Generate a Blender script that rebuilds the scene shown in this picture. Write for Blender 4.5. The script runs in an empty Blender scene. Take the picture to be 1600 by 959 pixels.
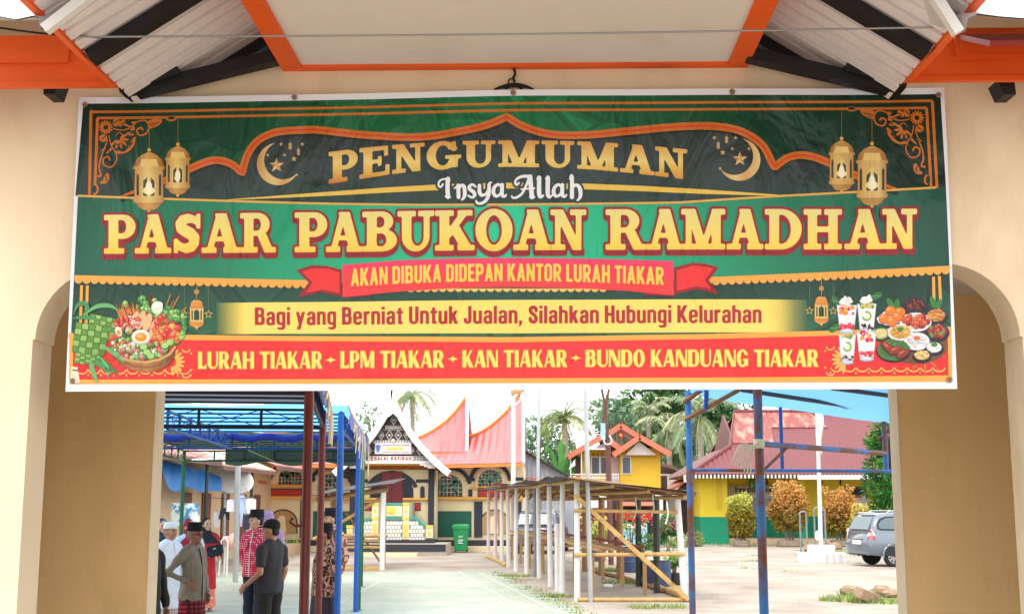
import bpy, bmesh, math, random
import numpy as np
from mathutils import Vector, Matrix, Euler
from mathutils.geometry import tessellate_polygon
random.seed(7)
SC = bpy.context.scene
COL = SC.collection
PI = math.pi
R = math.radians
V = Vector

# ---------------------------------------------------------------- camera
F_PX = 1950.0
PITCH, YAW, CAM_H = R(8.92), R(1.32), 1.85
cam_d = bpy.data.cameras.new('camera')
cam_d.sensor_width = 36.0
cam_d.lens = 36.0 * F_PX / 1600.0
cam_d.clip_start = 0.1
cam_d.clip_end = 3000
cam = bpy.data.objects.new('camera', cam_d)
cam.location = (0, 0, CAM_H)
cam.rotation_euler = (PI / 2 + PITCH, 0, YAW)
COL.objects.link(cam)
SC.camera = cam
CM = Euler((PI / 2 + PITCH, 0, YAW)).to_matrix()

# ---------------------------------------------------------------- sky, sun, exposure
SUN_EL, SUN_AZ = R(58), R(205)          # azimuth measured clockwise from +Y
w = bpy.data.worlds.new('World')
SC.world = w
w.use_nodes = True
nt = w.node_tree
nt.nodes.clear()
wo = nt.nodes.new('ShaderNodeOutputWorld')
bg = nt.nodes.new('ShaderNodeBackground')
sky = nt.nodes.new('ShaderNodeTexSky')
sky.sky_type = 'NISHITA'
sky.sun_disc = False
sky.sun_elevation = SUN_EL
sky.sun_rotation = SUN_AZ
sky.dust_density = 4.0
sky.air_density = 1.0
mixn = nt.nodes.new('ShaderNodeMix')
mixn.data_type = 'RGBA'
mixn.inputs[0].default_value = 0.86
# veil of cloud over the sky
tcw = nt.nodes.new('ShaderNodeTexCoord')
cn = nt.nodes.new('ShaderNodeTexNoise')
cn.inputs['Scale'].default_value = 2.2
cn.inputs['Detail'].default_value = 6
nt.links.new(tcw.outputs['Generated'], cn.inputs['Vector'])
cr = nt.nodes.new('ShaderNodeValToRGB')
cr.color_ramp.elements[0].position = 0.3
cr.color_ramp.elements[0].color = (12.0, 12.2, 12.6, 1)
cr.color_ramp.elements[1].position = 0.7
cr.color_ramp.elements[1].color = (15.5, 15.5, 15.4, 1)
nt.links.new(cn.outputs['Fac'], cr.inputs['Fac'])
nt.links.new(sky.outputs[0], mixn.inputs[6])
nt.links.new(cr.outputs[0], mixn.inputs[7])
nt.links.new(mixn.outputs[2], bg.inputs['Color'])
bg.inputs['Strength'].default_value = 0.085
nt.links.new(bg.outputs[0], wo.inputs['Surface'])

sun_d = bpy.data.lights.new('sun', 'SUN')
sun_d.energy = 1.0
sun_d.angle = R(24)
sun_d.color = (1.0, 0.975, 0.94)
sun = bpy.data.objects.new('sun', sun_d)
COL.objects.link(sun)
sd = V((math.sin(SUN_AZ) * math.cos(SUN_EL), math.cos(SUN_AZ) * math.cos(SUN_EL), math.sin(SUN_EL)))
sun.rotation_euler = sd.to_track_quat('Z', 'Y').to_euler()
SC.view_settings.view_transform = 'Standard'
SC.view_settings.look = 'None'
SC.view_settings.gamma = 1
SC.view_settings.use_curve_mapping = False
SC.view_settings.exposure = 1.2
SC.render.engine = 'CYCLES'
SC.cycles.max_bounces = 8

# ---------------------------------------------------------------- helpers: where a photo pixel lies in the place
def ray(x, y):
    return CM @ V(((x - 800) / F_PX, (479.5 - y) / F_PX, -1))
def at(x, y, Y):
    d = ray(x, y)
    return V((0, 0, CAM_H)) + d * (Y / d.y)
def gnd(x, y, z=0.0):
    d = ray(x, y)
    return V((0, 0, CAM_H)) + d * ((z - CAM_H) / d.z)
def wx(x, Y, y=786):
    return at(x, y, Y).x
def wz(y, Y, x=845):
    return at(x, y, Y).z

def lin(c):
    c = c / 255.0
    return c / 12.92 if c <= 0.04045 else ((c + 0.055) / 1.055) ** 2.4
def S(r, g, b, k=1.0):
    return (lin(r) * k, lin(g) * k, lin(b) * k)

# ---------------------------------------------------------------- helpers: materials
def mat(name, col, rough=0.6, var=0.12, scale=5.0, bump=0.0, bscale=30.0, metal=0.0, spec=0.4,
        second=None, sfac=(0.45, 0.6), sscale=3.0, attr=False, wave=None, coat=0.0, stretch=(1, 1, 1)):
    """procedural principled material: base colour with noise variation, optional second colour in patches, bump, ribs"""
    m = bpy.data.materials.new(name)
    m.use_nodes = True
    t = m.node_tree
    n, l = t.nodes, t.links
    b = n['Principled BSDF']
    b.inputs['Roughness'].default_value = rough
    b.inputs['Metallic'].default_value = metal
    b.inputs['Specular IOR Level'].default_value = spec
    b.inputs['Coat Weight'].default_value = coat
    tc = n.new('ShaderNodeTexCoord')
    mp = n.new('ShaderNodeMapping')
    mp.inputs['Scale'].default_value = stretch
    l.new(tc.outputs['Object'], mp.inputs['Vector'])
    src = None
    if attr:
        a = n.new('ShaderNodeAttribute')
        a.attribute_name = 'Col'
        src = a.outputs['Color']
    else:
        rgb = n.new('ShaderNodeRGB')
        rgb.outputs[0].default_value = (*col, 1)
        src = rgb.outputs[0]
    if second is not None:
        nz = n.new('ShaderNodeTexNoise')
        nz.inputs['Scale'].default_value = sscale
        nz.inputs['Detail'].default_value = 8
        nz.inputs['Roughness'].default_value = 0.65
        l.new(mp.outputs[0], nz.inputs['Vector'])
        mr = n.new('ShaderNodeMapRange')
        mr.inputs['From Min'].default_value = sfac[0]
        mr.inputs['From Max'].default_value = sfac[1]
        l.new(nz.outputs['Fac'], mr.inputs['Value'])
        mx = n.new('ShaderNodeMix')
        mx.data_type = 'RGBA'
        l.new(mr.outputs[0], mx.inputs[0])
        l.new(src, mx.inputs[6])
        mx.inputs[7].default_value = (*second, 1)
        src = mx.outputs[2]
    if var > 0:
        nz = n.new('ShaderNodeTexNoise')
        nz.inputs['Scale'].default_value = scale
        nz.inputs['Detail'].default_value = 7
        l.new(mp.outputs[0], nz.inputs['Vector'])
        mr = n.new('ShaderNodeMapRange')
        mr.inputs['From Min'].default_value = 0.25
        mr.inputs['From Max'].default_value = 0.75
        mr.inputs['To Min'].default_value = 1 - var
        mr.inputs['To Max'].default_value = 1 + var
        l.new(nz.outputs['Fac'], mr.inputs['Value'])
        mx = n.new('ShaderNodeMix')
        mx.data_type = 'RGBA'
        mx.blend_type = 'MULTIPLY'
        mx.inputs[0].default_value = 1
        l.new(src, mx.inputs[6])
        cb = n.new('ShaderNodeCombineColor')
        for i in range(3):
            l.new(mr.outputs[0], cb.inputs[i])
        l.new(cb.outputs[0], mx.inputs[7])
        src = mx.outputs[2]
    l.new(src, b.inputs['Base Color'])
    h = None
    if bump > 0:
        nz = n.new('ShaderNodeTexNoise')
        nz.inputs['Scale'].default_value = bscale
        nz.inputs['Detail'].default_value = 5
        l.new(mp.outputs[0], nz.inputs['Vector'])
        bp = n.new('ShaderNodeBump')
        bp.inputs['Strength'].default_value = bump
        bp.inputs['Distance'].default_value = 0.02
        l.new(nz.outputs['Fac'], bp.inputs['Height'])
        h = bp
        l.new(bp.outputs[0], b.inputs['Normal'])
    if wave:                                    # corrugation: (axis, waves per metre, depth)
        wv = n.new('ShaderNodeTexWave')
        wv.wave_type = 'BANDS'
        wv.bands_direction = wave[0]
        wv.inputs['Scale'].default_value = wave[1] / 3.1831
        l.new(tc.outputs['Object'], wv.inputs['Vector'])
        bp = n.new('ShaderNodeBump')
        bp.inputs['Strength'].default_value = 1.0
        bp.inputs['Distance'].default_value = wave[2]
        l.new(wv.outputs['Fac'], bp.inputs['Height'])
        if h:
            l.new(h.outputs[0], bp.inputs['Normal'])
        l.new(bp.outputs[0], b.inputs['Normal'])
    return m

def world_loc(o):
    v = V((0, 0, 0))
    while o is not None:
        v += o.location
        o = o.parent
    return v

# ---------------------------------------------------------------- helpers: mesh builder
class G:
    def __init__(s):
        s.v, s.f, s.c, s.mi = [], [], [], []
        s.col, s.m = (1, 1, 1), 0
    def face(s, idx):
        s.f.append(tuple(idx)); s.c.append(s.col); s.mi.append(s.m)
    def quad(s, *ps):
        k = len(s.v); s.v += [tuple(p) for p in ps]; s.face(range(k, k + len(ps)))
    def box(s, x0, x1, y0, y1, z0, z1):
        k = len(s.v)
        s.v += [(x0, y0, z0), (x1, y0, z0), (x1, y1, z0), (x0, y1, z0), (x0, y0, z1), (x1, y0, z1), (x1, y1, z1), (x0, y1, z1)]
        for f in ((0, 3, 2, 1), (4, 5, 6, 7), (0, 1, 5, 4), (1, 2, 6, 5), (2, 3, 7, 6), (3, 0, 4, 7)):
            s.face([k + i for i in f])
        return s
    def obox(s, c, size, rot=(0, 0, 0)):
        m = Euler(rot).to_matrix(); c = V(c); k = len(s.v)
        hx, hy, hz = size[0] / 2, size[1] / 2, size[2] / 2
        for p in ((-hx, -hy, -hz), (hx, -hy, -hz), (hx, hy, -hz), (-hx, hy, -hz), (-hx, -hy, hz), (hx, -hy, hz), (hx, hy, hz), (-hx, hy, hz)):
            s.v.append(tuple(c + m @ V(p)))
        for f in ((0, 3, 2, 1), (4, 5, 6, 7), (0, 1, 5, 4), (1, 2, 6, 5), (2, 3, 7, 6), (3, 0, 4, 7)):
            s.face([k + i for i in f])
        return s
    def bar(s, p0, p1, wd, ht):
        """rectangular bar from p0 to p1; ht measured upward-ish"""
        p0, p1 = V(p0), V(p1); d = (p1 - p0).normalized()
        up = V((0, 0, 1)) if abs(d.z) < 0.95 else V((0, 1, 0))
        r = d.cross(up).normalized(); u = r.cross(d).normalized()
        k = len(s.v)
        for p in (p0, p1):
            for a, b in ((-1, -1), (1, -1), (1, 1), (-1, 1)):
                s.v.append(tuple(p + r * a * wd / 2 + u * b * ht / 2))
        for f in ((0, 1, 2, 3), (7, 6, 5, 4), (0, 4, 5, 1), (1, 5, 6, 2), (2, 6, 7, 3), (3, 7, 4, 0)):
            s.face([k + i for i in f])
        return s
    def tube(s, pts, r, n=8, caps=True):
        pts = [V(p) for p in pts]
        rs = r if isinstance(r, (list, tuple)) else [r] * len(pts)
        k = len(s.v); prev = None
        for i, p in enumerate(pts):
            d = (pts[min(i + 1, len(pts) - 1)] - pts[max(i - 1, 0)]).normalized()
            if prev is None:
                up = V((0, 0, 1)) if abs(d.z) < 0.9 else V((1, 0, 0))
                a = d.cross(up).normalized()
            else:
                a = (prev - d * prev.dot(d)).normalized()
            prev = a; b = d.cross(a)
            for j in range(n):
                t = 2 * PI * j / n
                s.v.append(tuple(p + (a * math.cos(t) + b * math.sin(t)) * rs[i]))
        for i in range(len(pts) - 1):
            for j in range(n):
                j2 = (j + 1) % n
                s.face((k + i * n + j, k + i * n + j2, k + (i + 1) * n + j2, k + (i + 1) * n + j))
        if caps:
            s.face([k + j for j in range(n)][::-1]); e = k + (len(pts) - 1) * n
            s.face([e + j for j in range(n)])
        return s
    def loft(s, rings, closed=True, caps=True):
        k = len(s.v); n = len(rings[0])
        for r_ in rings: s.v += [tuple(p) for p in r_]
        for i in range(len(rings) - 1):
            for j in range(n if closed else n - 1):
                j2 = (j + 1) % n
                s.face((k + i * n + j, k + i * n + j2, k + (i + 1) * n + j2, k + (i + 1) * n + j))
        if caps and closed:
            s.face([k + j for j in range(n)][::-1]); e = k + (len(rings) - 1) * n
            s.face([e + j for j in range(n)])
        return s
    def lathe(s, c, prof, n=16, caps=True):
        c = V(c)
        return s.loft([[c + V((r * math.cos(2 * PI * j / n), r * math.sin(2 * PI * j / n), z)) for j in range(n)] for r, z in prof], caps=caps)
    def ell(s, c, rad, rot=None, nu=12, nv=8):
        c = V(c); m = rot if rot is not None else Matrix.Identity(3)
        if isinstance(rad, (int, float)): rad = (rad,) * 3
        k = len(s.v)
        s.v.append(tuple(c + m @ V((0, 0, -rad[2]))))
        for i in range(1, nv):
            ph = -PI / 2 + PI * i / nv
            for j in range(nu):
                t = 2 * PI * j / nu
                s.v.append(tuple(c + m @ V((rad[0] * math.cos(ph) * math.cos(t), rad[1] * math.cos(ph) * math.sin(t), rad[2] * math.sin(ph)))))
        s.v.append(tuple(c + m @ V((0, 0, rad[2])))); top = len(s.v) - 1
        for j in range(nu): s.face((k, k + 1 + (j + 1) % nu, k + 1 + j))
        for i in range(nv - 2):
            for j in range(nu):
                a = k + 1 + i * nu; b = a + nu; j2 = (j + 1) % nu
                s.face((a + j, a + j2, b + j2, b + j))
        a = k + 1 + (nv - 2) * nu
        for j in range(nu): s.face((top, a + j, a + (j + 1) % nu))
        return s
    def prism(s, pts, d):
        """closed prism: planar outline pts (3-D) pushed by vector d"""
        pts = [V(p) for p in pts]; d = V(d); k = len(s.v); n = len(pts)
        s.v += [tuple(p) for p in pts] + [tuple(p + d) for p in pts]
        tri = tessellate_polygon([pts])
        nrm = V((0, 0, 0))
        for i in range(n):
            a, b = pts[i], pts[(i + 1) % n]; nrm += a.cross(b)
        if nrm.dot(d) > 0: flip = True
        else: flip = False
        for t in tri:
            a, b, c = (pts[i] for i in t)
            same = (b - a).cross(c - a).dot(nrm) > 0
            t1 = t if same != flip else t[::-1]
            s.face([k + i for i in t1]); s.face([k + n + i for i in t1[::-1]])
        for i in range(n):
            j = (i + 1) % n
            q = (k + i, k + n + i, k + n + j, k + j)
            s.face(q if not flip else q[::-1])
        return s
    def build(s, name, mats, parent=None, smooth=False, loc=None, colattr=False):
        off = V(loc) if loc is not None else V((0, 0, 0))
        tot = off + (world_loc(parent) if parent is not None else V((0, 0, 0)))
        if parent is not None and loc is not None:
            tot = V(loc)
        me = bpy.data.meshes.new(name)
        me.from_pydata([(a - tot.x, b - tot.y, c - tot.z) for a, b, c in s.v], [], s.f)
        if not isinstance(mats, (list, tuple)): mats = [mats]
        for m in mats: me.materials.append(m)
        if len(mats) > 1: me.polygons.foreach_set('material_index', s.mi)
        if smooth: me.polygons.foreach_set('use_smooth', [True] * len(me.polygons))
        if colattr:
            at_ = me.color_attributes.new('Col', 'FLOAT_COLOR', 'CORNER')
            arr = np.empty((len(me.loops), 4), dtype=np.float32); arr[:, 3] = 1
            k = 0
            for f, c in zip(s.f, s.c):
                arr[k:k + len(f), :3] = c; k += len(f)
            at_.data.foreach_set('color', arr.ravel())
        me.update()
        o = bpy.data.objects.new(name, me)
        COL.objects.link(o)
        if parent is not None:
            o.parent = parent
            o.location = (tot - world_loc(parent)) if loc is not None else (0, 0, 0)
        else:
            o.location = tot
        return o

def smooth_by_angle(o, ang=35):
    me = o.data
    bm = bmesh.new(); bm.from_mesh(me)
    for f in bm.faces: f.smooth = True
    for e in bm.edges:
        e.smooth = len(e.link_faces) == 2 and e.calc_face_angle(0) < R(ang)
    bm.to_mesh(me); bm.free()
    return o

def bevel(o, wd=0.01, seg=2):
    bm = bmesh.new(); bm.from_mesh(o.data)
    bmesh.ops.remove_doubles(bm, verts=bm.verts, dist=1e-5)
    es = [e for e in bm.edges if len(e.link_faces) == 2 and e.calc_face_angle(0) > R(30)]
    bmesh.ops.bevel(bm, geom=es, offset=wd, segments=seg, affect='EDGES', clamp_overlap=True)
    bm.to_mesh(o.data); bm.free()
    return o

def tag(o, label=None, cat=None, group=None, kind=None):
    if label: o['label'] = label
    if cat: o['category'] = cat
    if group: o['group'] = group
    if kind: o['kind'] = kind
    return o
def thing(name, label, cat, loc=(0, 0, 0), group=None, rz=0.0):
    o = bpy.data.objects.new(name, None)
    o.empty_display_size = 0.3
    o.location = loc; o.rotation_euler = (0, 0, rz)
    COL.objects.link(o)
    return tag(o, label, cat, group)
def structure(o):
    o['kind'] = 'structure'; return o
def kids(o): return [c for c in COL.objects if c.parent == o]
def dup(root, loc=None, rz=None, scale=None, label=None, group=None):
    r = root.copy(); COL.objects.link(r)
    if loc is not None: r.location = loc
    if rz is not None: r.rotation_euler = (0, 0, rz)
    if scale is not None: r.scale = (scale,) * 3 if isinstance(scale, (int, float)) else scale
    if label: r['label'] = label
    if group: r['group'] = group
    for ch in kids(root):
        c = ch.copy(); COL.objects.link(c); c.parent = r
        for g in kids(ch):
            d = g.copy(); COL.objects.link(d); d.parent = c
    return r
def arc(cx, cy, rx, ry, a0, a1, n):
    return [(cx + rx * math.cos(R(a0 + (a1 - a0) * i / n)), cy + ry * math.sin(R(a0 + (a1 - a0) * i / n))) for i in range(n + 1)]
def interp(xs, ys, x):
    return float(np.interp(x, xs, ys))
def spline(pts, n=8):
    """Catmull-Rom through 2-D or 3-D points"""
    P = [V(p) for p in pts]; out = []
    for i in range(len(P) - 1):
        a, b, c, d = P[max(i - 1, 0)], P[i], P[i + 1], P[min(i + 2, len(P) - 1)]
        for k in range(n):
            t = k / n
            out.append(0.5 * ((2 * b) + (c - a) * t + (2 * a - 5 * b + 4 * c - d) * t * t + (3 * b - a - 3 * c + d) * t ** 3))
    out.append(P[-1])
    return out
# ================================================================ ground
M_GROUND = mat('sandy_concrete', S(212, 200, 186, 0.60), rough=0.85, var=0.10, scale=0.9, bump=0.25, bscale=9,
               second=S(182, 160, 138, 0.56), sfac=(0.46, 0.70), sscale=0.5)
M_COURT = mat('court_paint', S(184, 198, 176, 0.66), rough=0.6, var=0.07, scale=2.2, second=S(206, 206, 190, 0.68), sfac=(0.44, 0.62), sscale=0.9, bump=.1, bscale=20)
M_LINE = mat('court_line_paint', S(226, 230, 220, 0.74), rough=0.6, var=0.05, second=S(196, 204, 186, 0.68), sfac=(0.42, 0.58), sscale=2.5)
# paving joints in the ground material
def joints(m, size):
    t = m.node_tree; n, l = t.nodes, t.links
    b = n['Principled BSDF']
    tc = n.new('ShaderNodeTexCoord'); br = n.new('ShaderNodeTexBrick')
    br.inputs['Scale'].default_value = 1.0 / size
    br.inputs['Mortar Size'].default_value = 0.03
    br.inputs['Color1'].default_value = (1, 1, 1, 1); br.inputs['Color2'].default_value = (0.95, 0.93, 0.92, 1)
    br.inputs['Mortar'].default_value = (0.80, 0.77, 0.73, 1)
    l.new(tc.outputs['Object'], br.inputs['Vector'])
    mx = n.new('ShaderNodeMix'); mx.data_type = 'RGBA'; mx.blend_type = 'MULTIPLY'; mx.inputs[0].default_value = 0.8
    old = b.inputs['Base Color'].links[0].from_socket
    l.new(old, mx.inputs[6]); l.new(br.outputs['Color'], mx.inputs[7]); l.new(mx.outputs[2], b.inputs['Base Color'])
joints(M_GROUND, 0.42)
g = G()
g.quad((-900, -200, 0), (900, -200, 0), (900, 1500, 0), (-900, 1500, 0))
structure(g.build('ground', M_GROUND))
# sports court: green painted floor
c0, c1 = gnd(250, 893), gnd(772, 893)
c2 = gnd(915, 958)
xr = lambda Y: c1.x + (c2.x - c1.x) * (Y - c1.y) / (c2.y - c1.y)
YF = c1.y
g = G()
g.prism([(-8.2, 10.8, 0.0), (xr(10.8), 10.8, 0.0), (c1.x, YF, 0.0), (-8.2, YF, 0.0)], (0, 0, 0.006))
structure(g.build('court_floor', M_COURT))
g = G()
def cline(a, b, wd=0.07):
    a, b = V((*a, 0.0105)), V((*b, 0.0105)); d = (b - a).normalized(); r_ = V((-d.y, d.x, 0)) * wd / 2
    g.quad(a - r_, b - r_, b + r_, a + r_)
for k in (0.45, 0.95):
    cline((xr(10.9) - k, 10.9), (c1.x - k, YF - 0.1))
for Y in (YF - 0.4, YF - 1.2, 21.0, 17.0):
    cline((-8.0, Y), (xr(Y) - 0.45, Y))
for X in (-3.6, -7.0, -7.5):
    cline((X, 10.9), (X - 0.3, YF - 0.4))
structure(g.build('court_lines', M_LINE))

# ================================================================ entrance gate building
M_WALL = mat('cream_wall', S(242, 220, 186, 0.82), rough=0.8, var=0.05, scale=2.4, bump=0.22, bscale=11, stretch=(1, 1, .45),
             second=S(228, 200, 160, 0.78), sfac=(0.5, 0.72), sscale=1.5)
M_WALL_IN = mat('shaded_cream_wall', S(252, 212, 152, 0.95), rough=0.75, var=0.06, scale=2.0, bump=0.22, bscale=11, second=S(240, 200, 138, .9), sfac=(.5, .75), sscale=1.6, stretch=(1, 1, .4))  # same cream paint; the passage's warm shade is mixed into this colour
M_CEIL = mat('cream_board', S(230, 224, 218, 0.88), rough=0.85, var=0.04, scale=1.4, second=S(218, 210, 200, .87), sfac=(.58, .74), sscale=1.3, bump=.1, bscale=9)
M_ORANGE = mat('orange_paint', S(240, 96, 22, 0.86), rough=0.5, var=0.07, scale=2.2, bump=0.12, bscale=10,
               second=S(190, 66, 14, 0.8), sfac=(0.58, 0.72), sscale=2.0, stretch=(0.6, 1, 5))
M_BLACK = mat('black_paint', S(17, 17, 19), rough=0.55, var=0.25, scale=6, bump=0.2, bscale=25)
M_CORR = mat('pale_corrugated_metal', S(232, 226, 226, 0.95), rough=0.45, var=0.05, scale=4, metal=0.0,
             second=S(170, 160, 150, 0.8), sfac=(0.66, 0.74), sscale=9)
M_ZINC = mat('white_roof_sheet', S(225, 225, 222, 0.9), rough=0.35, var=0.04, scale=3, bump=0.1, bscale=8)
M_REDT = mat('red_roof_sheet', S(150, 40, 36), rough=0.5)

YW, YW2 = 7.5, 7.8            # front wall
YR, YR2 = 10.0, 10.25         # rear wall
gate = thing('gate_building', 'cream entrance gate with orange eaves and rounded arch, the banner hung across its opening', 'gate building', (-0.1, YW, 0))
XL, XR_ = at(38, 750, YW).x, at(1612, 750, YW).x
ZT = at(1490, 411, YW).z
RC = 0.45
ZC = at(800, 104, YW).z       # ceiling height at wall
CL, CR = at(445, 104, YW).x, at(1165, 104, YW).x
EL, ER = at(190, 140, YW - 0.35), at(1408, 132, YW - 0.35)   # eave corners of the porch roof
# front wall outline with the rounded opening; its top follows the black sloping beams
bl0, bl1 = at(196, 146, YW), at(440, 95, YW)
br0, br1 = at(1402, 142, YW), at(1170, 92, YW)
top = [(-7, 5.2), (bl0.x - 0.35, 5.2), (bl0.x - 0.05, bl0.z + 0.1), (bl0.x, bl0.z), (bl1.x, bl1.z), (CL, ZC + 0.12), (CR, ZC + 0.12), (br1.x, br1.z), (br0.x, br0.z), (br0.x + 0.05, br0.z + 0.1), (br0.x + 0.35, 5.2), (7, 5.2)]
inset = 0.014
inner = [(XL, 0), (XL, ZT - RC)] + [(XL + inset, ZT - RC)] + arc(XL + RC + inset, ZT - RC, RC, RC, 180, 90, 14)[1:] \
    + arc(XR_ - RC - inset, ZT - RC, RC, RC, 90, 0, 14) + [(XR_, ZT - RC), (XR_, 0)]
outl = [(-7, 0)] + top + [(7, 0)] + inner[::-1]
g = G()
g.prism([(x, YW, z) for x, z in outl], (0, YW2 - YW, 0))
o = g.build('front_wall', M_WALL, gate)
# rear wall with a plain opening
RL, RR = at(239, 700, YR).x, at(1406, 700, YR).x
ZO = 3.02
ZI = at(1500, 461, YR).z
g = G()
g.prism([(x, YR, z) for x, z in ((-7, 0), (-7, 4.1), (7, 4.1), (7, 0), (RR, 0), (RR, ZO), (RL, ZO), (RL, 0))], (0, YR2 - YR, 0))
g.m = 0
g.build('rear_wall', M_WALL_IN, gate)
# paler skin on the rear opening jambs: the light they catch, put into colour
g = G()
e = 0.004
g.box(RL, RL + e, YR - 0.003, YR2 + 0.003, 0, ZO)
g.box(RR - e, RR, YR - 0.003, YR2 + 0.003, 0, ZO)
g.box(RL + e, RR - e, YR - 0.003, YR2 + 0.003, ZO - e, ZO)
g.build('lit_jamb_skin', M_WALL, gate)
g = G()
g.box(-7, 7, YW2, YR, ZI, ZI + 0.1)
g.build('passage_ceiling', M_CEIL, gate)
for x in (-7.2, 7):
    G().box(x, x + 0.2, YW, YR2, 0, 5.2).build('side_wall', M_WALL_IN, gate)
# soffit panel with orange trim
YC0 = 5.35
g = G(); g.box(CL, CR, YC0, YW, ZC, ZC + 0.03)
g.build('soffit_panel', M_CEIL, gate)
tw = 0.115
g = G()
g.box(CL - 0.01, CL + tw, YC0, YW - 0.062, ZC - 0.02, ZC + 0.3)
g.box(CR - tw, CR + 0.01, YC0, YW - 0.062, ZC - 0.02, ZC + 0.3)
g.box(CL - 0.01, CR + 0.01, YW - 0.06, YW - 0.001, ZC - 0.022, ZC + 0.05)
g.build('soffit_trim', M_ORANGE, gate)
# corrugated porch roof slopes: ribs run down the slope
def corr_slope(E, top_x, slope, y0, y1, pitch=0.135, dep=0.055):
    g = G(); sgn = 1 if top_x > E.x else -1
    def P(t, y, dz): return (E.x + (top_x - E.x) * t, y, E.z + abs(top_x - E.x) * slope * t + dz)
    prof = []; y = y0
    while y < y1:
        prof += [(y, 0), (y + pitch * 0.70, 0), (y + pitch * 0.74, dep), (y + pitch * 0.96, dep)]
        y += pitch
    rows = [[P(t, yy, dz) for yy, dz in prof] for t in (0, 0.5, 1)]
    rows2 = [[(a, b, c + 0.004) for a, b, c in rr] for rr in rows]
    g.loft(rows, closed=False); g.loft(rows2[::-1], closed=False)
    return g
SL = 0.66
RX = (CL + CR) / 2
corr_slope(EL, RX, SL, 4.9, 10.4).build('porch_roof', M_CORR, gate)
corr_slope(ER, RX, SL, 4.9, 10.4).build('porch_roof', M_CORR, gate)
# black rafters below the sheets, and the sloping wall beams
def rafter(E, y, wd, t0=0.0, t1=0.75, dz=-0.045):
    g = G(); s_ = 1 if RX > E.x else -1; L = abs(RX - E.x)
    a = V((E.x + s_ * L * t0, y, E.z + L * SL * t0 + dz)); b = V((E.x + s_ * L * t1, y, E.z + L * SL * t1 + dz))
    return g.bar(a, b, wd, 0.07)
YB1, YB2 = 6.55, 7.62
for E in (EL, ER):
    rafter(E, YB1, 0.105, 0.012).build('rafter', M_BLACK, gate)
    rafter(E, YB2, 0.13, 0.13, 0.8).build('rafter', M_BLACK, gate)
for (a, b) in ((at(199, 147, YW - 0.14), at(442, 88, YW - 0.14)), (at(1404, 141, YW - 0.14), at(1168, 86, YW - 0.14))):
    g = G(); g.bar(a, b, 0.10, 0.075)
    d_ = (b - a).normalized()
    g.bar(a - d_ * 0.03 + V((0, -0.02, 0.02)), a + d_ * 0.34 + V((0, -0.02, 0.045)), 0.13, 0.06)
    g.build('sloping_beam', M_BLACK, gate)
# orange eave boards
for sg, E in ((-1, EL), (1, ER)):
    g = G()
    Yf = YW - 0.42
    zb = E.z; zt = zb + 0.31
    xa, xb = (E.x + 0.0, -8.0) if sg < 0 else (E.x, 8.0)
    x0, x1 = min(xa, xb), max(xa, xb)
    pts = [(E.x, Yf, zb), (xb, Yf, zb), (xb, Yf, zt), (E.x + sg * 0.36, Yf, zt)]
    g.prism(pts, (0, 0.05, 0))
    g.box(x0 - 0.0 if sg < 0 else x0 + 0.30, x1 - 0.30 if sg < 0 else x1, Yf - 0.022, Yf - 0.002, zb + 0.14, zt)
    g.box(x0, x1 - 0.02 if sg < 0 else x1, Yf - 0.012, Yf - 0.001, zb - 0.008, zb + 0.022)
    g.build('eave_board', M_ORANGE, gate)
    g = G()                                     # board along the porch eave, running towards the camera
    g.bar((E.x + sg * 0.02, Yf - 0.02, E.z + 0.045), (E.x + sg * 0.02, 4.9, E.z + 0.045), 0.035, 0.13)
    g.bar((E.x + sg * 0.075, Yf - 0.03, E.z + 0.07), (E.x + sg * 0.075, 5.0, E.z + 0.07), 0.05, 0.06)
    g.build('porch_eave_trim', M_ORANGE, gate)
    g = G()                                     # rafter tail under the eave
    px = 80 if sg < 0 else 1574
    p = at(px, 140, Yf + 0.12)
    g.prism([(p.x - 0.055, p.y, p.z + 0.06), (p.x + 0.045, p.y, p.z + 0.06), (p.x + (0.02 if sg < 0 else 0.05), p.y, p.z - 0.03), (p.x - (0.045 if sg < 0 else 0.02), p.y, p.z - 0.03)], (0, 0.16, 0))
    g.build('rafter_tail', M_BLACK, gate)
# white roof sheets with rolled edges over the side eaves
def roof_sheet(pts_px, Y0, Y1, rise):
    g = G(); rows = []
    for (x, y) in pts_px:
        a = at(x, y, Y0)
        rows.append([a, a + V((0, (Y1 - Y0) * 0.5, rise * 0.5)), a + V((0, Y1 - Y0, rise))])
    g.loft(rows, closed=False)
    g.loft([[p + V((0, 0.0, 0.008)) for p in r_] for r_ in rows][::-1], closed=False)
    return g
wl = [(-260, 40)] + [(-230 + 11 * k, 26 + 16 * (1 if (k // 4) % 2 else -0.2)) for k in range(0)] + [(-120, 18), (-60, 34), (0, 28), (25, 33), (52, 27), (60, 30), (63, 46), (72, 46), (100, 24), (150, -10)]
roof_sheet(wl, 5.9, 8.2, 1.15).build('roof_sheet', M_ZINC, gate)
wr = [(1450, -15), (1478, 20), (1500, 52), (1508, 50), (1512, 33), (1528, 24), (1560, 28), (1600, 31), (1660, 22), (1720, 34), (1860, 40)]
roof_sheet(wr, 5.9, 8.2, 1.15).build('roof_sheet', M_ZINC, gate)
g = G(); p = at(1585, 42, 6.6); g.obox(p + V((0.25, 0.2, 0.0)), (0.8, 0.5, 0.03), (R(25), 0, 0))
g.build('red_roof_edge', M_REDT, gate)
# flashing strips in the valleys
for a, b, Y in ((at(70, 47, 5.88), at(170, -30, 5.88), 5.9), (at(1497, 52, 5.88), at(1445, -30, 5.88), 5.9)):
    g = G(); g.bar(a, b, 0.05, 0.05); g.build('valley_flashing', M_ZINC, gate)
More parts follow.
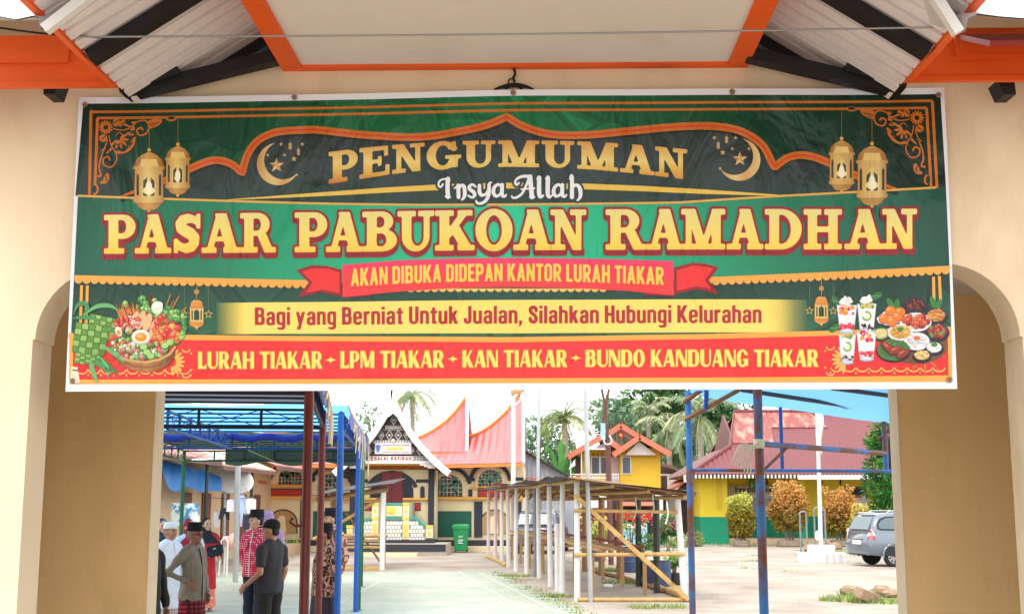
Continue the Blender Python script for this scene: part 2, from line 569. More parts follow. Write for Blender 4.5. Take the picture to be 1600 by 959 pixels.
# main roof slopes over both sides (seen from a step aside)
for x0, x1 in ((-8.2, EL.x - 0.15), (ER.x + 0.15, 8.2)):
    g = G(); g.prism([(x0, 6.95, EL.z + 0.36), (x0, 10.8, EL.z + 2.3), (x0, 10.8, EL.z + 2.36), (x0, 6.95, EL.z + 0.42)], (x1 - x0, 0, 0))
    g.build('main_roof', M_ZINC, gate)

# black hook and cord over the banner
M_CORD = mat('black_cord', S(24, 22, 22), rough=0.7, var=0.1)
hk = thing('wall_hook', 'black wrought hook with a short cord on the wall just above the banner', 'hook', at(803, 138, YW - 0.03))
g = G(); g.tube(spline([at(772, 140, YW - .03), at(785, 136, YW - .03), at(803, 133, YW - .03), at(820, 135, YW - .03), at(834, 140, YW - .03)], 5), [0.004 + 0.010 * math.sin(PI * i / 20) for i in range(21)], 6)
g.tube([at(790, 139, YW - .03), at(803, 131, YW - .03), at(816, 139, YW - .03)], 0.008, 6)
g.build('hook_bracket', M_CORD, hk)
g = G(); g.tube(spline([at(803, 108, YW - .03), at(805, 116, YW - .04), at(802, 122, YW - .03), at(804, 127, YW - .03)], 4), 0.009, 6)
g.tube([at(799, 133, YW - .035) + V((0.02 * math.cos(t * .7), 0, 0.02 * math.sin(t * .7) + .02)) for t in range(10)], 0.005, 6)
g.build('cord', M_CORD, hk)
# wires under the eaves
M_WIRE = mat('grey_wire', S(150, 150, 150), rough=0.35, metal=0.7, var=0.05)
g = G()
a, b = at(112, 58, 6.35), at(1462, 43, 6.35)
n = 24
g.tube([a.lerp(b, i / n) + V((0, 0, -0.012 * math.sin(PI * i / n))) for i in range(n + 1)], 0.0055, 6)
o = g.build('overhead_wire', M_WIRE, loc=(a.x, a.y, a.z)); tag(o, 'thin pale grey wire strung straight across under the soffit panel', 'wire')
g = G()
a, b = at(-60, 34, 6.3), at(192, 60, 6.4)
g.tube([a.lerp(b, i / n) + V((0, 0, -0.02 * math.sin(PI * i / n))) for i in range(n + 1)], 0.006, 6)
o = g.build('overhead_wire', M_CORD, loc=(a.x, a.y, a.z)); tag(o, 'dark drooping wire coming in past the left roof sheet', 'wire')
# ================================================================ the banner: a printed vinyl sheet; every printed shape is a flat polygon
YBN = YW - 0.075
class Print:
    def __init__(s):
        s.polys = []        # (list of px points, layer, colour function or tuple, pattern amount)
        s.rnd = random.Random(3)
    def poly(s, pts, col, lay, pat=0.0):
        s.polys.append(([(p[0], p[1]) for p in pts], lay, col, pat))
    def rect(s, x0, y0, x1, y1, col, lay, pat=0.0):
        s.poly([(x0, y0), (x1, y0), (x1, y1), (x0, y1)], col, lay, pat)
    def ell(s, cx, cy, rx, ry, col, lay, rot=0, n=20, a0=0, a1=360):
        c, d = math.cos(R(rot)), math.sin(R(rot)); pts = []
        full = abs(a1 - a0) >= 360
        for i in range(n if full else n + 1):
            t = R(a0 + (a1 - a0) * i / n)
            x, y = rx * math.cos(t), ry * math.sin(t)
            pts.append((cx + x * c - y * d, cy + x * d + y * c))
        s.poly(pts, col, lay)
    def stroke(s, pts, wd, col, lay, pat=0.0):
        pts = [V((p[0], p[1])) for p in pts]; n = len(pts)
        ws = wd if isinstance(wd, (list, tuple)) else [wd] * n
        L, Rr = [], []
        for i, p in enumerate(pts):
            d = pts[min(i + 1, n - 1)] - pts[max(i - 1, 0)]
            if d.length < 1e-6: d = V((1, 0))
            d.normalize(); nn = V((-d.y, d.x)) * ws[i] / 2
            L.append(p + nn); Rr.append(p - nn)
        for i in range(n - 1):
            s.poly([L[i], L[i + 1], Rr[i + 1], Rr[i]], col, lay, pat)
    def star(s, cx, cy, r, col, lay, rot=-90, k=0.42, n=5):
        s.poly([(cx + (r if i % 2 == 0 else r * k) * math.cos(R(rot + 180 / n * i)), cy + (r if i % 2 == 0 else r * k) * math.sin(R(rot + 180 / n * i))) for i in range(2 * n)], col, lay)
    def field(s, f, box, res, col, lay, iso=0.0, warp=None):
        """fill the region f<iso of a sampled distance field (marching squares); box in local units, warp maps local -> px"""
        x0, x1, y0, y1 = box
        nx, ny = max(2, int((x1 - x0) / res)), max(2, int((y1 - y0) / res))
        xs = np.linspace(x0, x1, nx + 1); ys = np.linspace(y0, y1, ny + 1)
        X, Y = np.meshgrid(xs, ys)
        D = f(X, Y) - iso
        warp = warp or (lambda x, y: (x, y))
        for j in range(ny):
            run = None
            for i in range(nx):
                d = (D[j, i], D[j, i + 1], D[j + 1, i + 1], D[j + 1, i])
                ins = [v < 0 for v in d]
                if all(ins):
                    if run is None: run = i
                    if i - run >= 9:
                        s.poly([warp(xs[a], ys[b]) for a, b in ((run, j), (i + 1, j), (i + 1, j + 1), (run, j + 1))], col, lay); run = None
                    continue
                if run is not None:
                    s.poly([warp(xs[a], ys[b]) for a, b in ((run, j), (i, j), (i, j + 1), (run, j + 1))], col, lay); run = None
                if any(ins):
                    cs = ((xs[i], ys[j]), (xs[i + 1], ys[j]), (xs[i + 1], ys[j + 1]), (xs[i], ys[j + 1])); out = []
                    for k in range(4):
                        k2 = (k + 1) % 4
                        if ins[k]: out.append(cs[k])
                        if ins[k] != ins[k2]:
                            t = d[k] / (d[k] - d[k2]); out.append((cs[k][0] + (cs[k2][0] - cs[k][0]) * t, cs[k][1] + (cs[k2][1] - cs[k][1]) * t))
                    if len(out) >= 3: s.poly([warp(*p) for p in out], col, lay)
            if run is not None:
                s.poly([warp(xs[a], ys[b]) for a, b in ((run, j), (nx, j), (nx, j + 1), (run, j + 1))], col, lay)
PR = Print()
def grad(stops, axis=1):
    """colour stops along photo x (0) or y (1)"""
    P_ = [q[0] for q in stops]
    C_ = np.array([q[1] for q in stops])
    return lambda x, y: tuple(np.interp((x, y)[axis], P_, C_[:, i]) for i in range(3))
K = 0.82
def C(r, g, b): return S(r, g, b, K)
GOLD = C(232, 178, 78); ORNG = C(206, 118, 38); ORNG2 = C(244, 172, 72); RED = C(240, 48, 46); DRED = C(156, 22, 36)

# --- zones
def yl(x): return interp([112, 350, 480, 660, 800, 1060, 1220, 1345, 1484], [306, 313.6, 317, 320.5, 320.5, 317, 306, 299, 292], x)   # dividing line
def ysc(x): return interp([110, 472, 800, 1112, 1486], [434, 441, 447, 437, 419], x)       # awning line
def yr0(x): return interp([105, 290, 800, 1100, 1488], [526, 527, 531, 526, 514], x)      # orange line over red
def yr1(x): return interp([105, 400, 800, 1100, 1488], [593, 592, 591, 590, 586], x)      # orange line under red
def xl(y): return interp([162, 600], [130, 109], y)
def xrr(y): return interp([147, 596], [1469.5, 1485], y)
TOPL = [(130, 162), (460, 157), (800, 151.5), (1140, 148.5), (1469.5, 147)]
BOT = [(1484.5, 596), (1100, 597.5), (800, 598.5), (450, 599), (109, 600)]
archp = [(188, 307), (252, 284), (297, 263), (321, 253), (340, 250), (361, 256), (378, 270), (385, 244), (402, 220), (432, 206), (480, 202.5), (500, 203), (575, 211), (658, 214.5), (725, 205), (763, 196), (792, 184),
         (819, 199.5), (860, 211), (913, 212), (988, 205), (1060, 198.5), (1118, 198), (1160, 206.5), (1191, 227), (1207, 256), (1211, 261), (1232, 246), (1260, 242.5), (1294, 253), (1321, 266.7), (1356, 280), (1404, 296)]
def seg(a, b, n=6): return spline(archp[a:b + 1], n)
arch_pts = seg(0, 6)[:-1] + seg(6, 16)[:-1] + seg(16, 26)[:-1] + seg(26, 32)
gt = grad([(130, C(10, 56, 44)), (330, C(10, 78, 52)), (560, C(10, 124, 72)), (820, C(12, 130, 78)), (1050, C(10, 94, 58)), (1300, C(10, 62, 44)), (1470, C(12, 48, 40))], 0)
PR.poly(TOPL + [(x, yl(x)) for x in range(1478, 112, -40)], gt, 0, 1.0)
gm = grad([(110, C(20, 92, 70)), (330, C(20, 134, 94)), (560, C(24, 186, 132)), (800, C(32, 210, 156)), (1000, C(26, 182, 130)), (1240, C(20, 126, 90)), (1484, C(18, 76, 62))], 0)
PR.poly([(x, yl(x)) for x in range(122, 1480, 40)] + [(1478, yl(1478))] + [(x, ysc(x)) for x in range(1484, 110, -40)] + [(116, ysc(116))], gm, 0, 0.12)
gb = grad([(434, C(22, 66, 52)), (480, C(30, 84, 62)), (530, C(44, 104, 68))])
PR.poly([(116, ysc(116))] + [(x, ysc(x)) for x in range(150, 1484, 40)] + [(1484, ysc(1484)), (1487, yr0(1487))] + [(x, yr0(x)) for x in range(1460, 110, -40)] + [(111, yr0(111))], gb, 0, 1.0)
gr = grad([(110, C(236, 42, 42)), (800, C(244, 56, 56)), (1480, C(236, 40, 42))], 0)
PR.poly([(111, yr0(111))] + [(x, yr0(x)) for x in range(150, 1484, 40)] + [(1487, yr0(1487)), (1485, yr1(1485))] + [(x, yr1(x)) for x in range(1460, 110, -40)] + [(109, yr1(109))], gr, 0)
PR.poly([(109, yr1(109))] + [(x, yr1(x)) for x in range(150, 1484, 40)] + [(1485, yr1(1485))] + BOT, ORNG2, 0)
# --- slate inside of the arch
slate = grad([(184, C(44, 58, 58)), (250, C(52, 66, 66)), (320, C(40, 70, 62))])
PR.poly([(122, 307), (139, 190), (188, 303)] + [(p.x, p.y) for p in arch_pts] + [(1404, 296), (1478, 292)] + [(x, yl(x)) for x in range(1460, 122, -40)], slate, 1, 0.5)
ap = [(p.x, p.y) for p in arch_pts]
PR.stroke([(x, y + 5.5) for x, y in ap], 8, C(28, 40, 40), 2)
aw = [min(12, 2 + 10 * min(i, len(ap) - 1 - i) / 8) for i in range(len(ap))]
PR.stroke(ap, aw, ORNG, 3)
PR.stroke(ap, [v * 0.25 for v in aw], C(226, 66, 34), 4)
# --- gold lines
PR.stroke([(x, yl(x)) for x in range(122, 1482, 20)], 3.4, GOLD, 4)
PR.stroke([(355, 312), (500, 303), (600, 297), (690, 293), (800, 291), (915, 292), (1000, 295), (1100, 300), (1236, 306)], [1, 6, 8, 9, 9, 9, 8.5, 7, 1], C(240, 200, 82), 4)
PR.stroke([(140, 305), (142, 174), (144, 173)], 4.5, ORNG, 4); PR.stroke([(143, 175), (800, 163.5), (1457, 157.5)], 4, ORNG, 4)
PR.stroke([(148, 305), (152, 184)], 4.5, ORNG, 4); PR.stroke([(152, 184.5), (800, 174), (1448, 168.5)], 4, ORNG, 4)
PR.stroke([(1457, 158), (1464, 294)], 4.5, ORNG, 4); PR.stroke([(1448, 169), (1455, 294)], 4.5, ORNG, 4)
# --- scalloped awning edge
def scallop(x0, x1, st=12.2):
    n = int((x1 - x0) / st); st = (x1 - x0) / n
    PR.poly([(x, ysc(x) - 3) for x in np.linspace(x0, x1, 12)] + [(x, ysc(x) + 9) for x in np.linspace(x1, x0, 12)], C(16, 44, 38), 4)
    PR.poly([(x, ysc(x) - 4) for x in np.linspace(x0, x1, 12)] + [(x, ysc(x) + 3.5) for x in np.linspace(x1, x0, 12)], ORNG2, 5)
    for i in range(n):
        cx = x0 + (i + .5) * st
        PR.ell(cx, ysc(cx) + 3, st / 2, 6.2, ORNG2, 5, n=8, a0=0, a1=180)
scallop(117, 482); scallop(1100, 1484); 
for i in range(25):
    PR.ell(642 + i * 12.5, 451, 6.2, 5.6, C(244, 196, 100), 4, n=8, a0=0, a1=180)
for x0, x1, ya, yb in ((128, 126, 446, 512), (137, 135, 446, 508), (1459, 1460, 432, 478), (1468, 1470, 431, 470)):
    PR.stroke([(x0, ya), (x1, yb)], 4.5, ORNG2, 4)
PR.stroke([(1484, 515), (1485.5, 590)], 6, ORNG2, 5); PR.stroke([(112, 520), (111, 592)], 6, ORNG2, 5)
# --- orange line over the red zone
PR.stroke([(x, yr0(x)) for x in np.linspace(108, 1487, 40)], 8, ORNG2, 5)
# --- yellow band fading at both ends
YB_ = C(255, 226, 112)
fade = grad([(338, C(66, 104, 64)), (352, C(120, 136, 70)), (366, C(208, 190, 92)), (378, YB_), (1205, YB_), (1226, C(214, 194, 94)), (1244, C(120, 134, 74)), (1262, C(56, 98, 66))], 0)
PR.poly([(338, 473), (420, 472), (800, 469), (1200, 467.5), (1262, 468), (1262, 519.5), (1200, 519), (800, 521), (420, 521), (338, 522)], fade, 3)
# --- ribbon
PR.poly([(462.5, 422), (486, 414), (510, 415), (533.6, 421), (533.6, 463), (501, 456), (464.5, 464), (482, 441)], DRED, 6)
PR.poly([(471, 424), (490, 418.5), (512, 419.5), (530, 425), (530, 457.5), (503, 452), (477, 457.5), (488, 441)], RED, 7)
PR.poly([(1053, 418), (1083, 410.6), (1105, 413), (1123, 418), (1107.5, 438), (1122, 460), (1089, 452), (1053, 460)], DRED, 6)
PR.poly([(1057, 423), (1083, 415), (1103, 417), (1114, 420), (1101, 438), (1111, 452), (1089, 447.5), (1057, 455)], RED, 7)
PR.poly([(533, 462), (580, 459), (580, 462), (540, 465)], DRED, 7); PR.poly([(1005, 457), (1053, 459), (1050, 463), (1006, 461)], DRED, 7)
rt = [(535, 413.5), (620, 407), (720, 404.2), (800, 403.4), (900, 404.2), (980, 406), (1051, 408.5)]
rb = [(1053, 462), (980, 455), (900, 450.5), (800, 449), (720, 450.2), (620, 456), (535, 464)]
PR.poly(rt + rb, grad([(404, C(244, 62, 112)), (424, C(250, 54, 82)), (446, C(252, 62, 64))]), 8)
# --- slab lettering, drawn as distance fields
def bx(X, Y, x0, x1, y0, y1):
    dx = np.abs(X - (x0 + x1) / 2) - (x1 - x0) / 2; dy = np.abs(Y - (y0 + y1) / 2) - (y1 - y0) / 2
    return np.hypot(np.maximum(dx, 0), np.maximum(dy, 0)) + np.minimum(np.maximum(dx, dy), 0)
def dg(X, Y, xb, xt, wd, y0=0.0, y1=1.0):
    c = 1 / math.hypot(1, xt - xb)
    a = (np.abs(X - (xb + (xt - xb) * Y)) - wd / 2) * c; b = np.maximum(y0 - Y, Y - y1)
    return np.hypot(np.maximum(a, 0), np.maximum(b, 0)) + np.minimum(np.maximum(a, b), 0)
def el(X, Y, cx, cy, a, b):
    q = np.hypot((X - cx) / a, (Y - cy) / b); g_ = np.hypot((X - cx) / a ** 2, (Y - cy) / b ** 2) + 1e-9
    return np.where(q > 1e-3, q * (q - 1) / g_, -min(a, b))
U = lambda *a: np.minimum.reduce(a)
def cut(a, b): return np.maximum(a, -b)
def pl(X, Y, pts, r):
    d = None; n = len(pts)
    rs = r if isinstance(r, (list, tuple)) else [r] * n
    for i in range(n - 1):
        (ax, ay), (bx_, by_) = pts[i][:2], pts[i + 1][:2]
        vx, vy = bx_ - ax, by_ - ay; L2 = vx * vx + vy * vy + 1e-12
        t = np.clip(((X - ax) * vx + (Y - ay) * vy) / L2, 0, 1)
        e_ = np.hypot(X - ax - t * vx, Y - ay - t * vy) - (rs[i] + (rs[i + 1] - rs[i]) * t)
        d = e_ if d is None else np.minimum(d, e_)
    return d
sf, tp = 0.14, 0.86
GL = {
 'P': (0.84, lambda X, Y: U(bx(X, Y, .12, .38, 0, 1), bx(X, Y, 0, .54, 0, sf), bx(X, Y, 0, .3, tp, 1), cut(U(bx(X, Y, .3, .5, .38, 1), el(X, Y, .5, .69, .34, .31)), U(bx(X, Y, .38, .48, .52, .86), el(X, Y, .48, .69, .11, .17))))),
 'R': (1.02, lambda X, Y: U(bx(X, Y, .12, .38, 0, 1), bx(X, Y, 0, .50, 0, sf), bx(X, Y, 0, .3, tp, 1), cut(U(bx(X, Y, .3, .5, .42, 1), el(X, Y, .5, .71, .34, .29)), U(bx(X, Y, .38, .48, .55, .86), el(X, Y, .48, .705, .11, .155))), dg(X, Y, .83, .36, .27, 0, .47), bx(X, Y, .78, 1.02, 0, sf))),
 'A': (1.04, lambda X, Y: U(dg(X, Y, .20, .49, .17), dg(X, Y, .82, .52, .29), bx(X, Y, .36, .64, .92, 1), bx(X, Y, .3, .72, .29, .41), bx(X, Y, 0, .40, 0, sf), bx(X, Y, .58, 1.04, 0, sf))),
 'S': (0.82, lambda X, Y: U(pl(X, Y, [(.66, .80), (.56, .86), (.42, .88), (.28, .84), (.21, .74), (.24, .63), (.36, .56), (.50, .49), (.60, .39), (.60, .26), (.52, .16), (.38, .12), (.24, .15), (.14, .24)], [.085, .10, .12, .13, .135, .14, .15, .15, .145, .135, .13, .12, .10, .085]), bx(X, Y, .65, .77, .62, 1), bx(X, Y, .03, .15, 0, .37))),
 'B': (0.92, lambda X, Y: U(bx(X, Y, 0, .4, tp, 1), bx(X, Y, 0, .4, 0, sf), cut(U(bx(X, Y, .12, .5, 0, 1), el(X, Y, .50, .75, .31, .25), el(X, Y, .52, .28, .39, .28)), U(bx(X, Y, .38, .48, .60, .87), el(X, Y, .48, .735, .10, .135), bx(X, Y, .38, .5, .13, .45), el(X, Y, .5, .29, .13, .16))))),
 'U': (1.0, lambda X, Y: U(bx(X, Y, 0, .5, tp, 1), bx(X, Y, .56, 1.0, tp, 1), cut(U(bx(X, Y, .12, .87, .36, .93), cut(el(X, Y, .495, .37, .375, .38), bx(X, Y, -1, 2, .37, 2))), U(bx(X, Y, .38, .71, .34, 1.2), el(X, Y, .545, .36, .165, .23))))),
 'K': (1.06, lambda X, Y: U(bx(X, Y, .12, .38, 0, 1), bx(X, Y, 0, .5, 0, sf), bx(X, Y, 0, .5, tp, 1), dg(X, Y, .05, .83, .22, .32, 1), dg(X, Y, .88, .24, .31, 0, .62), bx(X, Y, .60, 1.0, tp, 1), bx(X, Y, .60, 1.06, 0, sf))),
 'O': (0.98, lambda X, Y: cut(el(X, Y, .49, .5, .49, .525), el(X, Y, .49, .5, .205, .365))),
 'D': (0.98, lambda X, Y: U(bx(X, Y, 0, .4, tp, 1), bx(X, Y, 0, .4, 0, sf), cut(U(bx(X, Y, .12, .44, 0, 1), cut(el(X, Y, .43, .5, .55, .5), bx(X, Y, -2, .3, -1, 2))), U(bx(X, Y, .38, .44, .14, .86), cut(el(X, Y, .43, .5, .26, .36), bx(X, Y, -2, .38, -1, 2)))))),
 'H': (1.08, lambda X, Y: U(bx(X, Y, .12, .38, 0, 1), bx(X, Y, .70, .96, 0, 1), bx(X, Y, .3, .8, .43, .57), bx(X, Y, 0, .5, 0, sf), bx(X, Y, 0, .5, tp, 1), bx(X, Y, .58, 1.08, 0, sf), bx(X, Y, .58, 1.08, tp, 1))),
 'M': (1.26, lambda X, Y: U(bx(X, Y, .13, .30, 0, 1), bx(X, Y, .87, 1.13, 0, 1), dg(X, Y, .62, .27, .27), dg(X, Y, .62, .98, .18), bx(X, Y, 0, .46, 0, sf), bx(X, Y, .76, 1.26, 0, sf), bx(X, Y, 0, .3, tp, 1), bx(X, Y, .98, 1.26, tp, 1))),
 'N': (1.1, lambda X, Y: U(bx(X, Y, .14, .31, 0, 1), bx(X, Y, .78, .95, 0, 1), dg(X, Y, .83, .24, .30), bx(X, Y, 0, .46, 0, sf), bx(X, Y, 0, .3, tp, 1), bx(X, Y, .60, 1.1, tp, 1))),
 'E': (0.90, lambda X, Y: U(bx(X, Y, .12, .38, 0, 1), bx(X, Y, 0, .84, tp, 1), bx(X, Y, .72, .84, .66, 1), bx(X, Y, .3, .6, .44, .57), bx(X, Y, .54, .65, .34, .67), bx(X, Y, 0, .88, 0, sf), bx(X, Y, .76, .88, 0, .36))),
 'G': (1.04, lambda X, Y: U(cut(cut(el(X, Y, .49, .5, .49, .525), el(X, Y, .49, .5, .21, .37)), bx(X, Y, .55, 1.2, .42, .70)), bx(X, Y, .56, 1.04, .37, .50), bx(X, Y, .70, .94, .04, .45), bx(X, Y, .76, .88, .64, 1))),
}
def slab(word, boxes, top, base, col, lay, outline=None, res=0.035):
    for ch, (a, b) in zip(word, boxes):
        wd, f = GL[ch]
        def warp(u, v, a=a, b=b, wd=wd):
            x = a + (b - a) * u / wd
            return (x, base(x) + (top(x) - base(x)) * v)
        PR.field(f, (-.08, wd + .08, -.08, 1.08), res, col, lay, 0.0, warp)
        if outline:
            PR.field(f, (-.2, wd + .2, -.2, 1.2), 0.04, outline[0], outline[1], 0.062, warp)
            for k in (0.045, 0.09):
                PR.field(f, (-.2, wd + .2, -.2, 1.2), 0.05, outline[0], outline[1] - 1, 0.055, lambda u, v, w_=warp, k=k: w_(u, v - k))
gold_arch = lambda x, y: tuple(np.interp(y, [222, 240, 252, 262, 285], [C(222, 160, 74)[i] if k == 0 else (C(236, 196, 110)[i] if k == 1 else (C(244, 218, 130)[i] if k == 2 else (C(238, 200, 96)[i] if k == 3 else C(206, 122, 48)[i]))) for k in range(5)]) for i in range(3))
zx = lambda a: 500 + a / 2.663
t2 = lambda x: interp([514, 560, 610, 660, 720, 797, 870, 930, 985, 1030, 1072], [237, 231.5, 227, 223.6, 221.5, 220.8, 221.2, 222.6, 226, 230, 234], x)
b2 = lambda x: interp([514, 560, 610, 660, 720, 797, 870, 930, 985, 1030, 1072], [287, 280, 272.5, 267, 263.4, 262, 263, 266, 271, 276, 281], x)
slab('PENGUMUMAN', [(zx(a), zx(b)) for a, b in ((35, 157), (163, 292), (300, 436), (444, 588), (594, 730), (742, 912), (922, 1058), (1070, 1240), (1248, 1392), (1394, 1528))], t2, b2, gold_arch, 6)
ytop = lambda x: interp([163, 460, 740, 1060, 1432], [336, 331.5, 329, 327, 326], x)
ybase = lambda x: interp([163, 460, 740, 1060, 1432], [397, 394, 392, 390.5, 388.5], x)
gold2 = lambda x, y: tuple(np.interp(y, [328, 358, 380, 398], [C(240, 226, 142)[i] if k == 0 else (C(248, 226, 120)[i] if k == 1 else (C(252, 220, 92)[i] if k == 2 else C(248, 202, 70)[i])) for k in range(4)]) for i in range(3))
slab('PASAR', [(163, 212), (211, 268), (270, 316), (315, 376), (375, 431)], ytop, ybase, gold2, 10, (DRED, 9))
slab('PABUKOAN', [(460, 511), (509, 567), (566, 621), (621, 679), (680, 742), (743, 801), (802, 863), (860, 916)], ytop, ybase, gold2, 10, (DRED, 9))
slab('RAMADHAN', [(946, 1010), (1009, 1068), (1064, 1133), (1135, 1193), (1195, 1253), (1256, 1316), (1320, 1382), (1379, 1433)], ytop, ybase, gold2, 10, (DRED, 9))
# --- script lettering: Insya Allah
z5 = lambda p: (500 + p[0] / 2.663, 100 + p[1] / 2.663)
scr = [
 ([(512, 502), (503, 514), (494, 508), (496, 492), (510, 482), (534, 480)], 4), ([(533, 480), (531, 515), (533, 555)], 9), ([(524, 553), (541, 556)], 4.5),
 ([(560, 520), (574, 508)], 3), ([(576, 508), (577, 556)], 8), ([(577, 524), (588, 508), (598, 510), (602, 524), (603, 546), (598, 560), (590, 568)], [4, 6, 7.5, 8, 8, 6, 3]),
 ([(648, 514), (636, 504), (622, 512), (624, 524), (640, 536), (644, 550), (632, 558), (618, 550)], [4, 5, 6.5, 7.5, 8, 6.5, 5, 4]),
 ([(664, 508), (664, 534), (672, 548), (688, 546)], [7, 8, 7, 5]), ([(704, 506), (703, 540), (694, 566), (676, 581), (656, 582), (650, 572)], [7, 8, 7, 6, 5, 4]), ([(688, 546), (702, 524)], 4), ([(704, 506), (706, 498), (714, 496)], [6, 4, 3]),
 ([(756, 514), (742, 504), (726, 516), (722, 538), (732, 552), (746, 548), (756, 532)], [5, 5.5, 7, 8, 6.5, 5, 4]), ([(758, 506), (758, 546), (768, 554), (776, 546)], [8, 8, 5, 3]),
 ([(828, 498), (818, 506), (812, 494), (824, 478), (848, 470), (872, 472)], [4, 5, 4.5, 5, 6, 7]), ([(872, 474), (860, 504), (842, 540), (822, 556), (804, 560), (798, 552)], [6, 5, 5, 5, 4, 3.5]), ([(874, 472), (878, 515), (882, 556)], 9.5), ([(838, 524), (892, 520)], 3.5), ([(874, 555), (892, 556)], 4),
 ([(912, 476), (912, 542), (920, 556), (930, 548)], [9, 9, 6, 3]), ([(904, 480), (912, 474)], 4), ([(948, 476), (948, 542), (956, 556), (966, 548)], [9, 9, 6, 3]), ([(940, 480), (948, 474)], 4),
 ([(1006, 514), (992, 504), (976, 516), (972, 538), (982, 552), (996, 548), (1006, 532)], [5, 5.5, 7, 8, 6.5, 5, 4]), ([(1008, 506), (1008, 546), (1018, 554), (1026, 546)], [8, 8, 5, 3]),
 ([(1040, 480), (1048, 472), (1048, 556)], [4, 8, 8.5]), ([(1048, 524), (1060, 507), (1074, 509), (1082, 524), (1084, 544), (1080, 560), (1070, 570)], [4, 6, 7.5, 8.5, 8, 6, 3]),
]
WHITE = C(246, 246, 250)
def scr_d(X, Y):
    d = None
    for pts, r in scr:
        q = spline(pts, 4); n = len(q)
        rr = [r] * n if not isinstance(r, (list, tuple)) else list(np.interp(np.linspace(0, len(r) - 1, n), range(len(r)), r))
        e_ = pl(X, Y, [(p.x, p.y) for p in q], rr); d = e_ if d is None else np.minimum(d, e_)
    return d
PR.field(scr_d, (478, 1100, 455, 600), 3.2, C(40, 64, 64), 5, 9.0, lambda u, v: z5((u, v)))
PR.field(scr_d, (478, 1100, 455, 600), 2.2, WHITE, 6, 0.0, lambda u, v: z5((u, v)))
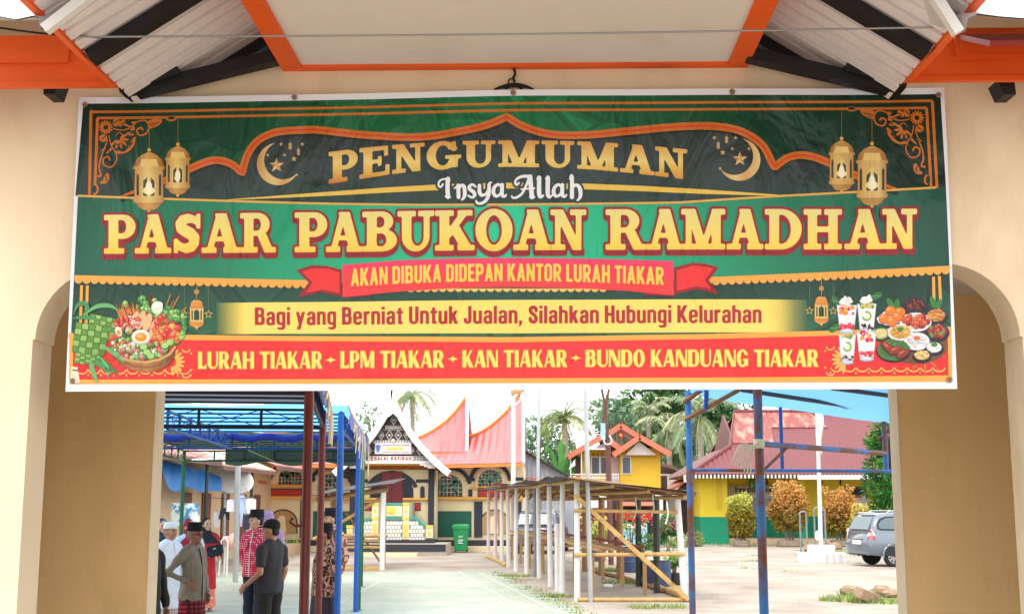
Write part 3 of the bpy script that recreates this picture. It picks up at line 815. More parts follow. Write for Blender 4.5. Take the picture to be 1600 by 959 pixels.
# --- condensed sans lettering, drawn as distance fields
def rb(X, Y, x0, x1, y0, y1, r_):
    return bx(X, Y, x0 + r_, x1 - r_, y0 + r_, y1 - r_) - r_
CG = {
 'O': (.54, lambda X, Y: cut(rb(X, Y, 0, .54, -.01, 1.01, .25), rb(X, Y, .19, .35, .14, .86, .078))),
 'D': (.54, lambda X, Y: cut(U(bx(X, Y, 0, .27, 0, 1), rb(X, Y, 0, .54, 0, 1, .24)), rb(X, Y, .19, .35, .15, .85, .07))),
 'B': (.55, lambda X, Y: cut(U(bx(X, Y, 0, .27, 0, 1), rb(X, Y, 0, .52, .45, 1, .2), rb(X, Y, 0, .55, 0, .56, .2)), U(rb(X, Y, .19, .34, .60, .85, .06), rb(X, Y, .19, .36, .15, .45, .06)))),
 'P': (.53, lambda X, Y: U(bx(X, Y, 0, .19, 0, 1), cut(U(bx(X, Y, 0, .27, .38, 1), rb(X, Y, 0, .54, .38, 1, .24)), rb(X, Y, .19, .35, .53, .85, .07)))),
 'R': (.56, lambda X, Y: U(bx(X, Y, 0, .19, 0, 1), cut(U(bx(X, Y, 0, .27, .40, 1), rb(X, Y, 0, .54, .40, 1, .24)), rb(X, Y, .19, .35, .55, .85, .07)), dg(X, Y, .46, .02, .21, 0, .46))),
 'E': (.46, lambda X, Y: U(bx(X, Y, 0, .19, 0, 1), bx(X, Y, 0, .46, .84, 1), bx(X, Y, 0, .42, .42, .58), bx(X, Y, 0, .46, 0, .16))),
 'L': (.45, lambda X, Y: U(bx(X, Y, 0, .19, 0, 1), bx(X, Y, 0, .45, 0, .16))),
 'T': (.50, lambda X, Y: U(bx(X, Y, 0, .5, .84, 1), bx(X, Y, .155, .345, 0, 1))),
 'I': (.19, lambda X, Y: bx(X, Y, 0, .19, 0, 1)),
 'H': (.55, lambda X, Y: U(bx(X, Y, 0, .19, 0, 1), bx(X, Y, .36, .55, 0, 1), bx(X, Y, .1, .45, .42, .58))),
 'N': (.57, lambda X, Y: U(bx(X, Y, 0, .17, 0, 1), bx(X, Y, .40, .57, 0, 1), dg(X, Y, .48, .09, .18))),
 'U': (.54, lambda X, Y: cut(U(bx(X, Y, 0, .54, .3, 1), rb(X, Y, 0, .54, -.01, .6, .25)), U(bx(X, Y, .19, .35, .3, 1.3), rb(X, Y, .19, .35, .14, .6, .078)))),
 'K': (.57, lambda X, Y: U(bx(X, Y, 0, .19, 0, 1), dg(X, Y, .0, .46, .21, .32, 1), dg(X, Y, .47, .02, .22, 0, .62))),
 'A': (.59, lambda X, Y: U(dg(X, Y, .09, .29, .18), dg(X, Y, .50, .30, .18), bx(X, Y, .15, .44, .2, .34))),
 'S': (.52, lambda X, Y: pl(X, Y, [(.42, .72), (.42, .82), (.34, .91), (.20, .91), (.105, .83), (.105, .70), (.16, .60), (.36, .44), (.42, .33), (.42, .18), (.34, .09), (.18, .09), (.10, .18), (.10, .28)], .098)),
 'J': (.44, lambda X, Y: cut(U(bx(X, Y, .25, .44, .25, 1), rb(X, Y, 0, .44, -.01, .55, .2)), U(rb(X, Y, .18, .25, .14, .9, .03), bx(X, Y, -.1, .25, .32, 1.3)))),
 'n': (.50, lambda X, Y: cut(U(bx(X, Y, 0, .18, 0, .74), rb(X, Y, 0, .5, .1, .76, .2), bx(X, Y, .3, .5, 0, .4)), rb(X, Y, .18, .32, -.5, .61, .06))),
 'h': (.50, lambda X, Y: cut(U(bx(X, Y, 0, .18, 0, 1), rb(X, Y, 0, .5, .1, .76, .2), bx(X, Y, .3, .5, 0, .4)), rb(X, Y, .18, .32, -.5, .61, .06))),
 'u': (.50, lambda X, Y: cut(U(bx(X, Y, .32, .5, 0, .74), rb(X, Y, 0, .5, -.02, .6, .2), bx(X, Y, 0, .2, .3, .74)), rb(X, Y, .18, .32, .13, 1.3, .06))),
 'b': (.50, lambda X, Y: cut(U(bx(X, Y, 0, .18, 0, 1), rb(X, Y, 0, .5, -.02, .76, .2)), rb(X, Y, .18, .32, .13, .61, .06))),
 'a': (.49, lambda X, Y: U(cut(rb(X, Y, .02, .49, .2, .76, .2), U(rb(X, Y, .19, .31, -.5, .62, .05), bx(X, Y, -.3, .25, -.5, .52))), bx(X, Y, .31, .49, 0, .5), cut(rb(X, Y, 0, .45, -.02, .46, .18), rb(X, Y, .18, .31, .12, .33, .05)))),
 'g': (.50, lambda X, Y: U(cut(rb(X, Y, 0, .5, 0, .76, .2), rb(X, Y, .18, .32, .14, .61, .06)), bx(X, Y, .32, .5, -.05, .74), cut(rb(X, Y, .02, .5, -.27, .2, .17), U(rb(X, Y, .0, .32, -.13, .6, .05), bx(X, Y, -.1, .32, -.06, .6))))),
 'e': (.50, lambda X, Y: cut(rb(X, Y, 0, .5, -.02, .76, .22), U(rb(X, Y, .18, .32, .44, .62, .05), rb(X, Y, .18, .60, .21, .31, .03), rb(X, Y, .18, .33, .13, .31, .05)))),
 'r': (.35, lambda X, Y: U(bx(X, Y, 0, .18, 0, .74), dg(X, Y, -.36, .48, .2, .52, .75), bx(X, Y, .2, .35, .59, .75))),
 't': (.37, lambda X, Y: U(bx(X, Y, .09, .27, .08, .93), bx(X, Y, 0, .37, .60, .74), rb(X, Y, .09, .36, 0, .15, .06))),
 'i': (.18, lambda X, Y: U(bx(X, Y, 0, .18, 0, .74), bx(X, Y, 0, .18, .84, 1.0))),
 'l': (.18, lambda X, Y: bx(X, Y, 0, .18, 0, 1)),
 'k': (.50, lambda X, Y: U(bx(X, Y, 0, .18, 0, 1), dg(X, Y, .0, .54, .2, .24, .74), dg(X, Y, .41, .04, .21, 0, .48))),
 'y': (.52, lambda X, Y: U(dg(X, Y, .25, .03, .18, 0, .74), dg(X, Y, .23, .49, .18, -.26, .74), bx(X, Y, .05, .2, -.26, -.13))),
 ',': (.20, lambda X, Y: U(bx(X, Y, .0, .18, 0, .17), dg(X, Y, .09, .45, .11, -.17, .05))),
}
st_, th_ = .26, .10                          # flared face: thick stems, thin joins
FG = {
 'L': (.58, lambda X, Y: U(bx(X, Y, 0, st_, 0, 1), bx(X, Y, 0, .58, 0, .13), dg(X, Y, .54, .62, .1, 0, .22))),
 'U': (.74, lambda X, Y: cut(U(bx(X, Y, 0, .74, .36, 1), rb(X, Y, 0, .74, -.01, .8, .35)), U(bx(X, Y, st_, .64, .3, 1.3), rb(X, Y, st_, .64, .08, .9, .18)))),
 'R': (.76, lambda X, Y: U(bx(X, Y, 0, st_, 0, 1), cut(U(bx(X, Y, 0, .34, .42, 1), rb(X, Y, .05, .70, .42, 1, .28)), rb(X, Y, st_, .44, .51, .92, .085)), dg(X, Y, .62, .12, .27, 0, .50))),
 'A': (.80, lambda X, Y: U(dg(X, Y, .06, .36, .11), dg(X, Y, .66, .42, .28), bx(X, Y, .14, .6, .24, .33))),
 'H': (.80, lambda X, Y: U(bx(X, Y, 0, st_, 0, 1), bx(X, Y, .56, .80, 0, 1), bx(X, Y, .1, .7, .46, .56))),
 'T': (.70, lambda X, Y: U(bx(X, Y, 0, .7, .87, 1), bx(X, Y, .22, .48, 0, 1))),
 'I': (.26, lambda X, Y: bx(X, Y, 0, st_, 0, 1)),
 'K': (.78, lambda X, Y: U(bx(X, Y, 0, st_, 0, 1), dg(X, Y, .02, .62, .13, .34, 1), dg(X, Y, .64, .10, .29, 0, .62))),
 'P': (.68, lambda X, Y: U(bx(X, Y, 0, st_, 0, 1), cut(U(bx(X, Y, 0, .34, .38, 1), rb(X, Y, .05, .68, .38, 1, .3)), rb(X, Y, st_, .42, .47, .92, .08)))),
 'M': (.98, lambda X, Y: U(bx(X, Y, 0, .12, 0, 1), bx(X, Y, .72, .98, 0, 1), dg(X, Y, .48, .16, .27, .05, 1), dg(X, Y, .48, .82, .12, .05, 1))),
 'N': (.78, lambda X, Y: U(bx(X, Y, 0, .11, 0, 1), bx(X, Y, .67, .78, 0, 1), dg(X, Y, .64, .14, .28))),
 'B': (.72, lambda X, Y: cut(U(bx(X, Y, 0, .36, 0, 1), rb(X, Y, .05, .67, .48, 1, .24), rb(X, Y, .05, .72, 0, .56, .26)), U(rb(X, Y, st_, .42, .57, .92, .075), rb(X, Y, st_, .46, .09, .48, .095)))),
 'D': (.76, lambda X, Y: cut(U(bx(X, Y, 0, .36, 0, 1), rb(X, Y, .02, .76, 0, 1, .36)), rb(X, Y, st_, .50, .09, .91, .115))),
 'O': (.80, lambda X, Y: cut(el(X, Y, .40, .5, .40, .52), el(X, Y, .40, .5, .14, .42))),
 'G': (.78, lambda X, Y: U(cut(cut(el(X, Y, .40, .5, .40, .52), el(X, Y, .42, .5, .16, .42)), bx(X, Y, .44, 1.2, .44, .70)), bx(X, Y, .52, .78, .06, .42), bx(X, Y, .44, .78, .36, .45))),
}
def sans(body, x0, x1, base, cap, col, lay, face=CG, gap=.085, space=.25, outline=None, res=.05):
    wd = sum((face[c][0] + gap) if c != ' ' else space for c in body) - gap
    k = (x1 - x0) / wd; u0 = 0.0
    for c in body:
        if c == ' ': u0 += space; continue
        w_, f = face[c]
        def wp(u, v, u0=u0):
            x = x0 + (u0 + u) * k; return (x, base(x) - cap(x) * v)
        PR.field(f, (-.04, w_ + .04, -.3 if c in 'gy,' else -.04, 1.04), res, col, lay, 0.0, wp)
        if outline: PR.field(f, (-.16, w_ + .16, -.16, 1.16), .06, outline[1], lay - 1, outline[0], wp)
        u0 += w_ + gap
YEL = C(252, 214, 84)
sans('AKAN DIBUKA DIDEPAN KANTOR LURAH TIAKAR', 548, 1037, lambda x: interp([548, 620, 700, 790, 880, 960, 1037], [447, 443.5, 441, 439.8, 440.4, 442.6, 445.5], x), lambda x: 27.5, YEL, 10)
sans('Bagi yang Berniat Untuk Jualan, Silahkan Hubungi Kelurahan', 398, 1190, lambda x: interp([398, 800, 1190], [507.5, 505.7, 504.2], x), lambda x: 27.5, C(184, 36, 50), 6)
rw = [('LURAH TIAKAR', 310, 503), ('LPM TIAKAR', 532, 694), ('KAN TIAKAR', 723, 886), ('BUNDO KANDUANG TIAKAR', 915, 1279)]
for t_, a, b in rw:
    sans(t_, a, b, lambda x: interp([309, 800, 1280], [575.7, 573.6, 572.2], x), lambda x: 26, C(255, 230, 104), 7, FG, .10, .36, (0.055, C(226, 130, 66)), .045)
for cx, cy in ((516.5, 562), (708, 561), (899.5, 559.5)):
    for rr_, cc, ly in ((9.5, C(225, 120, 62), 6), (8, C(255, 226, 96), 7)):
        PR.poly([(cx - rr_, cy), (cx - 2, cy - 2), (cx, cy - rr_ * .62), (cx + 2, cy - 2), (cx + rr_, cy), (cx + 2, cy + 2), (cx, cy + rr_ * .62), (cx - 2, cy + 2)], cc, ly)
# --- lanterns
def lantern(cx, y0, y1, wd, chain_y):
    H = y1 - y0; q = lambda u, v: (cx + u * wd / 2, y0 + v * H)
    gA = grad([(cx - wd / 2, C(196, 142, 70)), (cx - wd * .12, C(234, 204, 120)), (cx + wd * .1, C(242, 220, 142)), (cx + wd / 2, C(180, 126, 60))], 0)
    gB = grad([(cx - wd / 2, C(150, 100, 46)), (cx, C(224, 172, 92)), (cx + wd / 2, C(150, 98, 44))], 0)
    PR.stroke([(cx, chain_y), (cx, y0)], 0.9, C(150, 130, 70), 7)
    PR.ell(cx, y0 - 1, 3, 3, GOLD, 7, n=10)
    PR.poly([q(*p) for p in ((-.12, .03), (.12, .03), (.55, .08), (.86, .15), (1, .26), (-1, .26), (-.86, .15), (-.55, .08))], gB, 8)
    PR.poly([q(*p) for p in ((-.5, .14), (.5, .14), (.62, .26), (-.62, .26))], C(240, 208, 124), 9)
    PR.poly([q(*p) for p in ((-1.06, .26), (1.06, .26), (1.04, .31), (-1.04, .31))], gA, 9)
    PR.poly([q(*p) for p in ((-.94, .31), (.94, .31), (.96, .80), (-.96, .80))], gA, 8)
    for a, b in ((-.82, -.66), (.66, .82)):
        PR.poly([q(*p) for p in ((a, .42), ((a + b) / 2, .38), (b, .42), (b, .74), (a, .74))], C(66, 62, 48), 9)
    PR.poly([q(*p) for p in ((-.46, .50), (0, .36), (.46, .50), (.46, .76), (-.46, .76))], C(236, 208, 128), 9)
    PR.poly([q(*p) for p in ((-.38, .50), (-.12, .44), (-.12, .75), (-.38, .75))], C(84, 78, 52), 10); PR.poly([q(*p) for p in ((.12, .44), (.38, .50), (.38, .75), (.12, .75))], C(84, 78, 52), 10)
    PR.ell(*q(0, .62), wd * .11, H * .12, C(255, 250, 214), 11, n=14); PR.ell(*q(0, .66), wd * .2, H * .07, C(252, 236, 170), 10, n=14)
    PR.poly([q(*p) for p in ((-1.06, .80), (1.06, .80), (1.0, .86), (-1.0, .86))], gA, 9)
    PR.poly([q(*p) for p in ((-.9, .86), (.9, .86), (.6, .95), (.3, .98), (-.3, .98), (-.6, .95))], gB, 8)
    PR.ell(*q(0, 1.0), 2.6, 2.6, GOLD, 8, n=10)
lantern(232.5, 235, 330, 47, 196); lantern(277.5, 226, 305, 38, 184)
lantern(1363, 225, 322, 47, 186); lantern(1315.5, 217, 299, 39, 174)
def small_lantern(cx, cy):
    gS = grad([(cx - 13, C(206, 128, 50)), (cx - 2, C(250, 190, 96)), (cx + 13, C(200, 120, 44))], 0)
    PR.stroke([(cx, cy - 48), (cx, cy - 22)], 0.9, C(190, 150, 70), 7); PR.ell(cx, cy - 34, 4, 4, C(196, 140, 66), 7)
    for dx in (-18.5, 18.5): PR.stroke([(cx + dx, cy - 42), (cx + dx, cy - 4)], 0.7, C(120, 120, 66), 7)
    PR.poly([(cx - 5, cy - 21), (cx + 5, cy - 21), (cx + 9, cy - 17), (cx + 9, cy - 13), (cx + 12, cy - 8), (cx - 12, cy - 8), (cx - 9, cy - 13), (cx - 9, cy - 17)], gS, 8)
    PR.rect(cx - 10.5, cy - 8, cx + 10.5, cy + 13, C(226, 190, 108), 8); PR.poly([(cx - 8, cy - 5), (cx - 6, cy - 5), (cx - 6, cy + 10), (cx - 8, cy + 10)], C(36, 70, 52), 9); PR.poly([(cx + 6, cy - 5), (cx + 8, cy - 5), (cx + 8, cy + 10), (cx + 6, cy + 10)], C(36, 70, 52), 9)
    PR.poly([(cx - 4, cy - 3), (cx, cy - 7), (cx + 4, cy - 3), (cx + 4, cy + 10), (cx - 4, cy + 10)], C(36, 70, 52), 9)
    PR.poly([(cx - 12, cy + 13), (cx + 12, cy + 13), (cx + 9, cy + 19), (cx + 3, cy + 21), (cx, cy + 25), (cx - 3, cy + 21), (cx - 9, cy + 19)], gS, 8)
    for dx in (-18.5, 18.5):
        PR.star(cx + dx, cy + 1, 7.2, C(220, 190, 96), 8); PR.star(cx + dx, cy + 1, 4.6, C(34, 72, 52), 9)
small_lantern(307.5, 490); small_lantern(1284, 484)
# --- crescents and stars
def crescent(cx, cy, r, flip):
    s_ = -1 if flip else 1
    th = R(-36)                                   # opening direction in the picture (up and to the side)
    half = R(62); d_ = 0.30 * r
    ri = math.hypot(r * math.cos(half) - d_, r * math.sin(half)); hi = math.atan2(r * math.sin(half), r * math.cos(half) - d_)
    n = 30; A, B = [], []
    for i in range(n + 1):
        t = half + (2 * PI - 2 * half) * i / n; u = hi + (2 * PI - 2 * hi) * i / n
        for L, (x, y) in ((A, (r * math.cos(t), r * math.sin(t))), (B, (d_ + ri * math.cos(u), ri * math.sin(u)))):
            L.append((cx + s_ * (x * math.cos(th) - y * math.sin(th)), cy + x * math.sin(th) + y * math.cos(th)))
    gC = grad([(cx - r, C(204, 150, 82)), (cx - r * .2, C(236, 204, 140)), (cx + r * .3, C(214, 162, 90)), (cx + r, C(240, 214, 150))], 0)
    for i in range(n): PR.poly([A[i], A[i + 1], B[i + 1], B[i]], gC, 6)
crescent(434, 256, 33, False); crescent(1155, 250, 33, True)
for s_, cx in ((1, 432), (-1, 1156)):
    cy = 258 if s_ > 0 else 249
    PR.star(cx, cy, 12, C(230, 190, 126), 7); PR.poly([(cx, cy - 12), (cx + 3, cy - 4), (cx, cy)], C(180, 130, 76), 8); PR.poly([(cx, cy), (cx + 4, cy + 2), (cx + 7, cy + 10)], C(180, 130, 76), 8); PR.poly([(cx, cy), (cx - 4, cy + 2), (cx - 11, cy - 4)], C(180, 130, 76), 8)
    for dx, dy, r_ in ((27, -10, 5), (7, -33, 3.4), (40, -33, 3.4), (12, -16, 3), (-14, -16, 3), (31, 15, 3.2)):
        PR.star(cx + s_ * dx, cy + dy, r_, C(214, 178, 120), 7)
    for dx, dy in ((21, -30), (34, -21)):
        PR.stroke([(cx + s_ * dx, cy + dy - 10), (cx + s_ * dx, cy + dy - 5)], 0.7, C(150, 130, 90), 7); PR.poly([(cx + s_ * dx - 2.4, cy + dy - 4), (cx + s_ * dx, cy + dy - 6), (cx + s_ * dx + 2.4, cy + dy - 4), (cx + s_ * dx + 2.4, cy + dy + 4), (cx + s_ * dx, cy + dy + 6), (cx + s_ * dx - 2.4, cy + dy + 4)], C(196, 160, 110), 7)
# --- corner flourishes
def flourish(ox, oy, sx):
    P_ = lambda a, b: (ox + sx * (a - 165) , oy + (b - 199))
    def curl(pts, w0, w1):
        w0, w1 = w0 * .75, w1 * .8
        q = spline([P_(*p) for p in pts], 6); PR.stroke([(p.x, p.y) for p in q], list(np.linspace(w0, w1, len(q))), ORNG, 6)
    for i in range(14):
        t = 2 * PI * i / 14; PR.ell(*P_(165 + 7.4 * math.cos(t), 199 + 7.4 * math.sin(t)), 4, 1.5, ORNG, 6, rot=math.degrees(t) * sx if sx > 0 else 180 - math.degrees(t), n=10)
    curl([(176, 201), (192, 203), (205, 198), (214, 190), (226, 188), (232, 197), (228, 208), (218, 211), (213, 204), (219, 199), (223, 203)], 2, 3.6)
    curl([(205, 198), (196, 195), (190, 190)], 3, 5); curl([(214, 190), (205, 192)], 3, 6)
    curl([(170, 211), (173, 226), (180, 238), (182, 250), (174, 261), (163, 258), (161, 249), (168, 245), (172, 251)], 2, 3.6)
    curl([(168, 218), (163, 232), (158, 246), (155, 262), (158, 274), (152, 276)], 2, 4); curl([(174, 232), (166, 240)], 5, 2); curl([(164, 232), (158, 236)], 5, 2)
    for a, b, c, d, rot in ((181, 191, 5, 7, 20), (190, 192, 3.5, 7, 40), (206, 200, 4.5, 4, 0), (161, 216, 6.5, 6, 0), (203, 209, 6, 2.6, 10), (244, 192, 10, 4.6, 150), (238, 196, 8, 4, 160), (240, 189, 11, 3.4, 170), (166, 279, 4.6, 9, 15), (163, 284, 7, 3, -20)):
        PR.ell(*P_(a, b), c, d, ORNG, 6, rot=rot * sx, n=12)
    for i in range(6):
        t = R(-30 + 34 * i); PR.ell(*P_(185 + 9 * math.cos(t), 217 + 9 * math.sin(t)), 7, 2.0, ORNG, 6, rot=math.degrees(t) if sx > 0 else 180 - math.degrees(t), n=10)
    curl([(180, 213), (186, 207), (192, 213), (186, 220)], 1, 3)
    for i in range(6):
        t = i / 5; PR.ell(*P_(186 + 22 * t, 238 - 20 * t * t + 4 * math.sin(t * 3)), 6.5, 2.4, ORNG, 6, rot=(10 - 60 * t) * sx, n=10)
    curl([(182, 238), (198, 236), (208, 226), (209, 216)], 1, 5)
    PR.ell(*P_(150, 296), 4.5, 8, ORNG, 6); PR.ell(*P_(148, 296), 3.4, 6, C(18, 60, 48), 7)
    PR.ell(*P_(267, 185), 8, 4, ORNG, 6); PR.ell(*P_(267, 184), 5.6, 2.4, C(18, 60, 48), 7)
def cuts(ox, oy, sx):
    P_ = lambda a, b: (ox + sx * (a - 165), oy + (b - 199)); D_ = C(14, 56, 46)
    for pts in ([(233, 196), (240, 193), (250, 191)], [(236, 199), (242, 196)], [(184, 241), (196, 240), (205, 234)], [(198, 232), (204, 226), (206, 220)], [(190, 237), (196, 234), (199, 229)], [(162, 272), (166, 278), (166, 286)], [(176, 194), (181, 190), (184, 187)], [(201, 202), (206, 199)], [(176, 208), (182, 212), (188, 210)], [(178, 223), (184, 226), (190, 224)], [(158, 218), (162, 215), (165, 212)], [(196, 191), (191, 193), (188, 196)], [(202, 210), (206, 208)]):
        q = spline([P_(*p) for p in pts], 4); n = len(q); PR.stroke([(p.x, p.y) for p in q], [.4 + 1.3 * math.sin(PI * min(.95, max(.05, i / (n - 1)))) for i in range(n)], D_, 8)
cuts(165, 199, 1); cuts(1433, 184, -1)
flourish(165, 199, 1); flourish(1433, 184, -1)
# --- lace in the red corners
def lace(cx, cy, s_):
    for k in range(9):
        t = R(-80 + 20 * k); PR.ell(cx + s_ * 15 * math.cos(t), cy + 15 * math.sin(t), 7.5, 2.2, C(250, 190, 92), 6, rot=math.degrees(t) if s_ > 0 else 180 - math.degrees(t), n=10)
    for dx, dy in ((24, -20), (24, 20)):
        PR.stroke([(cx + s_ * (dx + 6 * math.cos(R(a))), cy + dy + 5 * math.sin(R(a))) for a in range(0, 200, 20)], 2, C(250, 190, 92), 6)
    PR.ell(cx + s_ * 32, cy - 13, 1.6, 1.6, C(250, 190, 92), 6); PR.ell(cx + s_ * 32, cy + 13, 1.6, 1.6, C(250, 190, 92), 6)
lace(267, 565, 1); lace(1322, 561, -1)
for i in range(9):
    x = 128 + i * 20; PR.stroke([(x + 9 * math.cos(R(a)), 577 + 7 * math.sin(R(a))) for a in range(0, 181, 20)], 2, C(250, 190, 92), 5); PR.ell(x + 10, 586, 1.3, 2, C(250, 190, 92), 5, n=8)
    x = 1308 + i * 20; PR.stroke([(x + 9 * math.cos(R(a)), 574 + 6 * math.sin(R(a))) for a in range(0, 181, 20)], 2, C(250, 190, 92), 5); PR.ell(x - 10, 582, 1.3, 2, C(250, 190, 92), 5, n=8)
    for k in range(4):
        PR.ell(1446 + 10 * math.cos(R(k * 45)), 556 + 10 * math.sin(R(k * 45)), 22 - 3 * (i % 3), 1.3, C(250, 190, 92), 5, rot=k * 45, n=8)
# --- picture of a basket of vegetables and woven rice cakes (left)
rn = random.Random(11)
def blobs(n, cx, cy, rx, ry, cols, r0, r1, lay, asp=(0.6, 1.0)):
    for i in range(n):
        a, q = rn.uniform(0, 2 * PI), math.sqrt(rn.random()); r_ = rn.uniform(r0, r1); c = rn.choice(cols)
        x, y = cx + rx * q * math.cos(a), cy + ry * q * math.sin(a); rot = rn.uniform(0, 180); k = rn.uniform(*asp)
        PR.ell(x, y, r_ * 1.12, r_ * k * 1.15, tuple(v * 0.45 for v in c), lay, rot, n=9)
        PR.ell(x - .3, y - .4, r_, r_ * k, c, lay + 1, rot, n=9)
        PR.ell(x - r_ * .25, y - r_ * k * .3, r_ * .4, r_ * k * .35, tuple(min(.95, v * 1.5 + .08) for v in c), lay + 2, rot, n=7)
greens = [C(70, 140, 60), C(110, 176, 80), C(150, 204, 110), C(48, 112, 54)]
reds = [C(206, 56, 40), C(226, 88, 52), C(190, 40, 40)]
for i in range(8):
    a = (-125 + 11 * i); x, y = 232 + 52 * math.cos(R(a)), 518 + 52 * math.sin(R(a))
for x0, y0, x1, y1, c in ((232, 488, 236, 461, C(120, 40, 34)), (236, 490, 240, 462, C(140, 50, 40)), (256, 490, 267, 460, C(170, 116, 66)), (262, 496, 280, 463, C(176, 120, 70)), (262, 506, 292, 480, C(170, 110, 62)), (264, 512, 296, 488, C(150, 96, 56)), (258, 494, 272, 470, C(150, 100, 60))):
    PR.stroke([(x0, y0), (x1, y1)], 2.6, c, 9)
blobs(70, 226, 492, 44, 26, greens, 3, 7, 8)
blobs(60, 272, 510, 20, 26, greens, 2.5, 6, 8)
for i in range(26):
    x = 188 + rn.random() * 30; PR.poly([(x, 500), (x - 4 + rn.uniform(-6, 6), 470 + rn.random() * 14), (x + 3, 500)], rn.choice([C(236, 124, 60), C(240, 150, 80)]), 11)
blobs(60, 200, 505, 20, 10, reds + [C(236, 200, 180)], 2, 5, 12)
for i in range(9):
    x = 206 + i * 5; PR.ell(x, 503 - 10 * math.sin(i / 8 * PI) + 2 * i, 6, 15, C(230, 190, 140) if i % 2 else C(176, 56, 44), 12 + (i % 2), 18)
PR.ell(246, 481, 9, 10, C(226, 236, 214), 11); PR.ell(247, 476, 8, 5, C(240, 246, 232), 12)
blobs(70, 262, 520, 22, 18, reds + [C(236, 150, 60), C(240, 176, 90)], 3, 6, 12)
blobs(60, 196, 535, 22, 20, reds + greens + [C(240, 230, 216)], 2.5, 6, 12)
blobs(80, 225, 548, 38, 14, [C(244, 236, 220), C(236, 140, 150), C(210, 70, 90)] + greens, 2.2, 5, 12)
PR.ell(221, 527, 15, 12, C(214, 206, 190), 15); PR.ell(221, 525.5, 13.5, 10, C(250, 246, 236), 16); PR.ell(221, 527, 9.4, 7, C(240, 150, 50), 17); PR.ell(219, 525, 4, 3, C(250, 200, 100), 18)
PR.ell(186, 518, 5, 8, C(250, 240, 220), 15, -20); PR.ell(186.5, 520, 3, 4, C(240, 150, 50), 16, -20)
for x, y in ((225, 543), (230, 551), (236, 557), (258, 541), (266, 536)):
    PR.ell(x, y, 7, 6, C(60, 140, 60), 15); PR.ell(x, y - 1, 5.4, 4.4, C(176, 214, 130), 16)
for x, y in ((259, 525), (262, 517), (252, 497), (247, 505)): PR.ell(x, y, 6, 5.5, C(214, 50, 40), 15); PR.ell(x - 1.5, y - 2, 2, 1.6, C(244, 140, 120), 16)
bk = [(174, 545), (186, 556), (205, 563), (228, 565), (250, 561), (266, 552), (275, 541), (274, 555), (266, 568), (252, 577), (232, 582), (208, 579), (190, 570), (178, 559)]
PR.poly(bk, grad([(176, C(120, 66, 40)), (220, C(196, 126, 72)), (275, C(116, 62, 36))], 0), 15)
PR.stroke([(174, 546), (186, 557), (205, 564), (228, 566), (250, 562), (266, 553), (275, 541)], 4, C(214, 160, 96), 17)
PR.stroke([(176, 554), (190, 564), (210, 572), (232, 574), (254, 569), (270, 557)], 1.2, C(110, 62, 36), 17)
for x, y in ((186, 560), (204, 568), (222, 571), (240, 570), (258, 563)): PR.stroke([(x, y - 4), (x - 1, y + 9)], 2, C(120, 128, 60), 17)
# woven rice cakes
def ketupat(cx, cy, w_, h_, rot, lay):
    c, d = math.cos(R(rot)), math.sin(R(rot))
    T = lambda u, v: (cx + (u * w_) * c - (v * h_) * d, cy + (u * w_) * d + (v * h_) * c)
    n = 5
    for i in range(n):
        for j in range(n):
            u0, u1, v0, v1 = -.5 + i / n, -.5 + (i + 1) / n, -.5 + j / n, -.5 + (j + 1) / n
            base = (150, 192, 96) if (i + j) % 2 else (96, 148, 60)
            kk = 0.75 + 0.5 * (0.5 - (u0 + v0) * 0.5) * .8
            PR.poly([T(u0, v0), T(u1, v0), T(u1, v1), T(u0, v1)], C(60, 100, 44), lay)
            m_ = .012
            PR.poly([T(u0 + m_, v0 + m_), T(u1 - m_, v0 + m_), T(u1 - m_, v1 - m_), T(u0 + m_, v1 - m_)], tuple(min(.9, v * kk) for v in C(*base)), lay + 1)
ketupat(160, 512, 44, 36, 12, 11); ketupat(142, 530, 52, 46, 8, 14); ketupat(138, 560, 40, 20, 8, 12)
def leafp(pts, w0, col, lay):
    q = spline(pts, 6); n = len(q); PR.stroke([(p.x, p.y) for p in q], [w0 * math.sin(PI * min(.98, max(.06, i / (n - 1)))) for i in range(n)], col, lay)
for pts, w_ in (([(116, 492), (122, 478), (132, 474), (138, 482), (130, 492)], 7), ([(128, 496), (150, 480), (172, 478), (186, 486)], 7), ([(114, 498), (134, 496), (158, 500)], 6), ([(150, 556), (160, 572), (176, 582)], 7), ([(156, 556), (168, 574), (170, 590)], 6), ([(142, 560), (146, 580), (154, 598)], 8), ([(158, 540), (180, 552), (196, 566)], 8), ([(164, 560), (178, 578), (186, 584)], 5)):
    leafp(pts, w_, rn.choice([C(74, 150, 92), C(110, 180, 110), C(60, 130, 70)]), 17)
PR.poly([(112, 572), (122, 574), (126, 598), (110, 599)], C(226, 222, 190), 12); PR.stroke([(114, 578), (123, 579)], 2, C(70, 80, 50), 13)
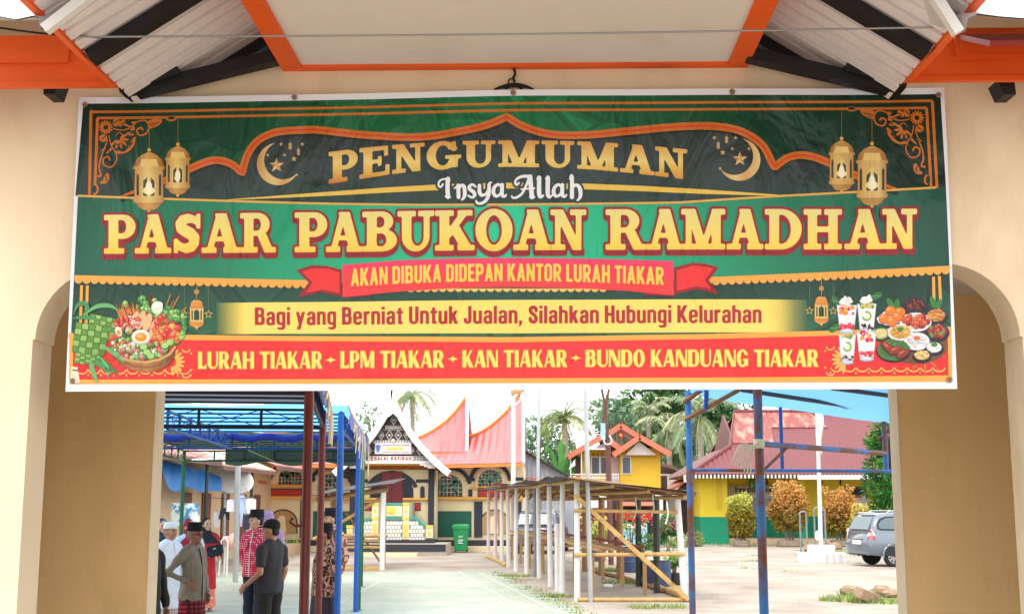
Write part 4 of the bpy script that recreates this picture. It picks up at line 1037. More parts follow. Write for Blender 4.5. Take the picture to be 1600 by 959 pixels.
# --- picture of dessert glasses and dishes (right)
def glass(x0, x1, y0, y1, mix, kind):
    cx = (x0 + x1) / 2; w_ = (x1 - x0) / 2
    PR.poly([(x0, y0), (x1, y0), (cx + w_ * .72, y1 - 6), (cx - w_ * .72, y1 - 6)], C(226, 232, 240), 9)
    PR.poly([(x0 + 1.5, y0 + 1.5), (x1 - 1.5, y0 + 1.5), (cx + w_ * .66, y1 - 8), (cx - w_ * .66, y1 - 8)], C(248, 246, 248), 10)
    PR.ell(cx, y1 - 3, w_ * .72, 4, C(176, 200, 226), 9); PR.ell(cx, y1 - 4, w_ * .5, 2.2, C(226, 238, 248), 10)
    H = y1 - y0
    def ob(n, ya, yb, cols, r0, r1):
        for i in range(n):
            x = cx + rn.uniform(-.62, .62) * w_; y = y0 + H * rn.uniform(ya, yb); r_ = rn.uniform(r0, r1)
            PR.ell(x, y, r_, r_ * rn.uniform(.7, 1), rn.choice(cols), 11 + i % 3, rn.uniform(0, 180), n=7)
    if kind == 0:
        ob(26, -.02, .32, [C(226, 40, 110), C(214, 60, 130), C(248, 190, 90), C(240, 160, 60), C(250, 244, 246)], 2.2, 4.2); ob(14, .7, .84, [C(226, 50, 80), C(240, 90, 110)], 2, 4)
    else:
        ob(14, .0, .12, [C(110, 170, 90), C(246, 196, 90), C(226, 196, 120)], 2, 4); ob(22, .72, .88, [C(76, 36, 26), C(50, 26, 20), C(226, 214, 210)], 1.4, 2.6)
        PR.ell(cx, y0 + H * .42, w_ * .5, H * .17, C(120, 180, 70), 13); PR.ell(cx, y0 + H * .42, w_ * .34, H * .11, C(236, 242, 206), 14); PR.ell(cx - w_ * .3, y0 + H * .36, w_ * .22, H * .1, C(250, 246, 248), 15)
    if mix: 
        for i in range(5): PR.ell(cx + rn.uniform(-5, 5), y0 - 4 - i * 1.6, 9 - i * 1.6, 4, C(250, 246, 244), 14)
for x, y, rot in ((1307, 470, 50), (1370, 462, -30), (1305, 512, -40)): PR.ell(x, y, 10, 5, C(50, 120, 60), 7, rot); PR.stroke([(x - 8, y), (x + 8, y)], .8, C(120, 170, 100), 8)
glass(1308, 1340, 476, 520, True, 0); glass(1340, 1370, 474, 520, True, 1); glass(1311, 1338, 522, 568, False, 1); glass(1339, 1370, 518, 563, False, 0)
def plate(cx, cy, rx, ry, rim, food, cols, n, r0, r1, rot=0):
    PR.ell(cx, cy + 2, rx + 1.2, ry + 1.2, C(40, 34, 40), 8, rot, 24); PR.ell(cx, cy, rx, ry, rim, 9, rot, 24); PR.ell(cx, cy - .6, rx * .82, ry * .80, food, 10, rot, 22)
    for i in range(n):
        a, q = rn.uniform(0, 2 * PI), math.sqrt(rn.random()) * .72; r_ = rn.uniform(r0, r1); c = rn.choice(cols); x, y = cx + rx * q * math.cos(a), cy + ry * q * math.sin(a) - 1
        rr = rn.uniform(0, 180); PR.ell(x, y + .7, r_ * 1.15, r_, tuple(v * .5 for v in c), 11 + (i % 2) * 2, rr, n=9); PR.ell(x, y, r_, r_ * .85, c, 12 + (i % 2) * 2, rr, n=9); PR.ell(x - r_ * .3, y - r_ * .3, r_ * .3, r_ * .25, tuple(min(.95, v * 1.5 + .1) for v in c), 15, 0, n=6)
NAVY = C(44, 46, 66); WP = C(236, 236, 240)
PR.ell(1432, 540, 50, 28, C(116, 76, 48), 7)
for x, y, rot in ((1392, 474, 60), (1402, 476, 100), (1458, 472, 70), (1466, 476, 120)): PR.ell(x, y, 10, 4.6, C(64, 130, 66), 8, rot)
plate(1430, 476, 19, 12, NAVY, C(80, 34, 26), [C(120, 44, 32), C(90, 30, 24), C(160, 70, 50)], 40, 1, 2)
plate(1463, 493, 17, 12, NAVY, C(220, 150, 70), [C(232, 164, 84), C(214, 136, 60)], 34, 2, 3)
PR.poly([(1368, 498), (1384, 482), (1412, 482), (1416, 498), (1394, 513), (1372, 506)], C(60, 56, 66), 8); PR.poly([(1370, 497), (1385, 484), (1411, 484), (1414, 497), (1394, 510), (1374, 504)], WP, 9)
for x, y in ((1382, 497), (1392, 485), (1403, 494), (1407, 487), (1394, 502)): PR.ell(x, y + .8, 8.6, 8, C(150, 70, 24), 10, n=14); PR.ell(x, y, 8, 7.4, C(236, 128, 48), 11, n=14); PR.ell(x - 2.5, y - 2.5, 3, 2.4, C(250, 176, 100), 12, n=10)
plate(1431, 503, 25, 15, WP, C(240, 220, 200), [C(196, 56, 34), C(214, 84, 48), C(170, 40, 28), C(210, 110, 60)], 26, 3, 5.5)
plate(1465, 518, 18, 13, NAVY, C(150, 40, 34), [C(206, 50, 44), C(180, 36, 36), C(100, 150, 70)], 34, 2, 3.4)
plate(1407, 519, 20, 13, WP, C(236, 178, 84), [C(240, 186, 90), C(228, 160, 66), C(250, 210, 120)], 60, 1.2, 2.2); PR.ell(1407, 514, 5, 3.6, C(70, 140, 60), 16)
plate(1377, 521, 12, 9, C(120, 160, 90), C(236, 218, 150), [C(244, 226, 160)], 16, 1, 2)
plate(1433, 533, 20, 14, WP, C(246, 244, 240), [C(250, 248, 246), C(230, 228, 224)], 60, 1, 1.8); PR.ell(1433, 528, 5, 3.6, C(228, 112, 70), 16)
plate(1397, 546, 26, 17, C(84, 126, 66), C(70, 116, 56), [C(90, 140, 70)], 8, 2, 3)
for x, y, rot in ((1387, 541, 40), (1399, 547, -20), (1411, 552, -30)): PR.ell(x, y + 1, 12, 6.5, C(70, 26, 20), 16, rot); PR.ell(x, y, 11, 5.4, C(150, 56, 38), 17, rot); PR.ell(x - 2, y - 2, 5, 1.6, C(206, 110, 80), 18, rot)
plate(1460, 543, 14, 10, NAVY, C(240, 240, 236), [C(248, 248, 246)], 20, 1, 2); PR.ell(1460, 538, 5, 3.4, C(70, 140, 60), 16)
plate(1441, 555, 14, 9, NAVY, C(236, 196, 116), [C(246, 212, 140), C(226, 180, 96)], 10, 2, 3.4)

# --- the sheet material: print colours held on the sheet, leaf pattern in the dark greens, creases as bump
mB = bpy.data.materials.new('printed_vinyl'); mB.use_nodes = True
t = mB.node_tree; n_, l_ = t.nodes, t.links; b_ = n_['Principled BSDF']
b_.inputs['Roughness'].default_value = 0.34; b_.inputs['Specular IOR Level'].default_value = 0.32
a1 = n_.new('ShaderNodeAttribute'); a1.attribute_name = 'Col'
tc = n_.new('ShaderNodeTexCoord')
mp = n_.new('ShaderNodeMapping'); mp.inputs['Scale'].default_value = (2.3, 1, 3.0); l_.new(tc.outputs['Object'], mp.inputs['Vector'])
v1 = n_.new('ShaderNodeTexVoronoi'); v1.feature = 'DISTANCE_TO_EDGE'; v1.inputs['Scale'].default_value = 1.15; l_.new(mp.outputs[0], v1.inputs['Vector'])
v2 = n_.new('ShaderNodeTexVoronoi'); v2.inputs['Scale'].default_value = 13; l_.new(mp.outputs[0], v2.inputs['Vector'])
v3 = n_.new('ShaderNodeTexVoronoi'); v3.inputs['Scale'].default_value = 1.15; l_.new(mp.outputs[0], v3.inputs['Vector'])
r1 = n_.new('ShaderNodeValToRGB'); e_ = r1.color_ramp.elements
e_[0].position = 0.0; e_[0].color = (.62, .62, .62, 1); e_[1].position = 0.32; e_[1].color = (1.02, 1.02, 1.02, 1)
q = e_.new(0.035); q.color = (.72, .72, .72, 1); q = e_.new(0.05); q.color = (1.35, 1.35, 1.35, 1); q = e_.new(0.075); q.color = (.95, .95, .95, 1)
l_.new(v1.outputs['Distance'], r1.inputs['Fac'])
mrv = n_.new('ShaderNodeMapRange'); mrv.inputs['From Max'].default_value = 0.6; mrv.inputs['To Min'].default_value = 1.12; mrv.inputs['To Max'].default_value = .82; l_.new(v2.outputs['Distance'], mrv.inputs['Value'])
sepc = n_.new('ShaderNodeSeparateColor'); l_.new(v3.outputs['Color'], sepc.inputs[0])
mrc = n_.new('ShaderNodeMapRange'); mrc.inputs['To Min'].default_value = .62; mrc.inputs['To Max'].default_value = 1.3; l_.new(sepc.outputs[0], mrc.inputs['Value'])
mm = n_.new('ShaderNodeMath'); mm.operation = 'MULTIPLY'; l_.new(mrv.outputs[0], mm.inputs[0]); l_.new(mrc.outputs[0], mm.inputs[1])
m2 = n_.new('ShaderNodeMix'); m2.data_type = 'RGBA'; m2.blend_type = 'MULTIPLY'; m2.inputs[0].default_value = 1
l_.new(r1.outputs[0], m2.inputs[6]); l_.new(mm.outputs[0], m2.inputs[7])
a2 = n_.new('ShaderNodeAttribute'); a2.attribute_name = 'Pat'
m3 = n_.new('ShaderNodeMix'); m3.data_type = 'RGBA'; m3.blend_type = 'MULTIPLY'
sf_ = n_.new('ShaderNodeMath'); sf_.operation = 'MULTIPLY'; sf_.inputs[1].default_value = 0.8; l_.new(a2.outputs['Fac'], sf_.inputs[0])
l_.new(sf_.outputs[0], m3.inputs[0]); l_.new(a1.outputs['Color'], m3.inputs[6]); l_.new(m2.outputs[2], m3.inputs[7])
l_.new(m3.outputs[2], b_.inputs['Base Color'])
nzb = n_.new('ShaderNodeTexNoise'); nzb.inputs['Scale'].default_value = 1.3; nzb.inputs['Detail'].default_value = 4; nzb.inputs['Distortion'].default_value = 1.2
mpb = n_.new('ShaderNodeMapping'); mpb.inputs['Scale'].default_value = (1.9, 1, .6); l_.new(tc.outputs['Object'], mpb.inputs['Vector']); l_.new(mpb.outputs[0], nzb.inputs['Vector'])
bpb = n_.new('ShaderNodeBump'); bpb.inputs['Strength'].default_value = 1.0; bpb.inputs['Distance'].default_value = .09; l_.new(nzb.outputs['Fac'], bpb.inputs['Height'])
nzc = n_.new('ShaderNodeTexNoise'); nzc.inputs['Scale'].default_value = 260; l_.new(tc.outputs['Object'], nzc.inputs['Vector'])
bpc = n_.new('ShaderNodeBump'); bpc.inputs['Strength'].default_value = .15; bpc.inputs['Distance'].default_value = .002; l_.new(nzc.outputs['Fac'], bpc.inputs['Height']); l_.new(bpb.outputs[0], bpc.inputs['Normal'])
l_.new(bpc.outputs[0], b_.inputs['Normal'])
M_VINYL = mat('white_vinyl', S(236, 238, 246, 0.86), rough=0.5, var=0.02, bump=0.1, bscale=5)

def wavy(x, z):
    """gentle billow of the hanging sheet (metres towards the camera)"""
    return 0.012 * math.sin(1.7 * x + 0.4 * z) + 0.004 * math.sin(4.1 * x - 1.1 * z + 1.0) + 0.003 * math.sin(3.1 * z + x)
def to_world(x, y, lay):
    p = at(x, y, YBN)
    return (p.x, YBN - 0.0005 * lay - wavy(p.x, p.z), p.z)
bm = bmesh.new()
lay_i = bm.faces.layers.int.new('sid')
for si, (pts, lay, col, pat) in enumerate(PR.polys):
    area = sum(pts[i][0] * pts[(i + 1) % len(pts)][1] - pts[(i + 1) % len(pts)][0] * pts[i][1] for i in range(len(pts))) / 2
    if abs(area) < 0.004: continue
    vs = [bm.verts.new((p[0], p[1], lay)) for p in pts]
    if len(pts) <= 4 and len(pts) == 3:
        tris = [(0, 1, 2)]
    elif len(pts) == 4 and max(abs(pts[i][0] - pts[(i + 2) % 4][0]) for i in range(2)) < 60:
        tris = [(0, 1, 2, 3)]
    else:
        tris = tessellate_polygon([[V((p[0], p[1], 0)) for p in pts]])
    for tr in tris:
        P3 = [pts[i] for i in tr]
        ar = sum(P3[i][0] * P3[(i + 1) % len(P3)][1] - P3[(i + 1) % len(P3)][0] * P3[i][1] for i in range(len(P3)))
        try:
            f = bm.faces.new([vs[i] for i in (tr if ar < 0 else tr[::-1])])
            f[lay_i] = si
        except ValueError: pass
for axis, vals in ((0, range(120, 1490, 22)), (1, range(160, 600, 22))):
    for v_ in vals:
        co, no = [0, 0, 0], [0, 0, 0]; co[axis] = v_ + .013; no[axis] = 1
        big = [f for f in bm.faces if min(q.co[axis] for q in f.verts) < v_ < max(q.co[axis] for q in f.verts) and max(max(q.co[a_] for q in f.verts) - min(q.co[a_] for q in f.verts) for a_ in (0, 1)) > 24]
        if big:
            geo = list({e2 for f in big for e2 in f.edges} | {q for f in big for q in f.verts}) + big
            bmesh.ops.bisect_plane(bm, geom=geo, plane_co=co, plane_no=no, dist=1e-5)
cl_, pt_ = [], []
for f in bm.faces:
    _, _, col, pat = PR.polys[f[lay_i]]
    for q in f.verts:
        cl_.append((*(col(q.co.x, q.co.y) if callable(col) else col), 1)); pt_.append(pat)
for q in bm.verts: q.co = to_world(q.co.x, q.co.y, q.co.z + 3)
bx0 = at(800, 372, YBN)
for q in bm.verts: q.co -= bx0
me = bpy.data.meshes.new('printed_face'); bm.to_mesh(me); bm.free()
ca = me.color_attributes.new('Col', 'FLOAT_COLOR', 'CORNER'); ca.data.foreach_set('color', np.array(cl_, dtype=np.float32).ravel())
pa = me.attributes.new('Pat', 'FLOAT', 'CORNER'); pa.data.foreach_set('value', np.array(pt_, dtype=np.float32))
me.materials.append(mB)
banner = thing('banner', 'long green and red printed vinyl banner announcing a market, hung across the gate opening', 'banner', tuple(bx0))
fo = bpy.data.objects.new('printed_face', me); COL.objects.link(fo); fo.parent = banner
# white sheet under the print
g = G()
et = lambda x: interp([123, 460, 800, 1140, 1476], [152, 147.5, 142, 138.5, 137], x); eb = lambda x: interp([102, 300, 800, 1200, 1497], [611.5, 610.5, 609, 608, 607], x)
nx, ny = 90, 30
rows = []
for j in range(ny + 1):
    v_ = j / ny; xa = 123 + (102.5 - 123) * v_; xb = 1475.5 + (1496.5 - 1475.5) * v_
    rows.append([to_world(xa + (xb - xa) * i / nx, et(xa + (xb - xa) * i / nx) * (1 - v_) + eb(xa + (xb - xa) * i / nx) * v_, 0) for i in range(nx + 1)])
g.loft(rows, closed=False); g.loft([[(a, b + .002, c) for a, b, c in r_] for r_ in rows][::-1], closed=False)
g.build('vinyl_sheet', M_VINYL, banner, smooth=True)
M_EYE = mat('brass_eyelet', S(150, 130, 110), rough=0.3, metal=0.9)
for x, y in ((133, 164), (1466, 149), (114, 595), (1484, 593), (802, 147), (1144, 144), (460, 152)):
    g = G(); p = V(to_world(x, y, 24)); ring = []
    n = 14
    g.loft([[p + V((r_ * math.cos(2 * PI * j / n), dy, r_ * math.sin(2 * PI * j / n))) for j in range(n)] for r_, dy in ((.017, .014), (.017, 0), (.012, -.004), (.007, 0), (.007, .003))])
    g.build('eyelet', M_EYE, banner, smooth=True)
# ================================================================ tents and market stalls
def tarp_mat(name, col, tr=0.45, var=0.08):
    m = mat(name, col, rough=0.5, var=var, scale=1.5, bump=0.3, bscale=3)
    t = m.node_tree; n, l = t.nodes, t.links
    b = n['Principled BSDF']; out = n['Material Output']
    tb = n.new('ShaderNodeBsdfTranslucent'); tb.inputs['Color'].default_value = (*col, 1)
    mx = n.new('ShaderNodeMixShader'); mx.inputs[0].default_value = tr
    l.new(b.outputs[0], mx.inputs[1]); l.new(tb.outputs[0], mx.inputs[2]); l.new(mx.outputs[0], out.inputs['Surface'])
    return m
M_T_GREY = tarp_mat('grey_blue_tarp', S(124, 134, 154), 0.16)
M_T_BLUE = tarp_mat('light_blue_tarp', S(112, 192, 242, .97), 0.78)
M_T_DARK = tarp_mat('dark_tarp', S(84, 98, 104), 0.12)
M_T_VIO = tarp_mat('violet_tarp', S(52, 54, 150), 0.25)
M_T_RIGHT = tarp_mat('pale_blue_tarp', S(112, 180, 236, .95), 0.6, 0.14)
M_T_AWN = tarp_mat('blue_awning', S(40, 130, 214), 0.4)
M_P_RED = mat('maroon_pipe', S(108, 40, 36), rough=0.42, var=0.2, scale=5, second=S(140, 110, 100), sfac=(.66, .74), sscale=22)
M_P_BLUE = mat('blue_pipe', S(26, 92, 178), rough=0.4, var=0.15, scale=6, second=S(20, 70, 140), sfac=(.55, .7), sscale=12)
M_P_DBL = mat('deep_blue_truss_paint', S(24, 66, 128), rough=0.45, var=0.15)
M_P_GREEN = mat('green_pipe', S(20, 92, 66), rough=0.42, var=0.15, scale=6)
M_P_NAVY = mat('dark_truss_paint', S(36, 34, 48), rough=0.5, var=0.2)
M_P_RUST = mat('rusty_blue_pipe', S(60, 122, 192), rough=0.55, var=0.15, scale=6, second=S(122, 76, 50), sfac=(.47, .56), sscale=1.6, bump=.2, bscale=60)
M_P_BRN = mat('rusty_pipe', S(136, 90, 60), rough=0.7, var=0.2, scale=12)
M_ROPE = mat('pale_rope', S(214, 196, 160), rough=0.9, var=0.15, scale=30)
M_RIB = mat('mint_ribbon', S(222, 236, 222, .9), rough=0.7, var=0.1)
M_PURP = tarp_mat('purple_cloth', S(120, 124, 196), 0.3)
TZ0, TZ1 = 2.79, 3.01
def tent(name, label, A, B, wd, frame_m, tarp_m, cols, valance=True, nv=6, purl=7, seed=1, near=True):
    """A, B: right-hand post feet (x, y) near and far; the roof reaches wd metres to the left"""
    A, B = V((*A, 0)), V((*B, 0)); u = (B - A); L = u.length; u.normalize(); n = V((-u.y, u.x, 0))
    rn = random.Random(seed)
    t = thing(name, label, 'tent', tuple(A), 'frame tents on the court')
    P = lambda a, b, z: A + u * a + n * b + V((0, 0, z))
    for a, b in ((0, 0), (L, 0), (0, wd), (L, wd)):
        g = G(); g.tube([P(a, b, 0.012), P(a, b, TZ1)], 0.043, 12); g.lathe(P(a, b, 0.0), [(.09, 0), (.09, .012)], 12)
        g.build('post', cols[0] if b == 0 else cols[1], t, smooth=False)
    def truss(p0, p1, k):
        g = G(); up = V((0, 0, TZ1 - TZ0))
        g.tube([p0, p1], 0.022, 6); g.tube([p0 + up, p1 + up], 0.020, 6)
        for i in range(k + 1):
            q = p0.lerp(p1, i / k); g.tube([q, q + up], 0.02, 6)
            if i < k:
                q2 = p0.lerp(p1, (i + 1) / k)
                g.tube([q, q2 + up], 0.006, 5); g.tube([q + up, q2], 0.006, 5)
        return g
    for a in ((0, L) if near else (L,)):
        truss(P(a, 0, TZ0), P(a, wd, TZ0), nv).build('truss', frame_m, t)
    for b in (0, wd / 2, wd):
        truss(P(0, b, TZ0), P(L, b, TZ0), 7).build('truss', frame_m, t)
    g = G()
    for i in range(1, purl):
        a = L * i / purl
        g.tube([P(a, 0, TZ1 + .03), P(a, wd, TZ1 + .03)], 0.015, 6)
    g.build('purlin', frame_m, t)
    rows = []; nx, ny = 40, 16
    for j in range(ny + 1):
        r_ = []
        for i in range(nx + 1):
            a = -0.05 + (L + 0.1) * i / nx; b = -0.08 + (wd + 0.16) * j / ny
            sag = -0.02 * abs(math.sin(PI * purl * i / nx)) + 0.02 * math.sin(3 * b + a) 
            r_.append(P(a, b, TZ1 + 0.085 + sag))
        rows.append(r_)
    g = G(); g.loft(rows, closed=False); g.build('tarp', tarp_m, t, smooth=True)
    if valance:
        rows = []
        for i in range(61):
            a = L * i / 60
            rows.append([P(a, -0.08, TZ1 + 0.08), P(a, -0.11 - 0.02 * math.sin(a * 9), TZ1 - 0.02), P(a, -0.10 + 0.03 * math.sin(a * 7 + 1), TZ1 - 0.12 - 0.10 * rn.random())])
        g = G(); g.loft(rows, closed=False); g.build('valance', M_PURP, t, smooth=True)
        for i in range(9):
            g = G()
            a = L * rn.random(); z0 = TZ1 + .05
            pts = [P(a, -.10, z0), P(a + .05, -.13, z0 - .2), P(a + rn.uniform(-.2, .2), -.12, z0 - rn.uniform(.3, .7))]
            g.tube(spline(pts, 4), 0.008, 5); g.build('rope', M_ROPE, t)
        g = G(); g.tube(spline([P(0, -.08, TZ1 + .1), P(.4, -.14, TZ1 - .06), P(.9, -.12, TZ1 - .2), P(1.6, -.13, TZ1 - .08), P(2.4, -.12, TZ1 - .25), P(3.2, -.12, TZ1 - .1)], 6), 0.011, 5)
        g.build('rope', M_ROPE, t)
    return t, P, L
def fp(px, Y, y=800): return (wx(px, Y, y), Y)
t1, P1, L1 = tent('frame_tent', 'nearest tent with maroon posts and a grey-blue sheet, just behind the gate', fp(478.5, 10.75), fp(501, 15.75), 4.6, M_P_NAVY, M_T_GREY, (M_P_RED, M_P_RED), seed=1)
t2, P2, L2 = tent('frame_tent', 'middle tent with bright blue posts and a light blue sheet', fp(530, 16.1), fp(558.5, 22.0), 4.4, M_P_DBL, M_T_BLUE, (M_P_BLUE, M_P_BLUE), seed=2, purl=7, near=False)
t3, P3, L3 = tent('frame_tent', 'farthest tent with thin green posts and a dark sheet', fp(562.5, 22.35), fp(566, 28.6), 4.0, M_P_GREEN, M_T_DARK, (M_P_GREEN, M_P_GREEN), seed=3, near=False)
g = G(); g.tube([P2(L2 - .12, .1, TZ1 - .04) .lerp(P2(L2 - .12, 4.3, TZ1 - .04), i / 24) + V((0, 0, .03 * math.sin(i * 1.7))) for i in range(25)], 0.06, 8); g.build('rolled_tarp', M_T_VIO, t2, smooth=True)
rows = [[P3(L3 + .06, b, TZ1 + .08 - q_ * (.36 + .05 * math.sin(b * 5)) ) + V((0, .04 * math.sin(b * 9) * q_, 0)) for q_ in (0, .5, 1)] for b in np.linspace(-.05, 3.1, 30)]
g = G(); g.loft(rows, closed=False); g.build('end_flap', M_T_DARK, t3, smooth=True)
# small hook on the near maroon post
g = G(); p = P1(0, 0, 1.66); g.tube([p + V((.04, 0, 0)), p + V((-.09, -.02, .0)), p + V((-.13, -.03, .03)), p + V((-.11, -.03, .07))], 0.013, 6); g.build('hook', M_P_RED, t1)

# blue pipe tent at the right
sc_ = thing('pipe_tent', 'rusting blue pipe tent frame with a pale blue sheet, at the right behind the gate', 'tent', (wx(1185, 11.0, 800), 11.0, 0))
Ax, Bx = wx(1078, 12.8, 760), wx(1188, 11.0, 760)
Dx = wx(1383, 13.5, 700); zB = 3.05
def pipe(name, pts, r, m): G().tube(pts, r, 12).build(name, m, sc_)
pA, pB, pD = V((Ax, 12.8, 0)), V((Bx, 11.0, 0)), V((Dx, 13.5, 0)); pE = V((5.2, 11.2, 0))
Z = lambda p, z: p + V((0, 0, z))
pipe('post', [Z(pA, 0), Z(pA, 2.98)], .033, M_P_RUST); pipe('post', [Z(pB, 0), Z(pB, 3.12)], .040, M_P_RUST)
pipe('strut', [Z(pD, wz(736, 13.5, 1385) - .02), Z(pD, 2.72)], .030, M_P_RUST); pipe('post', [Z(pE, 0), Z(pE, 3.1)], .036, M_P_RUST)
zb1 = wz(693, 11.0, 1190); zb2 = wz(734, 12.8, 1083)
pipe('rail', [Z(pB, zb1), Z(pD, wz(708, 13.5, 1385))], .026, M_P_RUST)
pipe('rail', [Z(pA, zb2), Z(pD + V((1.2, .2, 0)), wz(736, 13.5, 1385))], .018, M_P_RUST)
q = pA.lerp(pD, .46); pipe('strut', [Z(q, zb2), Z(q, 2.88)], .020, M_P_BLUE)
q = pA.lerp(pD, .42); pipe('brace', [Z(pB, zb1 - .26), Z(pB.lerp(pD, .2), zb1 + .0)], .014, M_P_BRN)
pipe('brace', [at(1072, 655, 12.75), at(1160, 606, 11.9), at(1200, 584, 11.5)], .022, M_P_BRN)
pipe('brace', [at(1070, 627, 12.8), at(1098, 608, 12.5)], .024, M_P_BRN)
pipe('strut', [at(1076, 622, 12.9), at(1076, 650, 12.9)], .03, M_P_BLUE)
pipe('strut', [at(1104, 606, 12.4), at(1103, 640, 12.4)], .024, M_P_BLUE)
pipe('strut', [at(1391, 662, 13.7), at(1391, 736, 13.7)], .02, M_P_NAVY)
pipe('brace', [at(1372, 684, 13.5), at(1392, 680, 13.6)], .02, M_P_BRN)
for a, b in ((at(1160, 609, 11.6), at(1325, 634, 12.9)), (at(1300, 606, 11.4), at(1420, 622, 12.2))):
    g = G(); g.tube([a, b], .022, 8); g.build('roof_rail', M_P_NAVY, sc_)
rows = []
for i in range(15):
    s_ = i / 14
    e0 = at(1076 + (1392 - 1076) * s_, 613 + (661 - 613) * s_ ** .8 + 5 * math.sin(s_ * 9) * s_ * (1 - s_), 12.85 + .7 * s_)
    e1 = V((Bx - .5 + (pE.x + .4 - Bx + .5) * s_, 10.6, 3.16 - .05 * s_))
    rows.append([e0.lerp(e1, k / 8) + V((0, 0, -.06 * math.sin(PI * k / 8))) for k in range(9)])
G_ = G(); G_.loft(rows, closed=False); G_.build('tarp', M_T_RIGHT, sc_, smooth=True)
g = G(); p = Z(pB, zb1)
for i in range(7):
    a = i * .9; g.tube(spline([p + V((-.02, -.045, .02 - .01 * i)), p + V((-.07 - .016 * i, -.06, -.08 + .012 * i)), p + V((-.09 - .026 * i, -.05, -.27 + .016 * i))], 4), .0065, 5)
g.lathe(p + V((0, 0, -.04)), [(.047, 0), (.05, .04), (.047, .08)], 12)
g.build('tied_strip', M_RIB, sc_)

# ---------------------------------------------------------------- bamboo and board stalls
M_BAM = mat('bamboo', S(198, 158, 98), rough=0.6, var=0.16, scale=9, second=S(150, 116, 70), sfac=(.5, .7), sscale=4)
M_BAM_B = mat('brown_bamboo', S(150, 112, 76), rough=0.65, var=0.2, scale=9)
M_BAM_D = mat('dark_bamboo', S(58, 62, 52), rough=0.6, var=0.2, scale=9)
M_WHITE = mat('white_post_paint', S(232, 230, 228, .85), rough=0.6, var=0.06, scale=8, second=S(200, 196, 190), sfac=(.6, .75), sscale=9)
M_PINKP = mat('pinkish_post_paint', S(226, 204, 210, .85), rough=0.6, var=0.06, scale=8)
M_ROOFG = mat('weathered_sheet', S(92, 88, 86), rough=0.6, var=0.2, scale=4, second=S(128, 112, 100), sfac=(.5, .65), sscale=2, wave=('Y', 11, .02))
M_ROOFD = mat('black_sheet', S(52, 50, 52), rough=0.5, var=0.2, scale=3, bump=.3, bscale=4)
M_ROOFBL = mat('blue_grey_sheet', S(96, 134, 176), rough=0.5, var=0.2, scale=3)
M_ROOFR = mat('rusty_sheet', S(150, 82, 62), rough=0.7, var=0.2, scale=3)
M_PLANK = mat('board', S(176, 138, 92), rough=0.75, var=0.2, scale=5, stretch=(1, 6, 6))
M_REDP = mat('red_slat', S(130, 52, 40), rough=0.6, var=0.15)
def bamboo(p0, p1, r, g=None):
    g = g or G(); p0, p1 = V(p0), V(p1); L = (p1 - p0).length; k = max(2, int(L / .32)); pts, rs = [], []
    for i in range(k + 1):
        for dt, rr in ((-.012, 1), (0, 1.13), (.012, 1)):
            tt = min(1, max(0, i / k + dt / L)); pts.append(p0.lerp(p1, tt)); rs.append(r * rr)
    P_, R_ = [pts[0]], [rs[0]]
    for p, rr in zip(pts[1:], rs[1:]):
        if (p - P_[-1]).length > 1e-4: P_.append(p); R_.append(rr)
    return g.tube(P_, R_, 8)
left_feet = [(763, 870), (773.5, 874), (784, 879), (794.5, 885), (806, 892), (822.5, 897), (842.5, 903), (860, 916), (878, 926), (902, 939)]
right_feet = [(914, 892, 'b'), (940, 899, 'b'), (968.5, 905, 'b'), (998, 915, 'd'), (1026.5, 926, 'd'), (1070, 939, 'w')]
st = thing('market_stall', 'long open market stall of white poles and bamboo under patched sheets', 'market stall', tuple(gnd(915, 905)))
lf = [gnd(*p) for p in left_feet]; rf = [gnd(a, b) for a, b, _ in right_feet]
for i, p in enumerate(lf):
    h_ = 2.24 + .03 * math.sin(i * 2.3); ln = .03 * math.sin(i * 1.7)
    G().tube([p, p + V((ln, 0, h_))], [.062, .055], 10).build('post', M_PINKP if i < 2 else M_WHITE, st)
    g = G(); q = p + V((ln, 0, h_)); g.bar(q + V((.0, .1, -.32)), q + V((.28, .1, .0)), .035, .05); g.build('knee_brace', M_BAM_B, st)
for (a, b, k), p in zip(right_feet, rf):
    if k == 'w': G().tube([p, p + V((-.10, 0, 1.93))], [.066, .06], 10).build('post', M_WHITE, st)
    else: bamboo(p, p + V((.02, 0, 1.98)), .082 if k == 'b' else .068).build('post', M_BAM_B if k == 'b' else M_BAM_D, st)
